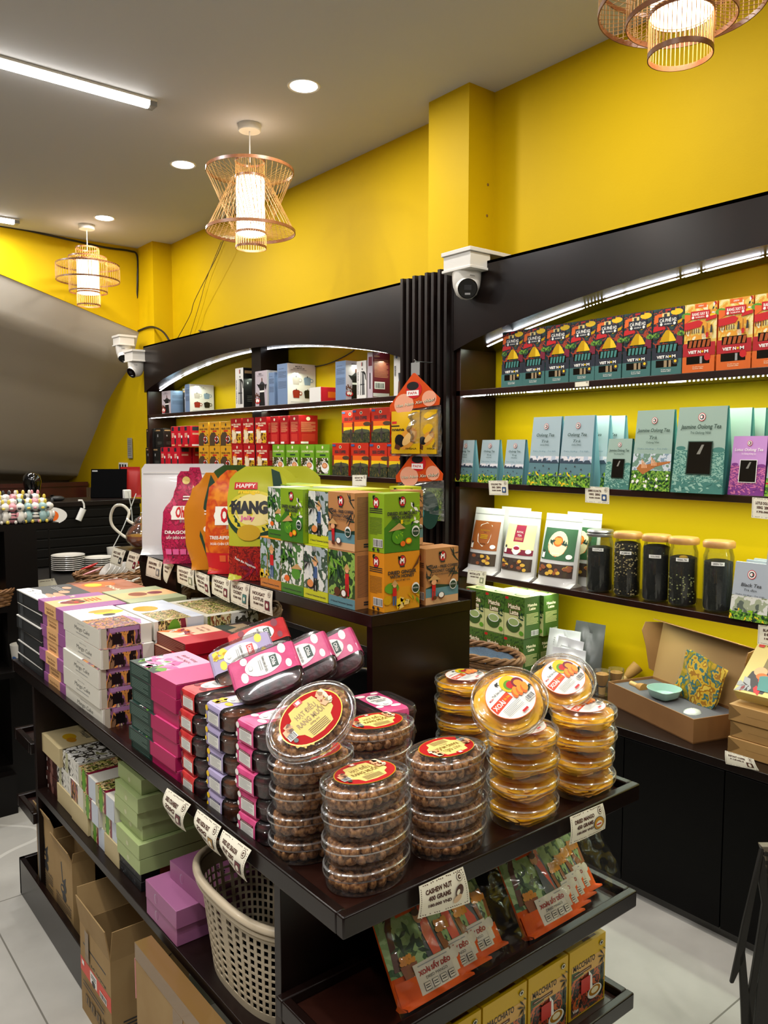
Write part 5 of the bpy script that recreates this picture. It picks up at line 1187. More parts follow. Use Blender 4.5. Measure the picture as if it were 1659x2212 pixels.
# ---- rectangular fruit boxes with paper sleeves
DARKF = mat('dried_berry_fill', '#1a080a', .4, noise_='#4a1018', scale=70, bump=.6); BRF = mat('dried_passion_fill', '#3c1a08', .35, noise_='#7a3c12', scale=60, bump=.5)
def rr(rx, ry, e=5): return lambda t: (rx * abs(math.cos(t)) ** (2 / e) * (1 if math.cos(t) >= 0 else -1), ry * abs(math.sin(t)) ** (2 / e) * (1 if math.sin(t) >= 0 else -1))
def fruitbox(label, grp, ink, side_ink, fill, title, dots, flow=None):
    rx, ry, h = .072, .058, .0455
    t = thing('dried_fruit_box', label, 'dried fruit box', (0, 0, 0), 0, grp); s = rr(rx, ry)
    a = MB(); a.loft([(.0001, .001), (.90, .001), (.94, .004), (.965, .028)], CLEAR, 36, s); a.obj('base', t, smooth=50)
    a = MB(); a.loft([(.985, .027), (1.0, .028), (1.0, .031), (.98, .032), (.97, .041), (.94, h - .001), (.9, h), (.0001, h)], CLEAR, 36, s); a.obj('lid', t, smooth=50)
    a = MB(); a.loft([(.0001, .003), (.9, .003), (.93, .012), (.93, .034), (.7, .038), (.0001, .037)], fill, 36, s); tag(a.obj('dried_fruit', t, smooth=60), kind='stuff')
    a = MB(); y0, y1 = .042, -.022; X = rx + .0012
    prof = [(-X + .012, -.0004), (-X + .001, .003), (-X, .010), (-X, .036), (-X + .003, .043), (-X + .010, h + .001), (X - .010, h + .001), (X - .003, .043), (X, .036), (X, .010), (X - .001, .003), (X - .012, -.0004)]
    a.add([(x, y, z) for y in (y0, y1) for x, z in prof], [(i, i + 1, 12 + i + 1, 12 + i) for i in range(11)], ink)
    P = Panel.flat(a, (-X, y0, .006), (0, -1, 0), (0, 0, 1), y0 - y1, .034); P.k = 1
    P.rect(.16, .05, .90, .82, WHITE); P.rect(.16, .70, .9, .84, side_ink); P.txt('NUTRITION FACTS', .53, .77, .06, WHITE, w=.6, bold=0); P.lines(.22, .1, .84, .66, 9, GREY, 3, .3); P.ell(.08, .85, .1, .1, dots, 10); P.ell(.03, .3, .06, .08, dots, 8)
    P = Panel.flat(a, (-X + .010, y0, h + .001), (0, -1, 0), (1, 0, 0), y0 - y1, 2 * X - .02); P.k = 1
    P.ell(.15, .86, .2, .13, dots, 12); P.ell(.78, .9, .16, .1, dots, 12); P.ell(.75, .15, .2, .12, dots, 12); P.ell(.15, .2, .15, .12, dots, 12)
    if flow: P.leaves(.05, .03, .45, .25, 9, [flow], .14, 3, .8)
    P.ell(.5, .5, .40, .62, WHITE, 26); P.rect(.28, .62, .74, .74, title[1]); P.txt('Ohla', .5, .675, .07, WHITE, w=.34, bold=.02); P.txt(title[0], .5, .52, .04, INK, w=.62, bold=.02); P.lines(.3, .42, .7, .48, 2, GREY); P.ell(.5, .28, .1, .08, GREY, 8); P.ell(.5, .28, .085, .07, WHITE, 8)
    a.obj('paper_sleeve', t, smooth=40); return t
PK = mat('magenta_sleeve', '#c83c74', .4, noise_='#d8548a', scale=30); RD = mat('red_sleeve', '#b81c28', .4, noise_='#d03c38', scale=30); LV = mat('lavender_sleeve', '#a89cc0', .4)
fb = [fruitbox('x', 'dried strawberry boxes in red sleeves', RD, mat('tomato_ink', '#d84838', .4), DARKF, ('DÂU TÂY SẤY DẺO', DGREEN), MAROON),
      fruitbox('x', 'dried passion fruit boxes in lavender sleeves', LV, mat('indigo_ink', '#3c3068', .4), BRF, ('CHANH DÂY', RED), YEL, YEL),
      fruitbox('x', 'dried dragon fruit boxes in pink sleeves', PK, MAROON, DARKF, ('THANH LONG SẤY DẺO', DGREEN), WHITE)]
HN5 = ['bottom', 'fourth from the top', 'third from the top', 'second from the top', 'top']
for k, (x, y, nm) in enumerate(((.802, 1.582, 'red-sleeved strawberry box in the left sleeved stack'), (.802, 1.455, 'lavender-sleeved passion fruit box in the middle sleeved stack'), (.802, 1.325, 'pink-sleeved dragon fruit box in the right sleeved stack'))):
    r = random.Random(k + 3)
    for i in range(5):
        o = fb[k] if i == 0 else dup(fb[k]); o.location = (x + (r.random() - .5) * .006, y + (r.random() - .5) * .006, TF + .0006 + .0466 * i); o.rotation_euler = (0, 0, (r.random() - .5) * .1); tag(o, HN5[i] + ' ' + nm)
for i in range(4): o = dup(fb[2], loc=(1.11, 1.385, TF + .0006 + .0466 * i), rz=PI / 2 - .1, label=['bottom', 'third from the top', 'second from the top', 'top'][i] + ' black-looking fruit box in the dark stack before the end panel')
def tiltb(src, label, px, py, d, nrm, spin):
    p = O + ray(px, py) * d; n = Vector(nrm).normalized(); q = Vector((0, 0, 1)).rotation_difference(n).to_matrix().to_4x4() @ Matrix.Rotation(spin, 4, 'Z')
    return dup(src, loc=p - n * .0455, rot=q.to_euler(), label=label)
tb = [tiltb(fb[2], 'front pink-sleeved dragon fruit box lying tilted on the stacks', 572, 1444, 1.66, (-.55, -.50, .75), -.35), tiltb(fb[2], 'middle tilted pink-sleeved box leaning behind the front one', 650, 1425, 1.80, (-.62, -.5, .55), -.35),
      tiltb(fb[2], 'rear tilted pink-sleeved box leaning farthest right', 712, 1415, 1.88, (-.62, -.5, .5), -.35), tiltb(fb[1], 'tilted lavender-sleeved box behind the front pink one', 523, 1418, 1.80, (-.55, -.45, .8), -.35), tiltb(fb[0], 'tilted red-sleeved box behind the lavender one', 560, 1380, 1.93, (-.5, -.45, .8), -.35)]
# ================================================================ cake boxes on the left of the table
G8 = 'gift boxes stacked on the left of the table'
def column(name, cat, grp, mb, n, x, y, h, label, z0=TF, jit=.006, seed=1, rz=0, names=None):
    r = random.Random(seed); src = None
    nm = names or {1: [''], 2: ['bottom', 'top']}.get(n) or (['bottom'] + ['%s from the top' % ['second', 'third', 'fourth', 'fifth', 'sixth', 'seventh'][n - 2 - i] for i in range(1, n - 1)] + ['top'])
    for i in range(n):
        if src is None: src = mb.obj(name, bevel=.0012); o = src
        else: o = dup(src)
        o.location = (x + (r.random() - .5) * jit, y + (r.random() - .5) * jit, z0 + .0005 + i * (h + .0006)); o.rotation_euler = (0, 0, rz + (r.random() - .5) * .02)
        tag(o, (nm[i] + ' ' + label).strip(), cat, grp)
    return src
BLKC = mat('charcoal_card', '#1b1c1e', .5)
def bl_f(P): P.rect(0, .0, 1, 1, BLKC); P.lines(.3, .12, .92, .85, 9, mat('charcoal_print', '#3a3d40', .5), 3, .35); P.rect(.1, .1, .24, .9, mat('charcoal_print')); P.rect(0, .94, 1, 1, WHITE)
def bl_t(P):
    P.rect(0, 0, 1, 1, WHITE); P.rect(.0, .22, 1, 1, mat('slate_card', '#34383a', .5)); P.poly([(0, .22), (.25, .34), (.5, .24), (.8, .3), (1, .22), (1, .1), (0, .1)], WHITE)
    for x, y, a, b in ((.75, .45, .22, .05), (.55, .62, .10, .06), (.3, .8, .09, .05), (.82, .3, .28, .05)): P.ell(x, y, a, b, mat('mochi_photo', '#d89c7c', .4), 16)
    P.lines(.15, .55, .45, .7, 3, GREY); P.leaves(.1, .1, .9, .3, 20, [GREY, WHITE], .03, 4)
column('mochi_gift_box', 'gift box', G8, carton(.29, .178, .0435, BLKC, bl_f, None, bl_t), 6, .816, 2.805, .0437, 'charcoal mochi gift box at the far end of the table')
def br_t(P): P.rect(0, 0, 1, 1, mat('rust_card', '#a8603c', .45)); P.ell(.3, .4, .2, .2, ORANGE); P.ell(.3, .3, .12, .1, YEL); P.txt('Mochi', .65, .5, .12, CREAM, w=.4); P.rect(.0, .0, .08, 1, mat('rust_dark', '#7a3c28', .5))
column('mochi_gift_box', 'gift box', G8, carton(.29, .19, .0435, mat('rust_card'), None, None, br_t), 6, 1.003, 2.805, .0437, 'rust-coloured gift box behind the charcoal stack', seed=3)
PUR = mat('plum_card', '#9a5a94', .45); PEA = mat('peach_card', '#e8b47c', .45)
def pu_f(P): P.rect(.27, 0, .73, 1, PEA); P.txt('Mochi Mix Box', .5, .55, .2, BROWN, w=.32, bold=0); P.lines(.36, .15, .64, .35, 2, BROWN)
def pu_t(P): P.rect(.27, 0, .73, 1, PEA); P.ell(.45, .3, .10, .12, WHITE); P.ell(.52, .38, .14, .12, mat('chestnut_ink', '#8a4018', .4)); P.ell(.5, .25, .08, .07, MAROON); P.leaves(.3, .38, .7, .5, 5, [DGREEN, RED], .06, 3); P.lines(.4, .55, .6, .8, 4, ORANGE, 2, .5); P.txt('Mix', .15, .5, .1, CREAM, w=.12)
pm = carton(.25, .195, .0382, PUR, pu_f, None, pu_t)
column('mochi_mix_box', 'gift box', G8, pm, 7, .826, 2.555, .0383, 'plum and peach mix box in the second table stack', seed=5, jit=.012)
SAGE = mat('sage_card', '#a8b088', .45)
column('mochi_mix_box', 'gift box', G8, carton(.25, .19, .0382, SAGE, None, None, lambda P: (P.rect(.3, 0, .72, 1, PEA), P.ell(.48, .4, .14, .12, mat('chestnut_ink')), P.ell(.5, .7, .1, .1, MAROON))), 7, 1.023, 2.555, .0383, 'sage and peach mix box behind the plum stack', seed=6)
OFFW = mat('offwhite_card', '#d8d4c8', .5); STREET = artmat('old_street_print', ['#8a6a4c', '#1c1812', '#d89448', '#8c5c80', '#2c2420', '#c8b898'], 34, stretch=(1.6, 1.6, .5))
STREET2 = artmat('green_street_print', ['#c8b868', '#7a8438', '#2c2418', '#d8c888', '#8c4a2c', '#e8dcb0'], 38, stretch=(1.6, 1.6, .6))
PENART = artmat('pen_branch_print', ['#e4e2dc', '#e4e2dc', '#3c3830', '#e4e2dc', '#8c8c5c'], 30)
def ck_f(P): P.txt('Mango Cake', .55, .52, .22, INK, w=.42, bold=0, shear=.15); P.txt('Bánh Xoài', .52, .78, .07, GREY, w=.18, bold=-.005); P.lines(.38, .22, .72, .3, 1, GREY)
def ck_s(P): P.rect(.04, 0, .78, 1, STREET); P.rect(.24, .12, .42, .68, BLACK); P.rect(.2, .75, .75, .98, mat('wisteria_ink', '#a87aa8', .5)); P.rect(.52, .1, .60, .6, BLACK); P.rect(.04, 0, .14, 1, mat('aged_wall_ink', '#b8b09c', .5))
def ck_t(P): P.rect(0, 0, 1, 1, WHITE); P.ell(.38, .72, .12, .12, YEL); P.ell(.3, .66, .09, .10, mat('mango_flesh_ink', '#f0982c', .4)); P.ell(.52, .74, .06, .05, INK); P.rect(.62, .08, 1, .72, STREET); P.poly([(.6, .72), (1, .8), (1, .6)], mat('wisteria_ink')); P.txt('Mango Cake', .3, .3, .08, GREY, w=.3, bold=0)
column('cake_box', 'cake box', G8, carton(.31, .148, .0535, OFFW, ck_f, ck_s, lambda P: (P.rect(0, 0, 1, 1, WHITE), P.ell(.3, .7, .1, .14, YEL), P.ell(.22, .6, .07, .12, mat('mango_flesh_ink')), P.ell(.42, .62, .05, .06, INK), P.rect(.55, .0, 1, .78, STREET), P.poly([(.5, .78), (.8, .95), (1, .8)], mat('wisteria_ink')), P.txt('Mango Cake', .66, .9, .08, GREY, w=.3, bold=0))), 5, .801, 2.272, .0537, 'off-white Mango Cake box in the third stack along the table', seed=7, jit=.016)
def c2_s(P): P.rect(.08, 0, .62, 1, STREET2); P.ell(.4, .45, .12, .2, GREEN); P.poly([(.56, 0), (.66, 0), (.62, 1), (.52, 1)], MAROON); P.rect(.66, 0, 1, 1, mat('pale_sky_card', '#c4ccd8', .45))
column('cake_box', 'cake box', G8, carton(.30, .15, .0535, OFFW, None, c2_s, lambda P: (P.rect(0, 0, 1, 1, mat('pale_sky_card')), P.ell(.35, .35, .14, .12, GOLD), P.rect(.55, .1, 1, .75, STREET2))), 5, .957, 2.268, .0537, 'cake box printed with a green street, behind the Mango Cake stack', seed=8)
DKG = mat('olive_shadow_card', '#6a6a50', .5)
column('cake_box', 'cake box', G8, carton(.28, .17, .052, mat('ivory_card', '#c4c0b0', .5), None, lambda P: (P.rect(0, 0, .45, 1, STREET2), P.rect(.45, 0, 1, 1, PENART)), lambda P: P.rect(.1, .1, .9, .9, STREET2)), 5, 1.125, 2.262, .0525, 'cake box with branch drawing under the raised shelf', seed=9)
GRT = mat('bottle_green_card', '#18362e', .45); MAG = mat('hot_pink_card', '#b01c58', .42)
def gp_f(P): P.rect(0, 0, .48, 1, GRT); P.lines(.04, .12, .42, .88, 6, mat('green_print', '#7c9488', .5), 4, .22); P.rect(.48, 0, 1, 1, MAG); P.rect(.475, 0, .49, 1, mat('dark_plum_edge', '#5a0c30', .5))
def gp_t(P): P.rect(0, 0, .55, 1, mat('blossom_card', '#dca0bc', .45)); P.poly([(0, 0), (0, .6), (.2, .3), (.55, .12), (.55, 0)], GRT); P.leaves(.05, .05, .5, .55, 26, [PINK, mat('petal_ink', '#e87cac', .4), WHITE, GREEN], .07, 6, .6); P.txt('Bánh Vàng', .3, .82, .06, MAROON, w=.3, bold=0, shear=.2); P.txt('Minh Ngọc', .3, .7, .06, MAROON, w=.3, bold=0, shear=.2); P.rect(.55, 0, 1, 1, mat('rose_pink_card', '#d04880', .42))
column('bakery_gift_box', 'gift box', G8, carton(.27, .15, .0325, MAG, gp_f, None, gp_t), 7, .801, 1.778, .0326, 'green and hot pink floral gift box in the fourth stack', seed=10, jit=.010)
RDC = mat('cherry_gift_card', '#b00c24', .4); BRC = mat('brick_gift_card', '#6a2214', .45)
def rd_f(P): P.rect(0, 0, 1, 1, BRC); P.lines(.03, .1, .95, .9, 6, mat('brick_print', '#b87860', .5), 4, .22)
def rd_t(P): P.rect(0, 0, .55, 1, mat('apricot_card', '#e0b898', .45)); P.poly([(0, .1), (.2, .5), (.3, .3), (0, 0)], ORANGE); P.leaves(.1, .15, .5, .5, 12, [RED, ORANGE, MAROON, WHITE], .09, 6, .4); P.txt('Bánh Vàng', .3, .82, .06, MAROON, w=.3, bold=0, shear=.2); P.txt('Minh Ngọc', .3, .7, .06, MAROON, w=.3, bold=0, shear=.2)
column('bakery_gift_box', 'gift box', G8, carton(.185, .15, .0345, RDC, rd_f, None, rd_t), 7, .955, 2.016, .0346, 'brick and cherry red maple gift box behind the pink stack', seed=11, jit=.010)
column('bakery_gift_box', 'gift box', G8, carton(.18, .13, .033, mat('umber_card', '#2c1c18', .5), None, None, lambda P: (P.rect(0, 0, 1, 1, mat('umber_card')), P.rect(.1, .2, .9, .8, mat('wheat_card', '#a08868', .5)), P.poly([(.0, .0), (.4, .2), (.3, .5), (.0, .4)], GRT))), 7, 1.10, 2.01, .0335, 'dark umber gift box in the shade under the raised shelf', seed=12)

# ================================================================ goods on the raised shelf
G9 = 'candy and dried fruit boxes on the raised shelf'
SW = .113; SH_ = .143; SD = .062
def brandm(P, cx, cy, r): P.ell(cx, cy, r, r * 1.15, INK, 18); P.ell(cx, cy, r * .86, r, RED, 16); P.txt('M', cx, cy, r * 1.0 * P.w / P.h, WHITE, w=r * 1.1, bold=.05); P.leaves(cx - r * 1.3, cy, cx - r * .6, cy + r * .6, 3, [DGREEN], r * .7, 2); P.rect(cx - r * .6, cy - r * 1.25 * P.w / P.h, cx + r * .6, cy - r * .95 * P.w / P.h, INK)
NB = mat('field_green_ink', '#3e7a1c', .4)
def badge(P, cx, cy): P.ell(cx, cy, .11, .12, WHITE); P.ell(cx, cy - .01, .095, .09, DGREEN); P.txt('NATURAL', cx, cy, .025, WHITE, w=.15, bold=0)
def fig(P, x, y, s, top, bot, hat):   # little farm figure
    P.rect(x - .05 * s, y - .16 * s, x - .01 * s, y + .02 * s, bot); P.rect(x + .01 * s, y - .16 * s, x + .05 * s, y + .02 * s, bot); P.rect(x - .055 * s, y, x + .055 * s, y + .14 * s, top); P.ell(x, y + .19 * s, .055 * s, .055 * s, SKIN, 10); P.poly([(x - .10 * s, y + .2 * s), (x + .10 * s, y + .2 * s), (x, y + .28 * s)], hat)
def kum(P):
    P.poly([(0, .42), (.3, .62), (.6, .45), (1, .5), (1, .3), (0, .3)], NB); P.rect(0, 0, 1, .34, NB); P.leaves(.74, .45, 1, .8, 14, [WHITE, LGREEN, DGREEN], .07, 5, .4)
    brandm(P, .5, .86, .10); P.txt('DRIED KUMQUAT', .5, .66, .058, INK, w=.84, bold=.04); P.txt('WITH HONEY', .5, .59, .058, INK, w=.62, bold=.04); P.txt('TẮC SẤY MẬT ONG', .5, .52, .03, INK, w=.44, bold=.01)
    P.ell(.36, .26, .16, .15, mat('kumquat_green_ink', '#4c9020', .4)); P.poly([(.1, .36), (.58, .40), (.40, .50)], mat('straw_hat_ink', '#c89c60', .5)); P.leaves(.2, .2, .5, .34, 5, [LGREEN], .04, 2); P.rect(.44, .48, .5, .55, YEL); P.ell(.5, .14, .07, .06, ORANGE, 12); P.ell(.66, .18, .09, .07, ORANGE, 14); P.ell(.66, .18, .065, .05, YEL, 12); badge(P, .86, .34); P.txt('150 G', .6, .03, .02, INK, w=.12, bold=0)
def tbl(P):
    brandm(P, .5, .84, .2); P.lines(.1, .66, .9, .76, 3, INK, 1, .4); P.lines(.12, .3, .88, .6, 12, INK, 2, .25); P.code(.35, .1, .92, .22, INK, WHITE); P.ell(.35, .045, .07, .07, INK, 8); P.ell(.65, .045, .07, .07, INK, 8)
def txside(P): P.lines(.08, .2, .92, .93, 34, INK, 5, .32); P.lines(.3, .05, .9, .13, 2, INK, 5, .7)
def ging(P):
    P.rect(0, 0, 1, .40, mat('ginger_field_ink', '#d8941c', .4)); brandm(P, .5, .85, .11); P.txt('DRIED GINGER', .5, .66, .058, INK, w=.8, bold=.04); P.txt('WITH HONEY', .5, .59, .058, INK, w=.7, bold=.04); P.txt('GỪNG SẤY MẬT ONG', .5, .52, .03, INK, w=.44, bold=.01)
    P.ell(.2, .4, .2, .12, GREEN, 14); P.ell(.08, .2, .12, .1, GOLD, 14); P.leaves(.6, .1, 1, .3, 12, [GREEN, GOLD], .09, 4, .2); P.poly([(.72, .64), (.95, .78), (1, .95), (.88, .8)], BROWN); fig(P, .27, .26, 1.0, RED, BLUE, mat('straw_hat_ink')); P.leaves(.36, .06, .62, .2, 14, [YEL, mat('ginger_root_ink', '#e8c878', .4)], .07, 8, .7); badge(P, .86, .36)
def coco(P):
    P.rect(0, .0, 1, .14, mat('sand_ink', '#d8a878', .5)); P.rect(0, .13, 1, .30, mat('sea_ink', '#5c8a94', .5)); P.poly([(0, .3), (.3, .36), (.7, .32), (1, .36), (1, .29), (0, .29)], DGREEN)
    for x in (.9, .04): P.leaves(x - .12, .45, min(x + .12, 1), .72 if x < .5 else .92, 12, [DGREEN, INK], .13, 5, .12)
    brandm(P, .5, .85, .11); P.txt('SUGAR - FREE COFFEE', .5, .67, .05, INK, w=.94, bold=.04); P.txt('COCONUT CANDY', .5, .595, .05, INK, w=.74, bold=.04); P.txt('KẸO DỪA CÀ PHÊ KHÔNG ĐƯỜNG', .5, .53, .03, INK, w=.7, bold=.01)
    fig(P, .22, .24, 1.0, RED, RED, mat('straw_hat_ink')); P.ell(.22, .42, .12, .06, BLACK, 12); P.ell(.22, .40, .08, .06, SKIN, 12); P.poly([(.04, .44), (.42, .44), (.22, .54)], mat('straw_hat_ink')); P.ell(.44, .15, .10, .08, BROWN); P.ell(.44, .16, .075, .06, WHITE); P.ell(.24, .12, .06, .045, BROWN); badge(P, .8, .33)
def spec(kind):
    def d(P):
        c = [mat('sienna_strip', '#c87828', .4), NB, mat('lemon_strip', '#c8c820', .4), mat('sea_ink')][kind]
        P.rect(0, .18, 1, .98, artmat('specialty_sky%d' % kind, [['#8aa0b4', '#3c6a34', '#b8c4c8', '#2c4a24'], ['#dce0d8', '#3a5c30', '#e8e8e0', '#4a7a3c'], ['#d4d8d4', '#e4e4dc', '#3c5440', '#a8b4b8'], ['#3c6a2c', '#1c3a1c', '#8ab04c', '#24481c']][kind], 30))
        P.rect(0, 0, 1, .17, c); P.txt('A Natural Vietnamese Specialty', .5, .075, .035, INK, w=.84, bold=.02); P.ell(.45, .93, .09, .07, GREY, 10)
        if kind == 0: fig(P, .58, .46, 1.5, RED, BLUE, mat('straw_hat_ink')); P.leaves(0, .2, .4, .34, 10, [GOLD, YEL], .09, 4, .7); P.rect(.36, .2, .39, .7, mat('straw_hat_ink'))
        if kind == 1: P.ell(.68, .40, .2, .14, mat('kumquat_green_ink')); P.poly([(.44, .48), (.95, .50), (.74, .60)], mat('straw_hat_ink')); P.ell(.28, .28, .12, .08, ORANGE); P.leaves(0, .6, .5, .85, 14, [DGREEN, NB], .12, 4, .6)
        if kind == 2: fig(P, .5, .40, 1.5, BLUE, BLACK, mat('straw_hat_ink')); P.ell(.3, .26, .16, .09, BLACK); P.ell(.3, .29, .13, .09, mat('shrimp_ink', '#e08c4c', .4)); P.leaves(.0, .55, .5, .9, 14, [DGREEN, INK], .14, 4, .14)
        if kind == 3: fig(P, .72, .42, 1.3, RED, RED, mat('straw_hat_ink')); P.ell(.35, .26, .12, .1, BROWN); P.ell(.6, .25, .12, .1, BROWN); P.ell(.6, .25, .08, .07, WHITE); P.leaves(0, .5, .5, .95, 14, [DGREEN, GREEN], .2, 4, .14)
    return d
KG = mat('kumquat_box_card', '#86a81c', .42); OG = mat('ginger_box_card', '#dc8c18', .42); TN = mat('coconut_box_card', '#b8804c', .45); YG = mat('chartreuse_box_card', '#b8c018', .42); WG = mat('grey_white_box_card', '#c4c8c0', .45)
def snackbox(label, m, front, side, x0, y0, z, rot=0, w=SW, d=SD, top=None):
    """near corner of the box at (x0, y0)"""
    mb = carton(w, d, SH_, m, front, side, top, sidel=side)
    o = mb.obj('snack_box', bevel=.001, label=label, cat='snack box', group=G9)
    if rot: o.location = (x0 + w / 2, y0 + d / 2, z); o.rotation_euler = (0, 0, PI / 2)
    else: o.location = (x0 + d / 2, y0 + w / 2, z)
    return o
z0 = RZ + .0005; zu = z0 + SH_ + .001
snackbox('orange DRIED GINGER WITH HONEY box at the shelf corner, lower layer', OG, ging, tbl, 1.192, 1.482, z0, 1)
snackbox('green DRIED KUMQUAT WITH HONEY box at the shelf corner, upper layer', KG, kum, tbl, 1.192, 1.482, zu, 1)
snackbox('tan coffee coconut candy box standing alone right of the ginger box', TN, coco, tbl, 1.328, 1.484, z0, 1)
snackbox('yellow-green coconut candy box turned sideways in the upper right', YG, tbl, tbl, 1.515 - SD - .01, 1.70, zu, 0, w=.07, d=.06)
snackbox('yellow-green box under the sideways coconut candy box', YG, tbl, tbl, 1.515 - SD - .01, 1.70, z0, 0, w=.07, d=.06)
snackbox('tan box behind the corner kumquat box, upper layer', TN, coco, tbl, 1.325, 1.56, zu, 1, w=.06)
snackbox('tan box behind the lone coffee candy box, lower layer', TN, coco, tbl, 1.325, 1.56, z0, 1, w=.10)
ys = [1.552, 1.668, 1.782, 1.896]
for k, (lb, m, kd) in enumerate((('tan box side with palm trees and coconuts, lower layer', TN, 3), ('lemon box side with a porter and mountains, lower layer', YG, 2), ('green box side with kumquats and a straw hat, lower layer', KG, 1), ('orange box side with a farmer in sugar cane, lower layer', OG, 0))):
    snackbox(lb, m, spec(kd), txside, 1.155, ys[k] - .002, z0, 0, w=.112, d=.09)
snackbox('tan coffee coconut candy box facing the aisle, upper layer', TN, coco, txside, 1.155, 1.550, zu, 0, w=.112, d=.09)
snackbox('lemon box set back between the candy and kumquat boxes, upper layer', YG, spec(2), txside, 1.165, 1.668, zu, 0, w=.10, d=.09)
snackbox('green kumquat box pulled forward in the upper layer', KG, kum, txside, 1.150, 1.772, zu, 0, w=.112, d=.088)
snackbox('white box with trees at the left end of the upper layer', WG, spec(1), txside, 1.160, 1.888, zu, 0, w=.08, d=.09)
for k in range(4):
    for lv, zz in (('lower', z0), ('upper', zu)):
        snackbox('yellow-topped box in the back row of the raised shelf, %s layer, %s' % (lv, ['nearest', 'second', 'third', 'farthest'][k]), [YG, WG, YG, KG][k], spec(2), txside, 1.262, 1.665 + .116 * k if k else 1.665, zz, 0, w=.112, d=.10)

# ---- shaped fruit pouches
def shaped(label, w, h, d, m, outline, draw, loc, rz, seed, lean=.04, cat='dried fruit pouch', name='fruit_pouch', top=.10):
    return pouch(w, h, d, m, draw, 8, top, lean, outline, True, .002, seed).obj(name, loc=loc, rz=rz, label=label, cat=cat, group='pouches on the raised shelf', smooth=60)
def cols(*pts):
    def f(v):
        for (a, b), (c, d_) in zip(pts, pts[1:]):
            if v <= c: t_ = (v - a) / (c - a + 1e-9); t_ = t_ * t_ * (3 - 2 * t_); return b + (d_ - b) * t_
        return pts[-1][1]
    return f
WP = mat('plain_white_foil', '#d4d4d6', .3, bump=.15, scale=8, coat=.2)
shaped('large plain white foil pouch at the back of the raised shelf', .315, .335, .09, WP, lambda v: 1 if v < .96 else 1 - (v - .96) * 2, lambda P: (P.rect(.02, .885, .98, .892, GREY), P.rect(.02, .90, .98, .905, WHITE)), (1.29, 2.80, RZ + .001), 1.0, 3, .06)
OHW = lambda P, x, y, w_, c=WHITE: (P.ell(x, y, w_ * .55, w_ * .3, c, 20), P.rect(x - w_ * .5, y - w_ * .16, x + w_ * .5, y + w_ * .16, c), P.txt('Ohla', x, y + .006, w_ * .24, RED, w=w_ * .62, bold=.05), P.txt('BY LUGIA', x + w_ * .1, y - w_ * .2, w_ * .06, GREY, w=w_ * .4))
DF = artmat('dragon_skin_print', ['#a81448', '#b8184c', '#8c1038', '#c42458'], 60); MGO = artmat('ripe_mango_print', ['#d4500c', '#e07010', '#c43c10', '#e88c18'], 14, interp='LINEAR')
def dragon(P):
    P.ell(.52, .90, .22, .08, mat('sepal_ink', '#d8c070', .4), 14); P.poly([(.66, .45), (.98, .6), (.9, .85), (.7, .75)], mat('fruit_flesh_ink', '#e0b898', .4)); OHW(P, .42, .55, .46); P.txt('Dried', .6, .40, .035, ORANGE, w=.3, shear=.3, bold=0); P.txt('DRAGON FRUIT', .47, .34, .035, WHITE, w=.8, bold=.03); P.txt('SẤY DẺO KHÔNG ĐƯỜNG', .5, .28, .025, WHITE, w=.78); P.leaves(.1, .05, .9, .26, 30, [INK], .02, 7)
    for k in range(4): P.rect(.08 + .15 * k, .10, .2 + .15 * k, .16, PINK)
    P.leaves(.1, .6, .6, .8, 10, [INK], .015, 7); P.lines(.4, .68, .72, .74, 2, WHITE)
def mangop(P):
    P.rect(.0, .0, 1, .2, RED); OHW(P, .47, .56, .56); P.txt('Dried', .47, .41, .035, ORANGE, w=.3, shear=.3, bold=0); P.txt('TREE-RIPENED MANGO', .5, .35, .032, WHITE, w=.8, bold=.03); P.txt('XOÀI CHÍN CÂY KHÔNG ĐƯỜNG', .5, .29, .022, WHITE, w=.78)
    for k in range(4): P.rect(.28 + .16 * k, .12, .4 + .16 * k, .18, mat('sunset_ink', '#e06030', .4))
def leafp(P): P.poly([(.5, .05), (.78, .3), (.84, .7), (.6, .98), (.38, .7), (.3, .35)], mat('mango_leaf_ink')); P.ell(.52, .42, .14, .08, WHITE); P.ell(.52, .42, .08, .045, RED); P.lines(.4, .56, .7, .62, 2, WHITE)
def happy(P):
    P.rect(0, 0, 1, .30, artmat('chili_powder_print', ['#8c1410', '#a82014', '#6a0c0c', '#b83018'], 80)); P.ell(.46, .56, .48, .36, mat('mango_leaf_ink'), 24); P.ell(.46, .60, .46, .34, mat('mango_yellow_ink', '#d8c838', .4), 24); P.ell(.46, .62, .36, .26, mat('mango_pale_ink', '#e8d890', .4), 24)
    P.rect(.1, .80, .5, .86, RED); P.txt('HAPPY', .3, .83, .035, WHITE, w=.34); P.txt('mango', .36, .78, .035, YEL, w=.36, bold=.05); P.txt('MANGO', .46, .64, .10, INK, w=.78, bold=.07); P.txt('Jelly', .34, .55, .04, PINK, w=.24); P.ell(.36, .42, .2, .13, mat('jelly_ink', '#c8a028', .3)); P.poly([(.84, .5), (1, .6), (1, .95), (.9, .98)], DGREEN)
    P.leaves(.3, .05, .7, .2, 12, [RED, MAROON], .12, 4, .2); P.poly([(.68, .1), (.86, .12), (.8, .17)], WHITE); P.txt('Taste the Happiness', .3, .16, .02, WHITE, w=.4, rot=-.4)
FO = lambda c: mat('foil_' + c.strip('#'), c, .28, coat=.3)
c45 = .95
shaped('dragon fruit shaped red pouch in front of the white pouch', .17, .315, .07, DF, cols((0, .92), (.25, 1), (.55, .92), (.74, .5), (.86, .36), (.95, .34), (1, .2)), dragon, (1.19, 2.57, RZ + .001), 1.05, 4)
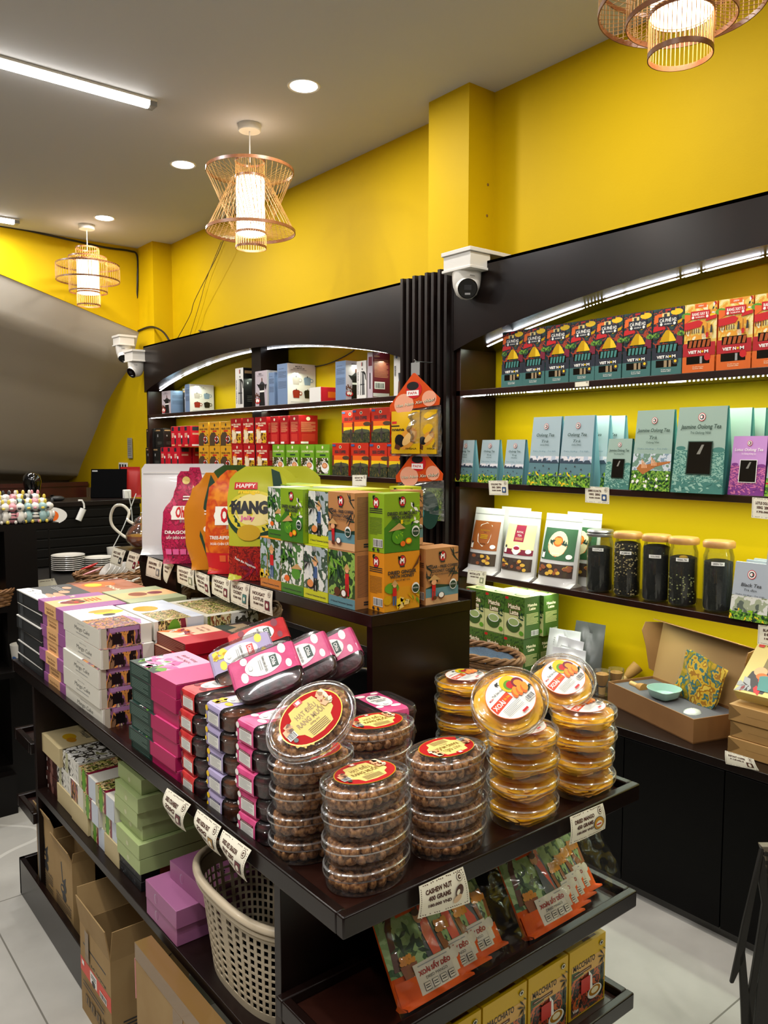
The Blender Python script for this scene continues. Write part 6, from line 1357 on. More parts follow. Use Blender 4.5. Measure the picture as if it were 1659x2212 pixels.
shaped('second dragon fruit pouch peeping behind the mango pouches', .14, .325, .05, DF, cols((0, .9), (.5, 1), (.8, .5), (.92, .34), (1, .25)), None, (1.27, 2.67, RZ + .001), .95, 5)
shaped('narrow orange mango pouch showing its green leaf side', .17, .315, .05, mat('amber_foil', '#c87c14', .3, coat=.3), cols((0, .7), (.3, .95), (.6, 1), (.82, .7), (.93, .3), (1, .16)), leafp, (1.185, 2.38, RZ + .001), .95, 6)
shaped('red and orange ripe mango shaped pouch', .17, .325, .07, MGO, cols((0, .86), (.3, 1), (.6, .95), (.82, .85), (.93, .45), (1, .16)), mangop, (1.205, 2.27, RZ + .001), .95, 7)
shaped('yellow-green HAPPY mango jelly pouch with red chili base', .185, .34, .07, mat('lime_foil', '#b8b830', .28, coat=.3), cols((0, .95), (.35, .95), (.7, 1), (.88, .92), (.96, .7), (1, .4)), happy, (1.205, 2.105, RZ + .001), .9, 8)
def nutri(P): P.ell(.3, .6, .3, .3, mat('mango_pale_ink')); P.txt('Nutrition Facts', .55, .62, .03, INK, w=.5); P.lines(.3, .25, .85, .58, 14, INK, 3, .2); P.poly([(0, .4), (.2, .6), (.2, .95), (.02, .9)], DGREEN)
for k, (x, y, dr) in enumerate(((1.325, 2.235, nutri), (1.375, 2.37, None), (1.425, 2.24, nutri), (1.34, 2.50, None))):
    shaped(['green mango jelly pouch turned to its nutrition side', 'mango jelly pouch top behind the ripe mango pouch', 'rear mango jelly pouch near the snack boxes', 'rear mango jelly pouch behind the leaf side pouch'][k], .18, .335, .05, mat('lime_foil') if k % 2 == 0 else mat('mango_leaf_foil', '#2c4a1c', .3, coat=.3), cols((0, .95), (.35, .95), (.7, 1), (.88, .92), (.96, .7), (1, .4)), dr, (x, y, RZ + .001), .8 + .1 * k, 9 + k)
# teapot of tea
t = thing('glass_teapot', 'glass teapot of amber tea with a looped handle on the raised shelf', 'teapot', (1.235, 3.06, RZ), 0)
TG = clearmat('teapot_glass', '#ffffff', .25, .02, .03)
a = MB(); a.loft([(.0001, .003), (.045, .004), (.068, .03), (.070, .05), (.058, .078), (.036, .095), (.034, .108)], TG, 32); a.obj('glass_body', t)
a = MB(); a.loft([(.0001, .006), (.044, .007), (.065, .031), (.067, .05), (.0001, .05)], mat('amber_tea', '#8c4410', .08, coat=.5), 28); a.obj('tea', t)
a = MB(); a.loft([(.037, .108), (.03, .118), (.012, .126), (.008, .134), (.012, .140), (.0001, .146)], TG, 24); a.obj('lid', t)
a = MB(); pts = [(-.03, .03, .095), (-.045, .05, .11), (-.035, .06, .14), (-.05, .085, .165), (-.07, .12, .16), (-.08, .14, .12), (-.075, .135, .08), (-.05, .10, .045), (-.036, .062, .03)]
P = [Vector(p) for p in pts]; sm = []
for i in range(len(P) - 1):
    p0, p1, p2, p3 = P[max(i - 1, 0)], P[i], P[i + 1], P[min(i + 2, len(P) - 1)]
    for k in range(5): q_ = k / 5; sm.append(.5 * ((2 * p1) + (p2 - p0) * q_ + (2 * p0 - 5 * p1 + 4 * p2 - p3) * q_ * q_ + (3 * p1 - p0 - 3 * p2 + p3) * q_ ** 3))
a.tube(sm + [P[-1]], .006, mat('bright_glass_rod', '#c8c4b4', .1, coat=.6), 8); a.obj('handle', t)
# ================================================================ boxes in the side bay
BZ = .46; G10 = 'boxes stored on the side bay shelf'
IV = mat('ivory_gift_card', '#cfc9ac', .5)
def street_f(P): P.rect(.0, 0, .18, 1, mat('pale_olive_ink', '#b0b08c', .5)); P.rect(.16, 0, .52, 1, STREET2); P.ell(.3, .5, .1, .26, GREEN, 14); P.poly([(.46, 0), (.56, 0), (.60, 1), (.50, 1)], MAROON); P.rect(.58, 0, 1, 1, mat('pale_sky_card'))
def street_t(P): P.rect(0, 0, .5, .8, STREET2); P.poly([(.46, 0), (.56, 0), (.54, .5), (.44, .5)], MAROON)
def pen_f(P): P.rect(0, 0, .5, 1, PENART); P.rect(.2, 0, .34, 1, mat('pale_olive_ink')); P.rect(.5, 0, 1, 1, mat('ivory_white_card', '#dad8d0', .5)); P.leaves(.55, .05, .95, .95, 10, [INK], .08, 4, .1)
def plain_f(P): P.rect(0, 0, .8, 1, mat('sand_card', '#bfae84', .5))
def pine_t(P): P.txt('Pineapple', .6, .55, .10, INK, w=.4, shear=.2, bold=.02); P.ell(.55, .30, .16, .14, GOLD); P.ell(.72, .28, .12, .1, mat('caramel_ink', '#b07818', .4))
kinds = {'street': (OFFW, street_f, street_t), 'pen': (OFFW, pen_f, lambda P: P.rect(0, 0, 1, 1, PENART)), 'plain': (mat('sand_card', '#bfae84', .5), None, None), 'night': (OFFW, lambda P: (P.rect(.1, 0, .6, 1, STREET), P.rect(.6, 0, 1, 1, OFFW)), None), 'pine': (mat('sand_card'), None, pine_t)}
src = {}
def baybox(kind, y, lv, label, w=.148, x=.745, d=.20, h=.062):
    z = BZ + .0005 + lv * .0628
    if kind not in src: m, f, tp = kinds[kind]; src[kind] = carton(.148, .20, .062, m, f, None, tp).obj('cake_box', bevel=.001); o = src[kind]
    else: o = dup(src[kind])
    o.location = (x + .1, y, z); o.rotation_euler = (0, 0, 0); o.scale = (1, w / .148, 1); tag(o, label, 'cake box', G10); return o
L = [('pine', 2.655, 2, 'pineapple cake box at the far end of the top layer in the side bay', .20), ('pen', 2.47, 2, 'branch-drawing cake box, second in the top layer of the side bay', .15), ('street', 2.305, 2, 'street-print cake box, third in the top layer of the side bay', .15), ('street', 2.15, 2, 'street-print cake box beside the green boxes, top layer', .148),
     ('pen', 2.545, 1, 'branch-drawing cake box at the far end of the middle layer', .13), ('night', 2.408, 1, 'dark street cake box, second in the middle layer', .13), ('street', 2.27, 1, 'street-print cake box, third in the middle layer', .13), ('street', 2.13, 1, 'street-print cake box beside the green boxes, middle layer', .13),
     ('plain', 2.53, 0, 'plain sand-coloured box at the far end of the bottom layer', .15), ('plain', 2.375, 0, 'plain sand-coloured box, second in the bottom layer', .148), ('street', 2.24, 0, 'street-print cake box, third in the bottom layer', .118), ('plain', 2.12, 0, 'plain sand-coloured box beside the black box, bottom layer', .11)]
for i, (k, y, lv, lab, w) in enumerate(L): baybox(k, y, lv, lab, w, x=.737 + .004 * ((i * 5) % 3))
CH = mat('chestnut_box_card', '#3c1a16', .3)
column('chocolate_box', 'gift box', G10, carton(.115, .16, .030, CH, lambda P: (P.ell(.5, .6, .12, .2, mat('faint_emblem', '#7a5048', .4)), P.ell(.08, .3, .02, .06, WHITE, 8))), 4, .825, 2.672, .0305, 'thin chestnut box in the far end stack of the side bay', z0=BZ, seed=2, jit=.004)
GN = mat('soft_green_card', '#a6b67c', .5)
column('green_gift_box', 'gift box', G10, carton(.158, .19, .0395, GN, lambda P: (P.ell(.5, .5, .09, .09, mat('pale_green_emblem', '#a8b47c', .5), 20), P.ell(.5, .4, .05, .04, mat('cream_emblem', '#c0c49c', .5), 10))), 6, .838, 1.995, .0397, 'soft green gift box in the side bay stack', z0=BZ + .052, seed=4, jit=.02)
BK2 = mat('black_gift_card', '#101114', .4)
column('black_gift_box', 'gift box', G10, carton(.15, .17, .025, BK2, lambda P: (P.leaves(.1, .2, .8, .8, 10, [mat('faint_white_print', '#5c6068', .4)], .04, 4, .2)), lambda P: P.rect(.3, .1, 1, .9, mat('terracotta_card', '#8c4426', .5))), 2, .828, 1.995, .0252, 'black gift box with a terracotta end below the green stack', z0=BZ, seed=5, jit=.003)
VI = mat('violet_card', '#a0628c', .45)
vb = column('violet_gift_box', 'gift box', G10, carton(.175, .20, .044, VI, lambda P: (P.ell(.35, .5, .05, .07, mat('silver_line', '#a890a8', .3), 14), P.ell(.36, .5, .04, .06, VI, 14)), None, lambda P: (P.txt('We Are One', .62, .35, .09, BLACK, w=.45, bold=.02, shear=.2), P.lines(.2, .6, .5, .75, 2, mat('violet_print', '#5c2c5a', .5)))), 2, .818, 1.735, .0445, 'violet gift box in the stack beside the grey basket', z0=BZ, seed=6, jit=.006)
dup(vb, loc=(.87, 1.705, BZ + .0005 + 2 * .0446), label='violet gift box set back on top of the violet stack', rz=.04)
TC = mat('terracotta_card')
column('terracotta_gift_box', 'gift box', G10, carton(.30, .13, .04, mat('copper_card', '#9c5c34', .5), lambda P: P.lines(.6, .4, .8, .55, 1, BROWN)), 6, 1.01, 1.98, .0405, 'copper-brown gift box at the back of the side bay', z0=BZ, seed=7, jit=.012)

# ---- plastic basket
HM = mat('taupe_plastic', '#b4a68e', .38); HM2 = mat('pale_taupe_rim', '#c8b89e', .3, coat=.2)
t = thing('plastic_basket', 'tall taupe plastic basket with square holes in the side bay', 'basket', (.832, 1.428, BZ), 0)
hx, hy, hh = .112, .203, .218
sp = rr(1, 1, 2.6)
def HS(u, v, k=0.0):
    f = .80 + .20 * v; x, y = sp(2 * PI * u); return Vector(((hx * f + k) * x, (hy * f + k) * y, hh * v))
a = MB(); nu, nv = 50, 10; v0, v1 = .07, .84
for i in range(nu):
    u0 = i / nu; w = .22 / nu
    for s_ in (0,):
        a.add([HS(u0 - w, v0 - .02), HS(u0 + w, v0 - .02), HS(u0 + w, v1 + .02), HS(u0 - w, v1 + .02), HS(u0 - w, v0 - .02, -.0022), HS(u0 + w, v0 - .02, -.0022), HS(u0 + w, v1 + .02, -.0022), HS(u0 - w, v1 + .02, -.0022)], [(0, 1, 2, 3), (7, 6, 5, 4), (0, 3, 7, 4), (1, 5, 6, 2)], HM)
for j in range(nv + 1):
    v = v0 + (v1 - v0) * j / nv; dv = .010
    for (k0, k1) in ((0, -.0022),):
        a.grid(lambda u, q: HS(u, v - dv + 2 * dv * q, .0003), nu * 2, 1, HM, wu=True); a.grid(lambda u, q: HS(u, v + dv - 2 * dv * q, -.0025), nu * 2, 1, HM, wu=True)
        a.grid(lambda u, q: HS(u, v + dv, .0003 - .0028 * q), nu * 2, 1, HM, wu=True); a.grid(lambda u, q: HS(u, v - dv, -.0025 + .0028 * q), nu * 2, 1, HM, wu=True)
for va, vb_ in ((0, v0), (v1, .97)): a.grid(lambda u, q: HS(u, va + (vb_ - va) * q, .0005), nu, 1, HM, wu=True); a.grid(lambda u, q: HS(u, vb_ + (va - vb_) * q, -.002), nu, 1, HM, wu=True)
a.add([HS(i / nu, 0) for i in range(nu)], [tuple(range(nu))], HM); a.obj('mesh_body', t, smooth=50)
a = MB(); a.tube([HS(i / 72, 1.0, .005) for i in range(72)], .009, HM2, 10, True); a.obj('rim', t, smooth=80)
a = MB(); a.tube([HS(i / 72, .925, .006) for i in range(72)], .0055, HM, 8, True); a.tube([HS(i / 72, .885, .004) for i in range(72)], .004, HM, 6, True); a.obj('rim_band', t, smooth=80)

# ---- kraft cartons on the floor
KR = mat('corrugated_kraft', '#a28558', .75, noise_='#98794c', scale=7, bump=.15); KRD = mat('kraft_inside', '#6e5636', .8); TAPE = mat('brown_parcel_tape', '#7c5e34', .25, coat=.3)
def emblem(P, cx, cy, s):
    P.poly([(cx - .06 * s, cy + .16 * s), (cx - .02 * s, cy + .17 * s), (cx + .02 * s, cy), (cx - .02 * s, cy)], INK); P.poly([(cx + .02 * s, cy + .02 * s), (cx + .14 * s, cy + .07 * s), (cx + .10 * s, cy - .02 * s), (cx + .03 * s, cy - .03 * s)], INK)
    P.ell(cx, cy - .06 * s, .09 * s, .07 * s, INK, 12); P.ell(cx + .06 * s, cy - .11 * s, .08 * s, .06 * s, INK, 12); P.ell(cx + .1 * s, cy - .03 * s, .05 * s, .06 * s, INK, 10); P.ell(cx, cy - .05 * s, .05 * s, .03 * s, KR, 10)
def opencarton(label, x0, y0, x1, y1, h, flap, prints, grp='open kraft cartons beside the table', z=0, t_=.004, flaps=(1, 1, 1, 1)):
    o = thing('kraft_carton', label, 'carton', (x0, y0, z), 0, grp); w, d = x1 - x0, y1 - y0
    a = MB(); a.box(0, 0, 0, w, d, t_, KR)
    for b in ((0, 0, w, t_), (0, d - t_, w, d), (0, t_, t_, d - t_), (w - t_, t_, w, d - t_)): a.box(b[0], b[1], t_, b[2], b[3], h, KR)
    prints(a, w, d, h, o); a.obj('carton_body', o, bevel=.001)
    fl = [((0, 0, h), (0, d, h), (-.012, 0, 0)), ((w, 0, h), (w, d, h), (.02, 0, 0)), ((0, 0, h), (w, 0, h), (0, -.010, 0)), ((0, d, h), (w, d, h), (0, .03, 0))]
    for (p, q, o_), f in zip(fl, flaps):
        if not f: continue
        p, q, o_ = Vector(p), Vector(q), Vector(o_); a = MB(); hh_ = flap * f; n = Vector((0, 0, hh_)) + o_ * (1)
        a.prism([p, q, q + n * .98 - (q - p) * .03, p + n + (q - p) * .02], (o_.normalized() * -.003), KR); a.obj('flap', o, smooth=0)
    return o
def pr1(a, w, d, h, o):
    P = Panel.flat(a, (0, d, 0), (0, -1, 0), (0, 0, 1), d, h); emblem(P, .48, .66, 1.3)
    P.txt('CÔNG TY CỔ PHẦN', .5, .47, .022, INK, w=.8); P.lines(.12, .30, .9, .45, 6, INK, 3, .35)
def pr2(a, w, d, h, o):
    P = Panel.flat(a, (0, d, 0), (0, -1, 0), (0, 0, 1), d, h); P.lines(.1, .78, .85, .82, 1, INK, 3); P.txt('Số lượng', .6, .66, .025, INK, w=.5); P.rect(0, .46, 1, .62, mat('red_orange_sticker', '#dc3a20', .35)); P.rect(.33, .47, .55, .60, WHITE); P.ell(.44, .49, .06, .04, INK, 8); P.lines(.36, .53, .52, .58, 2, INK); P.code(.66, .48, .86, .53, INK, WHITE); P.rect(.06, .55, .14, .6, WHITE)
    for k in range(4): P.rect(.16 + .18 * k, .16, .30 + .18 * k, .26, INK); P.rect(.175 + .18 * k, .17, .285 + .18 * k, .25, KR); P.rect(.21 + .18 * k, .18, .25 + .18 * k, .24, INK)
    P.lines(.12, .34, .8, .42, 2, INK, 3, .4); P.rect(.22, .66, .34, 1, TAPE)
    P = Panel.flat(a, (0, 0, 0), (1, 0, 0), (0, 0, 1), w, h); P.txt('V', .62, .78, .12, INK, w=.25, shear=.3, bold=-.01); P.ell(.55, .62, .07, .05, INK, 12); P.ell(.68, .60, .07, .05, INK, 12); P.txt('CÔNG TY CỔ PHẦN', .72, .40, .05, INK, w=1.1 if False else .52, bold=.03); P.lines(.14, .12, .9, .34, 6, INK, 4, .45)
opencarton('far kraft carton standing in the low floor tray', .733, 2.635, .80, 2.83 - .0, .335, .035, pr1, z=.021, flaps=(1, 0, 0, 0))
opencarton('second kraft carton standing in the low floor tray', .730, 2.44, .80, 2.63, .30, .035, pr1, z=.021, flaps=(1, 1, 1, 0))
opencarton('small kraft carton with raised flap behind the second one', .83, 2.47, .93, 2.70, .14, .06, lambda *k: None, z=.021, flaps=(1, 0, 0, 1))
opencarton('open kraft carton with a red sticker standing on the floor', .682, 1.985, .90, 2.225, .262, .085, pr2, flaps=(1, 1, 1, 1))
t = thing('kraft_carton', 'large flat taped kraft carton standing on edge by the basket', 'carton', (.664, 1.22, 0), 0, 'open kraft cartons beside the table')
a = MB(); a.box(0, 0, 0, .040, .54, .44, KR); a.obj('carton_body', t, bevel=.002)
a = MB(); a.box(-.0008, .0, .40, .0405, .54, .4408, TAPE); a.box(-.0010, .28, .34, .0, .33, .40, TAPE); a.obj('packing_tape', t); a = MB(); a.box(-.001, .541, .30, .02, .5425, .40, mat('pink_slip', '#e8a0a0', .5)); a.obj('pink_slip', t)

# ================================================================ end trays, front
OHB = mat('orange_pouch_foil', '#e45a10', .6, spec=.2); ORCH = artmat('orchard_print', ['#24402c', '#8fb070', '#a8c488', '#3c6038', '#7c9c5c'], 16, .6, coat=0)
def mangopack(P):
    P.rect(0, .26, 1, 1, ORCH); P.rect(0, .82, 1, 1, mat('deep_foliage_ink', '#1c3826', .4)); P.leaves(0, .72, 1, 1, 26, [mat('deep_foliage_ink'), mat('foliage_ink', '#3c5c34', .4), GOLD], .07, 4, .35); P.rect(.28, .70, .66, 1, OHB)
    P.poly([(.05, .3), (.13, .3), (.16, .6), (.26, .8), (.22, .82), (.1, .66)], BROWN); P.poly([(.66, .66), (1, .52), (1, .57), (.7, .76)], mat('foliage_ink')); P.leaves(.12, .36, .5, .6, 12, [mat('foliage_ink'), mat('deep_foliage_ink')], .1, 7, .3)
    P.poly([(.5, .3), (.74, .3), (.7, .62), (.62, .74), (.54, .66)], mat('striped_shirt_ink', '#4a5058', .4)); P.poly([(.58, .3), (.70, .3), (.68, .72), (.62, .72), (.54, .5)], mat('vermilion_ink')); P.ell(.56, .64, .06, .07, SKIN, 12); P.ell(.56, .68, .06, .04, BROWN, 10)
    P.ell(.47, .845, .15, .055, WHITE, 20); P.txt('Ohla', .46, .845, .045, MAROON, w=.18, bold=.04)
    for cx, cy, s in ((.88, .42, 1.0), (.22, .31, .7)):
        P.poly([(cx - .13 * s, cy - .14 * s), (cx + .12 * s, cy - .14 * s), (cx + .16 * s, cy + .02 * s), (cx - .16 * s, cy + .02 * s)], mat('woven_basket_ink', '#8c4a20', .5))
        for k in range(9): P.ell(cx - .11 * s + .055 * s * (k % 5), cy + (.05 + .05 * (k // 5)) * s, .045 * s, .035 * s, mat('ripe_mango_ink', '#d8881c', .4), 10, rot=k)
    P.rect(0, 0, 1, .22, OHB); P.rect(.24, .055, .80, .30, mat('label_ivory', '#dcd4c4', .45)); P.ell(.86, .24, .09, .06, mat('label_ivory'), 14); P.rect(.76, .1, .86, .2, mat('label_ivory'))
    P.lines(.3, .265, .74, .285, 1, GREY); P.txt('XOÀI SẤY DẺO', .52, .22, .036, mat('label_crimson', '#a01c1c', .4), w=.48, bold=.05); P.txt('DRIED MANGO', .52, .17, .024, INK, w=.32, bold=0)
    for k in range(4): P.rect(.30 + .12 * k, .075, .39 + .12 * k, .14, INK); P.rect(.305 + .12 * k, .079, .385 + .12 * k, .136, mat('label_ivory')); P.lines(.315 + .12 * k, .09, .375 + .12 * k, .125, 2, INK)
def packbag(label, x0, x1, y, n, seed, wide):
    t = thing('dried_mango_bag', label, 'dried mango bag', (x0, y, .592), 0, 'clear bags of dried mango packs on the end tray')
    pw, ph = .165, .205
    for i in range(n):
        mb = pouch(pw, ph, .04, OHB, mangopack, 10, .06, .0, None, True, .0015, seed + i)
        o = mb.obj('mango_pack', t, smooth=60); o.rotation_euler = (math.radians(0), 0, 0)
        o.matrix_local = Matrix.Translation((pw / 2 + (x1 - x0 - pw) * i / max(n - 1, 1), .03 + .012 * i, .001)) @ Matrix.Rotation(math.radians(-34), 4, 'X') @ Matrix.Rotation(PI / 2, 4, 'Z')
    CF = clearmat('crinkled_film', '#ffffff', .05, .008, .10)
    if wide or True:
        a = MB(); w = x1 - x0 + .05; r = random.Random(seed); p = [r.random() * 6 for _ in range(6)]
        def F(u, v, sg):
            x = -.02 + w * u; cr = .0028 * math.sin(31 * u + 9 * v + p[0]) + .0022 * math.sin(17 * v - 23 * u + p[1]) + .0015 * math.sin(47 * v + 29 * u + p[2])
            taper = 1 - .10 * v * abs(2 * u - 1); x = -.02 + w / 2 + (x + .02 - w / 2) * taper
            yy = .005 + .118 * v; zz = .002 + .20 * v; nrm = Vector((0, -.86, .5))
            return Vector((x, yy, zz)) + nrm * (sg * (.030 * math.sin(PI * min(1, .08 + v)) * (1 - .5 * (2 * u - 1) ** 4)) + cr)
        a.grid(lambda u, v: F(u, v, 1), 48, 30, CF); a.obj('clear_wrap', t, smooth=80)
    return t
packbag('clear bag with three orange dried mango packs, left on the upper end tray', .865, 1.15, 1.0, 3, 11, 1)
packbag('clear bag with four orange dried mango packs, right on the upper end tray', 1.20, 1.475, 1.0, 4, 31, 1)
MY = mat('macchiato_yellow_card', '#d0a808', .42)
def macc(P):
    P.rect(.06, .02, .97, .62, artmat('evening_square_print', ['#1c1a1c', '#8c3420', '#2c2824', '#c8602c', '#3c4a3c', '#1c1a1c'], 34)); P.rect(.06, .56, .97, .76, mat('sunset_pale_ink', '#d8a858', .4)); P.poly([(.06, .56), (.06, .68), (.25, .66), (.4, .58)], mat('foliage_ink')); P.txt('MACCHIATO', .40, .73, .085, INK, w=.6, bold=.02); P.rect(.1, .60, .6, .645, BROWN); P.lines(.14, .615, .56, .63, 1, CREAM)
    P.ell(.7, .22, .2, .12, WHITE); P.ell(.7, .235, .16, .09, mat('caramel_ink')); P.ell(.7, .24, .1, .055, CREAM); P.leaves(.84, .6, .98, .82, 6, [DGREEN, INK], .07, 4, .2); P.rect(.9, .4, .92, .66, INK); P.ell(.86, .89, .055, .045, INK); P.ell(.86, .89, .047, .038, CREAM); P.ell(.86, .89, .03, .024, INK); P.txt('Viet', .16, .12, .05, WHITE, w=.16)
    P.poly([(.55, .3), (.62, .3), (.6, .5), (.5, .6)], WHITE); P.rect(.3, .3, .55, .52, mat('brick_red_card'))
def macct(P): P.txt('MACCHIATO', .6, .35, .20, INK, w=.5, bold=.02); P.rect(.45, .1, .8, .18, BROWN)
mx = carton(.128, .075, .158, MY, macc, None, macct); o1 = None
for k in range(5):
    if o1 is None: o1 = mx.obj('macchiato_box', bevel=.001); o = o1
    else: o = dup(o1)
    o.location = (1.405 - .1335 * k, 1.065, .3505); o.rotation_euler = (0, 0, PI / 2); tag(o, 'yellow MACCHIATO box on the lowest end tray, ' + ['rightmost and turned a little', 'second from the right', 'third from the right', 'fourth from the right', 'leftmost'][k], 'coffee box', 'yellow macchiato boxes on the lowest end tray')

# ================================================================ counter on the right
KB = mat('kraft_mailer', '#8c6236', .7, noise_='#835a30', scale=6, bump=.08); KBI = mat('kraft_mailer_inside', '#a07c4c', .7)
t = thing('tea_gift_box', 'open brown mailer gift box holding a matcha set on the right counter', 'gift box', (0, 0, SH['base']), 0)
A = Vector((2.455, 1.39, 0)); B = Vector((2.60, 1.835, 0)); u = (B - A).normalized(); L_ = (B - A).length; v = Vector((u.y, -u.x, 0)); D_ = .25; Hh = .085
t.location = (A.x, A.y, SH['base']); v = -v if v.x < 0 else v
pt = lambda a_, b_, z: u * a_ + v * b_ + Vector((0, 0, z))
D_ = .215
a = MB(); T_ = .004
for (a0, b0, a1, b1) in ((0, 0, L_, T_), (0, D_ - T_, L_, D_), (0, T_, T_, D_ - T_), (L_ - T_, T_, L_, D_ - T_)):
    a.prism([pt(a0, b0, 0), pt(a1, b0, 0), pt(a1, b1, 0), pt(a0, b1, 0)], (0, 0, Hh), KB)
a.prism([pt(0, 0, 0), pt(L_, 0, 0), pt(L_, D_, 0), pt(0, D_, 0)], (0, 0, .004), KB); a.obj('tray', t, smooth=0)
a = MB(); a.prism([pt(T_, T_, .05), pt(L_ - T_, T_, .05), pt(L_ - T_, D_ - T_, .05), pt(T_, D_ - T_, .05)], (0, 0, .025), mat('grey_foam', '#5c5c60', .9, bump=.2, scale=300)); a.obj('foam_insert', t, smooth=0)
a = MB(); n_ = Vector((0, 0, 1)) * .96 + v * .20; LH = .225
p0, p1 = pt(0, D_, Hh), pt(L_, D_, Hh)
a.prism([p0, p1, p1 + n_ * LH, p0 + n_ * LH], v * .004, KBI); a.obj('lid', t, smooth=0)
a = MB(); q0, q1 = p0 + n_ * LH, p1 + n_ * LH; fwd = (-v * .85 + Vector((0, 0, .25)))
a.prism([q0, q1, q1 + fwd * .075 - u * .015, q0 + fwd * .075 + u * .015], (0, 0, .003), KB); a.obj('tuck_flap', t, smooth=0)
for s_, (b0, sg) in enumerate(((p1, 1), (p0, -1))):
    a = MB(); w_ = (-v * .9 + u * sg * .42)
    a.prism([b0 + n_ * (LH - .002), b0 + n_ * (LH - .002) + w_ * .07 + n_ * .002, b0 + n_ * (LH - .035) + w_ * .078, b0 + n_ * (LH * .55) + w_ * .05, b0 + n_ * .03 + w_ * .02, b0 + n_ * .02], u * .003, KB); a.obj('dust_flap', t, smooth=0)
PORC = mat('celadon_porcelain', '#9cc0b4', .15, coat=.5)
a = MB(); bc = pt(L_ * .53, .085, .073); ow = lambda q_: (math.cos(q_) * .072 * (1 + .0), math.sin(q_) * .048)
def bowl(rz_):
    def sh(q_):
        e = max(0, math.cos(q_ - 3.75)) ** 18 * .26; return (math.cos(q_) * .062 * (1 + e), math.sin(q_) * .062 * (1 + e))
    return sh
a.loft([(.0001, .0), (.55, .002), (.85, .014), (1, .040), (.955, .040), (.80, .015), (.5, .006), (.0001, .004)], PORC, 40, bowl(0), c=(bc.x, bc.y, bc.z)); a.obj('pouring_bowl', t)
a = MB(); bc2 = pt(L_ * .18, .07, .070); a.ball((bc2.x, bc2.y, bc2.z), (.036, .030, .018), mat('white_porcelain', '#d4dcd4', .15, coat=.5), 20, 10, lambda q_: q_ * (1 + .03 * math.sin(8 * math.atan2(q_.y, q_.x)))); a.obj('whisk_stand', t)
a = MB(); b3 = pt(L_ * .84, .08, .080); a.tube([b3, b3 + u * .038], [.009, .010], mat('bamboo_pale', '#c8a060', .5), 10); a.tube([b3 + u * -.040, b3 + u * -.02, b3], [.020, .017, .010], mat('bamboo_bristle', '#a87c3c', .7, bump=.5, scale=200), 12); a.obj('bamboo_whisk', t)
# brocade cloth packet leaning in the box
t2 = thing('cloth_packet', 'shiny clear packet holding a yellow and teal patterned cloth, leaning on the box lid', 'cloth packet', t.location + pt(L_ * .40, .125, .076))
FL = artmat('yellow_teal_brocade', ['#c8a020', '#9a8a1c', '#3c7074', '#d8b030', '#a8741c', '#e8c850'], 24, .2, coat=.8, detail=2)
a = MB()
def pk(u_, v_, k=0):
    s = (u_ - .5); x = s * .19 + .012 * math.sin(5 * v_); z = v_ * .16 + .02 * (u_ - .5); c = .009 * math.sin(PI * u_) * math.sin(PI * v_) + .003 * math.sin(11 * u_ + 7 * v_)
    return -u * x + Vector((0, 0, z)) + v * (.02 + .042 * v_) - v * (c + k)
def rt_(p): return Matrix.Rotation(.28, 3, v) @ p
a.grid(lambda u_, v_: rt_(pk(u_, v_)), 20, 16, FL); a.grid(lambda u_, v_: rt_(pk(1 - u_, v_, -.012)), 20, 16, FL); a.obj('folded_cloth', t2, smooth=70)
a = MB(); a.grid(lambda u_, v_: rt_(pk(u_ * 1.12 - .06, v_ * 1.1 - .05, .004)), 24, 20, clearmat('crinkled_film')); a.obj('film_sleeve', t2, smooth=70)
# stack of kraft coffee boxes with a printed one on top
KC = mat('kraft_coffee_card', '#b08850', .6, noise_='#a67e48', scale=9, bump=.06)
kx, ky = 2.475, 1.13
kb = carton(.30, .23, .054, KC, lambda P: (P.lines(.2, .45, .8, .49, 1, mat('kraft_fold', '#7c5c30', .6), 1, .4), P.poly([(0, 0), (.14, .5), (0, 1), (.005, .5)], mat('kraft_fold'))))
o1 = kb.obj('kraft_coffee_box', bevel=.002, loc=(kx + .115, ky, SH['base'] + .001), label='bottom kraft coffee box in the stack right of the gift box', cat='coffee box', group='kraft coffee boxes on the right counter'); dup(o1, loc=(kx + .120, ky - .004, SH['base'] + .056), label='middle kraft coffee box in the stack right of the gift box'); dup(o1, loc=(kx + .114, ky, SH['base'] + .111), label='top kraft coffee box of the three lying flat')
def cupsbox(P):
    P.rect(0, 0, 1, 1, mat('custard_card', '#d0bc70', .45)); P.rect(.20, .42, .98, .86, mat('window_olive', '#7c6c3c', .3)); P.poly([(.04, .04), (.34, .04), (.4, .3), (.24, .5), (.1, .4)], mat('collage_charcoal', '#3a3434', .5)); P.ell(.2, .42, .08, .07, SKIN); P.ell(.24, .34, .07, .05, ORANGE); P.leaves(.02, .04, .3, .3, 8, [RED, GREY], .07, 4, .5)
    for cx, cy, m in ((.38, .66, mat('espresso_cup', '#3c1c14', .3)), (.68, .66, mat('navy_cup', '#141c2c', .3)), (.5, .32, YEL), (.34, .22, TEAL), (.75, .34, mat('navy_cup'))): P.poly([(cx - .12, cy + .09), (cx + .12, cy + .09), (cx + .08, cy - .13), (cx - .08, cy - .13)], m); P.ell(cx, cy + .1, .125, .035, m)
    P.txt('DALAT COFFEE', .28, .9, .03, BROWN, w=.3); P.rect(.03, .86, .1, .98, mat('brick_red_card'))
mb = carton(.27, .045, .22, mat('custard_card'), cupsbox, lambda P: None); ob = mb.obj('coffee_cup_box', bevel=.002, label='custard-yellow coffee box with cup window propped on the kraft stack', cat='coffee box', group='kraft coffee boxes on the right counter')
ob.matrix_world = Matrix.Translation((kx + .03, ky + .01, SH['base'] + .19)) @ Matrix.Rotation(math.radians(50), 4, 'Y')
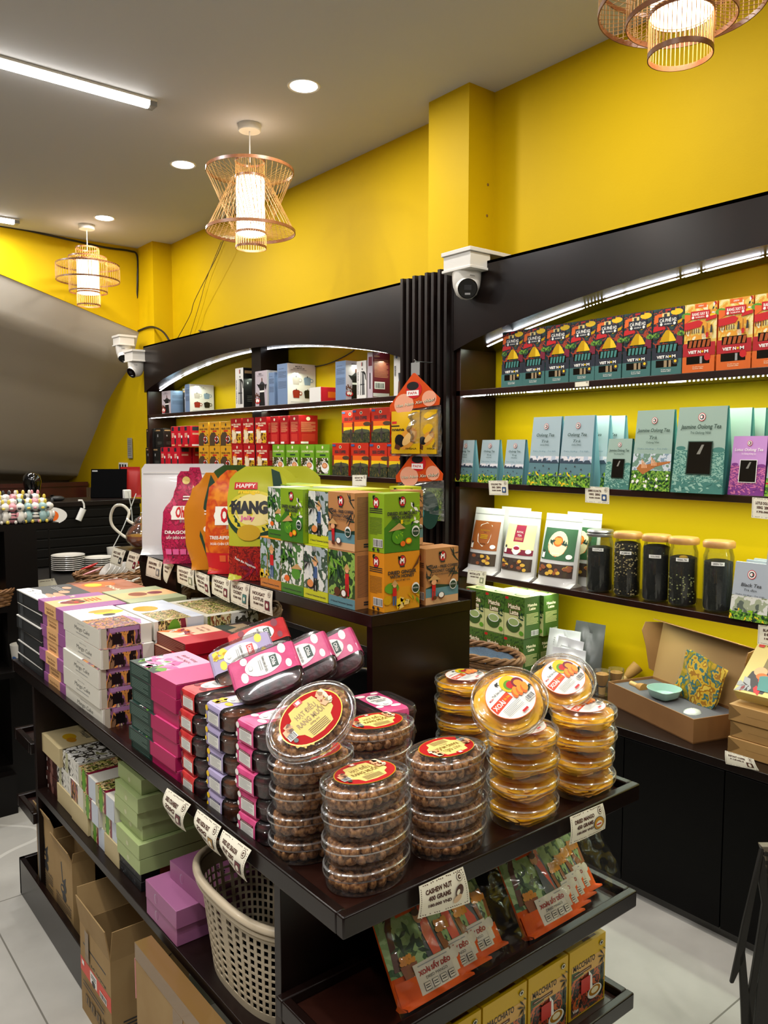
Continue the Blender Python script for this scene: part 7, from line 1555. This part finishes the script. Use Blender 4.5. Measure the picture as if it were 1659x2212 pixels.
# silver matcha pouches leaning on the wall
SIL = mat('silver_foil', '#dcdce0', .28, metal=.15, bump=.5, scale=16)
def mtx(P): P.txt('MATCHA', .5, .55, .05, INK, w=.4); P.ell(.68, .48, .05, .04, DGREEN); P.lines(.2, .7, .8, .85, 4, GREY)
for k, (x, y, rz_, m, h_) in enumerate(((2.74, 2.06, .1, mat('grey_foil', '#5c5c5e', .3, metal=.3), .25), (2.66, 2.12, .25, SIL, .22), (2.62, 2.07, -.1, SIL, .20), (2.585, 2.03, .3, SIL, .17))):
    pouch(.15, h_, .075, m, mtx if k else None, 6, .12, .22, seed=k + 40, wr=.007).obj('silver_pouch', loc=(x, y, SH['base'] + .001), rz=rz_, label=['dark grey foil pouch at the back by the yellow wall', 'silver matcha pouch, left of the leaning silver pouches', 'silver matcha pouch in the middle of the leaning group', 'front small silver pouch behind the mango boxes'][k], cat='foil pouch', group='foil matcha pouches on the counter')
# bamboo whisks in clear tubes
BB = mat('bamboo_bristle', '#a87c3c', .7, bump=.5, scale=200); BP = mat('bamboo_pale', '#c8a060', .5)
for k, (px, py) in enumerate(((1300, 1500), (1330, 1496))):
    p = at_z(px, py, SH['base']); t = thing('tea_whisk', ['left bamboo tea whisk in a clear tube beside the mango boxes', 'right bamboo tea whisk in a clear tube beside the gift box'][k], 'tea whisk', (p.x, p.y, SH['base']), 0, 'bamboo tea whisks in clear tubes')
    a = MB(); a.loft([(.0001, .001), (.030, .001), (.032, .10), (.0001, .101)], clearmat('tube_film', '#ffffff', .15, .02, .04), 24); a.obj('clear_tube', t)
    a = MB(); a.loft([(.0001, .002), (.013, .002), (.014, .032), (.0001, .033)], BP, 16); a.obj('handle', t); a = MB(); a.loft([(.013, .035), (.022, .06), (.026, .085), (.020, .088), (.0001, .07)], BB, 28); a.loft([(.0142, .033), (.0146, .036), (.0142, .039)], INK, 16); a.obj('bristles', t)
p = at_z(1350, 1492, SH['base']); t = thing('tea_whisk', 'loose bamboo whisk lying tilted beside the gift box', 'tea whisk', (p.x + .02, p.y + .02, SH['base'] + .03), 0)
a = MB(); a.tube([(-.03, 0, 0), (0, -.01, .02)], .012, BP, 12); a.obj('handle', t); a = MB(); a.tube([(0, -.01, .02), (.02, -.02, .04), (.045, -.035, .065)], [.013, .022, .026], BB, 16); a.obj('bristles', t)
# denim cloth in the wicker basket
a = MB(); a.grid(lambda u_, v_: (2.435 + .095 * math.cos(2 * PI * u_) * (1 - v_ * .9), 2.36 + .19 * math.sin(2 * PI * u_) * (1 - v_ * .9), SH['base'] + .108 - .03 * v_ + .008 * math.sin(9 * u_ * PI + 5 * v_)), 32, 8, mat('denim_cloth', '#3c4c5c', .9, noise_='#46586a', scale=150, bump=.4), wu=True)
a.obj('cloth', label='blue-grey denim cloth lining the wicker basket', cat='cloth', smooth=60)
# ---- folding stool at the right edge
ST = mat('dark_olive_plastic', '#1d1a17', .5, spec=.3); ST2 = mat('taupe_plastic_slat', '#5c5244', .4)
t = thing('folding_stool', 'dark plastic folding step stool cut off by the right edge', 'stool', (2.195, 1.10, 0), 0)
p_foot = at_z(1577, 2150, 0.0); dps = p_foot.length
def SP(px, py, dd=0): q_ = O + ray(px, py) * (2.06 + dd); return q_ - Vector((2.195, 1.10, 0))
def bar(pts, th, nm, m=ST):
    a = MB(); P = [SP(*p) for p in pts]; a.prism(P, Vector((FW.x, FW.y, 0)) * th, m); a.obj(nm, t, bevel=.002)
bar([(1645, 1828), (1659, 1828), (1676, 1830), (1676, 2200), (1640, 2212), (1612, 2212), (1606, 2170), (1601, 2040), (1610, 2010), (1618, 1960), (1635, 1900)], .02, 'side_leg') if False else None
bar([(1644, 1832), (1652, 1834), (1612, 2042), (1608, 2075), (1585, 2125), (1578, 2125), (1592, 2060), (1604, 2000)], .010, 'rear_leg')
bar([(1597, 2070), (1609, 2042), (1618, 2140), (1640, 2300), (1606, 2300), (1602, 2180)], .010, 'cross_brace')
bar([(1652, 1834), (1672, 1850), (1672, 1960), (1655, 2010), (1636, 2120), (1618, 2300), (1606, 2300), (1616, 2160), (1640, 2010), (1648, 1955), (1640, 1905)], .012, 'front_leg')
a = MB(); c = SP(1577, 2138); a.ball((c.x, c.y, .024), (.014, .02, .024), ST, 12, 8); a.obj('rubber_foot', t)
for k in range(4):
    bar([(1646 + 2.5 * k, 1829 + 19 * k), (1700, 1829 + 19 * k), (1704, 1843 + 19 * k), (1650 + 2.5 * k, 1842 + 19 * k)], .025, 'slat', ST2)
a = MB(); a.prism([SP(1655, 1845), SP(1760, 1845), SP(1760, 2500), SP(1610, 2500), SP(1636, 2140), SP(1660, 1990)], Vector((FW.x, FW.y, 0)) * .02, mat('stool_panel', '#140f0c', .5)); a.obj('side_panel', t)
# ================================================================ far left: reception counter, ceramics display
DK = mat('near_black_wood', '#0a0706', .4, spec=.25)
t = thing('reception_counter', 'long near-black reception counter with grooved front below the stair', 'counter', (0, 0, 0))
CY0 = 5.97
a = MB(); a.box(.45, CY0 + .01, 0, 2.385, 6.42, 1.165, DK); a.obj('carcass', t)
a = MB(); a.box(.45, CY0 - .02, 1.165, 2.385, 6.45, 1.20, WOOD); a.obj('counter_top', t, bevel=.003)
for k in range(11): a = MB(); a.box(.45, CY0 - .004, .40 + .068 * k, 2.385, CY0 + .012, .40 + .068 * k + .058, DK); a.obj('front_slat', t, bevel=.003)
# timber headboard behind
m_ = MB(); HB = mat('mahogany_panel', '#4a1a10', .35, noise_='#3a120a', scale=6); 
m_.box(-.6, 8.10, 0, 2.70, 8.14, 1.24, HB); 
for x in (0.9, 1.5, 2.1, 2.6):
    for s in (1, -1): c = Vector((x, 8.097, 1.02)); m_.obox(c, Vector((.27, 0, .11 * s)), Vector((0, .003, 0)), Vector((-.004 * s, 0, .006)), mat('mahogany_groove', '#241008', .5))
m_.box(-.6, 8.085, 1.21, 2.70, 8.15, 1.25, HB); m_.obj('wall_panelling', label='reddish mahogany panel with diamond grooves behind the reception counter', cat='wall panel')
def onc(px, py, y=6.10, z=1.2): p = at_y(px, py, y); return Vector((p.x, y, z))
# laptop
p = onc(235, 1078, 6.2); t = thing('laptop', 'black open laptop seen from behind on the reception counter', 'laptop', p, -.55)
a = MB(); a.prism([(-.135, 0, .006), (.135, 0, .006), (.135, .05, .225), (-.135, .05, .225)], (0, -.008, .001), mat('laptop_black', '#020203', .7, spec=.05)); P = Panel.flat(a, (-.135, -.0085, .006), (1, 0, 0), (0, .213, 1), .27, .224); P.rect(.03, .91, .18, .96, GREY); a.obj('screen_lid', t, smooth=0)
a = MB(); a.box(-.135, 0, .0005, .135, .19, .014, mat('laptop_black')); a.obj('keyboard_base', t)
# scanner, mouse
p = onc(71, 1088, 6.12); t = thing('barcode_scanner', 'glossy black rounded desktop scanner on the reception counter', 'scanner', p)
GB = mat('gloss_black_plastic', '#070708', .12, coat=.5)
a = MB(); a.loft([(.0001, .0005), (.062, .0005), (.064, .012), (.055, .05), (.05, .07)], GB, 24); a.loft([(.064, .006), (.0655, .006), (.0655, .012), (.064, .012)], mat('blue_led_ring', '#1c3c8c', .3), 24); a.obj('scanner_base', t)
a = MB(); a.loft([(.05, .07), (.056, .10), (.064, .15), (.056, .19), (.03, .215), (.0001, .222)], GB, 24); a.obj('scanner_head', t)
p = onc(124, 1086, 6.1); a = MB(); a.ball((0, 0, .018), (.055, .035, .022), mat('grey_black_plastic', '#1c1c1e', .4), 16, 8, lambda v: Vector((v.x, v.y, max(v.z, -.8)))); a.obj('computer_mouse', loc=p, label='dark computer mouse lying on the reception counter', cat='mouse')
p = onc(283, 1080, 6.15); pouch(.16, .24, .05, mat('red_foil', '#a81c18', .3), None, 6).obj('red_pouch', loc=(p.x + .02, 6.2, 1.201), rz=1.0, label='red pouch standing behind the white adapter on the counter', cat='pouch')
# white adapter and cable
p = at_y(276, 1055, 6.0); a = MB(); a.box(-.028, -.02, -.035, .028, .02, .035, SHADEW); a.obj('charger', loc=(p.x, 6.02, 1.2365), bevel=.006, label='small white charger block at the right end of the reception counter', cat='charger')
WC = mat('white_cable', '#c8c8c4', .5)
cable('cable', 'white cable hanging from the charger down behind the teapot', [at_y(px, py, 5.9) for px, py in ((277, 1062), (280, 1080), (284, 1100), (286, 1130))], .004, WC)
cable('cable', 'white cable running diagonally across the counter front', [at_y(px, py, 5.9) for px, py in ((294, 1066), (285, 1090), (268, 1135), (248, 1175), (232, 1205), (208, 1236))], .004, WC)
t = thing('cabinet_light', 'small white clip light hooked over the counter front', 'clip light', at_y(170, 1100, 5.95))
a = MB(); q_ = [at_y(px, py, 5.95) - t.location for px, py in ((169, 1081), (177, 1081), (181, 1088), (182, 1098))]; a.tube(q_, .007, SHADEW, 8); a.obj('hook_arm', t)
a = MB(); q_ = [at_y(px, py, 5.93) - t.location for px, py in ((180, 1099), (169, 1124))]; a.tube(q_, .022, SHADEW, 14); a.obj('lamp_head', t)
# wall fittings
p = at_x(268, 1010, 2.715); t = thing('socket_strip', 'white triple socket plate on the dim yellow wall above the laptop', 'socket', (2.712, p.y, p.z))
a = MB(); a.box(-.008, -.10, -.045, 0, .10, .045, SHADEW); a.obj('plate', t)
for k in range(3): a = MB(); a.box(-.010, .065 - .065 * k - .018, -.03, -.0085, .065 - .065 * k + .018, .03, CAMB); a.obj('socket', t)
p = at_x(282, 968, 2.715); a = MB(); a.box(-.006, -.05, -.09, 0, .05, .09, mat('grey_notice', '#8c8a80', .6)); P = Panel.flat(a, (-.006, .05, -.09), (0, -1, 0), (0, 0, 1), .10, .18); P.lines(.1, .1, .9, .9, 9, INK, 3, .2); a.obj('wall_notice', loc=(2.712, p.y, p.z), label='small grey notice on the yellow wall by the pilaster', cat='notice')
p = at_x(170, 1060, 2.66); t = thing('dried_palm', 'bundle of dried brown stems hanging at the end of the mahogany panel', 'dried stems', (2.64, 7.95, 1.20))
a = MB(); r = random.Random(5)
for k in range(12): x = .05 * r.random(); a.tube([(x, 0, 0), (x + .02 * r.random(), .01, -.12), (x + .05 * (r.random() - .3), .0, -.25 - .1 * r.random())], .006, mat('dry_stem', '#4a3820', .7), 5)
a.obj('stems', t)
# ---- ceramics display unit
UX1, UY = 1.003, 3.70
t = thing('ceramics_display', 'near-black display stand holding mugs and figurines behind the cake boxes', 'display stand', (0, 0, 0))
a = MB(); a.box(.87, UY, 0, UX1, 4.02, 1.235, DK); a.obj('side_block', t)
a = MB(); a.box(.05, UY + .0, 1.235, 1.10, 4.04, 1.262, DK); a.obj('top_board', t)
a = MB(); a.box(.05, 4.0, 0, .87, 4.02, 1.235, DK); a.obj('back_panel', t)
for z in (.20, .64): a = MB(); a.box(.05, UY - .10 * (z > .6), z - .025, .87, 4.0, z, DK); a.obj('shelf', t)
a = MB(); a.box(.05, UY - .06, .0, .87, UY + .02, .175, DK); a.obj('kickboard', t)
a = MB(); a.box(.05, UY - .02, .885, .87, 4.0, .91, DK); a.obj('shelf', t)
MUGW = mat('painted_porcelain', '#c8c4bc', .2, coat=.4)
def mug(label, x, y, z, r=.042, h=.095, deco=BLUE):
    t = thing('mug', label, 'mug', (x, y, z), 0, 'hand-painted white mugs')
    a = MB(); a.loft([(.0001, .001), (r * .78, .001), (r * .8, .006), (r, h), (r * .94, h), (r * .75, .008), (.0001, .008)], MUGW, 26)
    F = lambda u, v, k: Vector(((r * (.8 + .2 * v) + k + .0005) * math.cos(PI + 1.6 * (u - .3)), (r * (.8 + .2 * v) + k + .0005) * math.sin(PI + 1.6 * (u - .3)), h * v))
    P = Panel(a, .06, h, F, 4); P.ell(.6, .45, .2, .18, deco, 12, rot=.6); P.ell(.68, .25, .12, .1, ORANGE, 10); P.ell(.2, .65, .07, .05, BLACK, 8); P.ell(.3, .35, .05, .04, BLACK, 8); a.obj('body', t); return t
mug('white mug with a blue and orange bird at the left picture edge', .915, 3.655, .6405, .05, .105)
mug('white mug behind the bird mug', .80, 3.80, .6405, .05, .12, TEAL)
wicker_basket('wicker_basket', 'flat brown wicker basket with white figures at the left edge', (.80, 3.765, .9105), .12, .11, .07, nst=30, rows=5, thick=.003, rim=.005)
FW_ = mat('white_glaze', '#d8d4cc', .25, coat=.3); FP = mat('pink_glaze', '#d08c94', .3, coat=.3); FY = mat('yellow_glaze', '#d8c04c', .3, coat=.3); FG = mat('grey_glaze', '#9a9896', .3, coat=.3); FT = mat('teal_glaze', '#8cacac', .3, coat=.3)
for k in range(4):
    a = MB(); a.ball((0, 0, .02), (.018, .016, .02), FW_, 10, 6); a.ball((0, 0, .048), .014, FW_, 10, 6); a.obj('figurine', loc=(.74 + .055 * k, 3.70 + .02 * (k % 2), .92), label='small white ceramic figure in the flat wicker basket', cat='figurine', group='white ceramic figures in the wicker basket')
def animal(c1, c2, seed):
    a = MB(); r = random.Random(seed)
    a.ball((0, 0, .020), (.017, .015, .020), c1, 10, 6); a.ball((0, 0, .050), (.015, .014, .013), c1, 10, 6)
    for s in (-1, 1): a.ball((.003, s * .009, .066), (.004, .005, .008), c2, 6, 5); a.ball((-.012, s * .010, .006), (.006, .005, .006), c2, 6, 5); a.ball((-.006, s * .015, .026), (.005, .005, .010), c1, 6, 5)
    a.ball((-.013, 0, .047), (.005, .006, .004), c2, 6, 5)
    if seed % 3 == 0:
        for q in range(3): a.loft([(.0175 - .002 * q, .014 + .010 * q), (.0178 - .002 * q, .018 + .010 * q)], INK, 10)
    return a
pro = []
for k in range(27):
    row = k // 9; c = k % 9; s = (k * 5 + k // 9) % 6 if k > 5 else k
    if k < 6: o = animal([FW_, FG, FW_, FP, FW_, FT][s], [FP, FW_, FY, FW_, INK, FY][s], k).obj('figurine', smooth=60); pro.append(o)
    else: o = dup(pro[s])
    r = random.Random(k); o.scale = (1.45,) * 3; x = .82 + .031 * c + .006 * r.random() - .02 * row; 
    o.location = (x, UY + .025 + .045 * row + .01 * r.random(), 1.2625 + (.0 if row < 1 else .018 * row)); o.rotation_euler = (0, 0, .9 + r.random() * .8)
    tag(o, 'tiny glazed ceramic animal in the crowd on top of the dark display stand', 'figurine', 'tiny ceramic animals on the display stand')
    if row: a = None
a = MB(); a.box(.78, UY + .05, 1.2622, 1.09, UY + .145, 1.279, DK); a.box(.78, UY + .095, 1.279, 1.09, UY + .145, 1.297, DK); a.obj('figurine_riser', label='low dark step under the ceramic animals', cat='display riser')
# card sign
p = at_y(105, 1115, 4.6); t = thing('card_sign', 'rounded white card-payment sign with red and orange circles behind the figurines', 'sign', (p.x, 4.6, p.z), 0)
a = MB(); pr_ = [(.10 * math.cos(q) * (1 if math.cos(q) > 0 else 1.2), 0, .05 * math.sin(q)) for q in [2 * PI * k / 28 for k in range(28)]]
a.prism(pr_[::-1], (0, .004, 0), SHADEW); P = Panel.flat(a, (-.12, -.0002, -.05), (1, 0, 0), (0, 0, 1), .22, .10); P.ell(.45, .5, .13, .13, RED); P.ell(.66, .5, .13, .13, ORANGE); a.obj('sign_plate', t, smooth=0)
a = MB(); a.box(-.004, .005, -(p.z - .86), .004, .012, -.045, DK); a.obj('stem', t)
# ---- low table with baskets of bowls and spoons
t = thing('ceramics_table', 'low near-black table behind the cake boxes carrying baskets of spoons', 'table', (0, 0, 0))
a = MB(); a.box(1.05, 3.72, .80, 1.95, 5.25, .83, DK); a.obj('tabletop', t); 
for x in (1.08, 1.90):
    for y in (3.76, 5.2): a = MB(); a.box(x - .02, y - .02, 0, x + .02, y + .02, .80, DK); a.obj('leg', t)
TB = .8305
def plate_stack(label, x, y, n, r, z=TB):
    a = MB()
    for k in range(n): a.loft([(.0001, .004 + .012 * k), (r * .6, .004 + .012 * k), (r, .018 + .012 * k), (r * .98, .021 + .012 * k), (r * .6, .008 + .012 * k), (.0001, .008 + .012 * k)], MUGW, 24)
    a.obj('bowl_stack', loc=(x, y, z), label=label, cat='bowls', group='stacks of white bowls on the ceramics table')
plate_stack('left stack of white bowls on the ceramics table', 1.55, 5.05, 8, .10); plate_stack('right stack of white bowls beside a mug on the ceramics table', 1.72, 5.0, 6, .09)
mug('white mug at the back of the ceramics table beside the bowls', 1.86, 5.10, TB, .05, .12, BLACK); mug('white mug standing on the grooved counter side of the table', 1.93, 4.80, TB, .045, .12, RED)
b1 = wicker_basket('wicker_basket', 'oval wicker basket of ceramic spoons and saucers on the low table', (1.62, 4.50, TB), .22, .16, .06, .3, nst=34, rows=4, rim=.006)
b2 = wicker_basket('wicker_basket', 'wicker basket heaped with white ceramic spoons nearer the cake boxes', (1.42, 4.02, TB), .26, .17, .07, .3, nst=34, rows=5, rim=.006)
r = random.Random(9)
sp0 = None
for k in range(14):
    if sp0 is None:
        a = MB(); a.ball((0, 0, 0), (.028, .018, .008), MUGW, 12, 6, lambda v: Vector((v.x, v.y, min(v.z, .1)))); a.tube([(.02, 0, .002), (.07, 0, .018)], [.007, .005], MUGW, 6); sp0 = a.obj('ceramic_spoon', smooth=60); o = sp0
    else: o = dup(sp0)
    o.location = (1.28 + .28 * r.random(), 3.93 + .18 * r.random(), TB + .075 + .01 * r.random()); o.rotation_euler = (.3 * r.random(), .2, r.random() * 6)
    tag(o, 'white ceramic spoon in the basket nearer the cake boxes', 'spoon', 'white ceramic spoons in the basket')
for k, (x, y, m, lb) in enumerate(((1.50, 4.46, FP, 'pink patterned saucer in the spoon basket'), (1.68, 4.60, FP, 'pink rimmed saucer at the back of the spoon basket'), (1.76, 4.44, MUGW, 'white saucer with dark pattern at the right of the spoon basket'), (1.55, 4.66, RED, 'red patterned saucer behind the pink one'))):
    a = MB(); a.loft([(.0001, 0), (.03, .001), (.055, .012), (.052, .014), (.03, .004), (.0001, .003)], m, 24); P = Panel.flat(a, (-.05, -.05, .0045), (1, 0, 0), (0, 1, 0), .1, .1); P.leaves(.25, .25, .75, .75, 12, [RED if k < 2 else INK, WHITE], .08, k, .5); a.obj('saucer', loc=(x, y, TB + .065), label=lb, cat='saucer', group='patterned saucers in the wicker basket').rotation_euler = (-.2, -.3, 0)
for k in range(5):
    a = MB(); a.loft([(.0001, 0), (.03, .001), (.05, .012), (.048, .014), (.0001, .003)], MUGW, 20); a.obj('saucer', loc=(1.58 + .03 * k, 4.47, TB + .066), rot=(0, -.9, 0), label='white saucer leaning in the row inside the spoon basket', cat='saucer', group='leaning white saucers in the spoon basket')
price_card('CERAMIC SPOON price card leaning beside the charcoal gift boxes', *fr([(76, 1254), (117, 1249), (124, 1264), (83, 1269)], 3.93), ['CERAMIC SPOON'], None, 'price cards on the ceramics table')
# things under the raised shelf: lattice baskets and bags
wicker_basket('wicker_basket', 'dark lattice basket under the raised shelf behind the cake boxes', (1.36, 2.62, TF + .001), .13, .30, .20, 0, nst=16, rows=5, thick=.005, flare=.95, rim=.008)
bkk = mat('black_plastic_bag', '#0c0c0c', .25, bump=.6, scale=18)
a = MB(); a.grid(lambda u, v: (1.19 + .26 * u, 1.56 + .36 * v, TF + .002 + .13 * math.sin(PI * u) ** .5 * math.sin(PI * v) ** .5 + .012 * math.sin(9 * u + 5 * v)), 20, 20, bkk); a.obj('plastic_bag', label='crumpled black plastic bag under the raised shelf', cat='plastic bag', smooth=70)
for k in range(7):
    o = dup(pro[0]) if False else None
bw = carton(.09, .08, .10, mat('white_small_box', '#c8c6bc', .5), lambda P: P.lines(.2, .3, .8, .6, 3, GREY)); o1 = None
for k in range(6):
    if o1 is None: o1 = bw.obj('small_white_box', bevel=.001); o = o1
    else: o = dup(o1)
    o.location = (1.36 + .1 * (k % 2) - .05, 2.45 + .12 * (k // 2), TF + .006); tag(o, 'small white box inside the lattice basket under the raised shelf', 'box', 'small white boxes in the lattice basket')
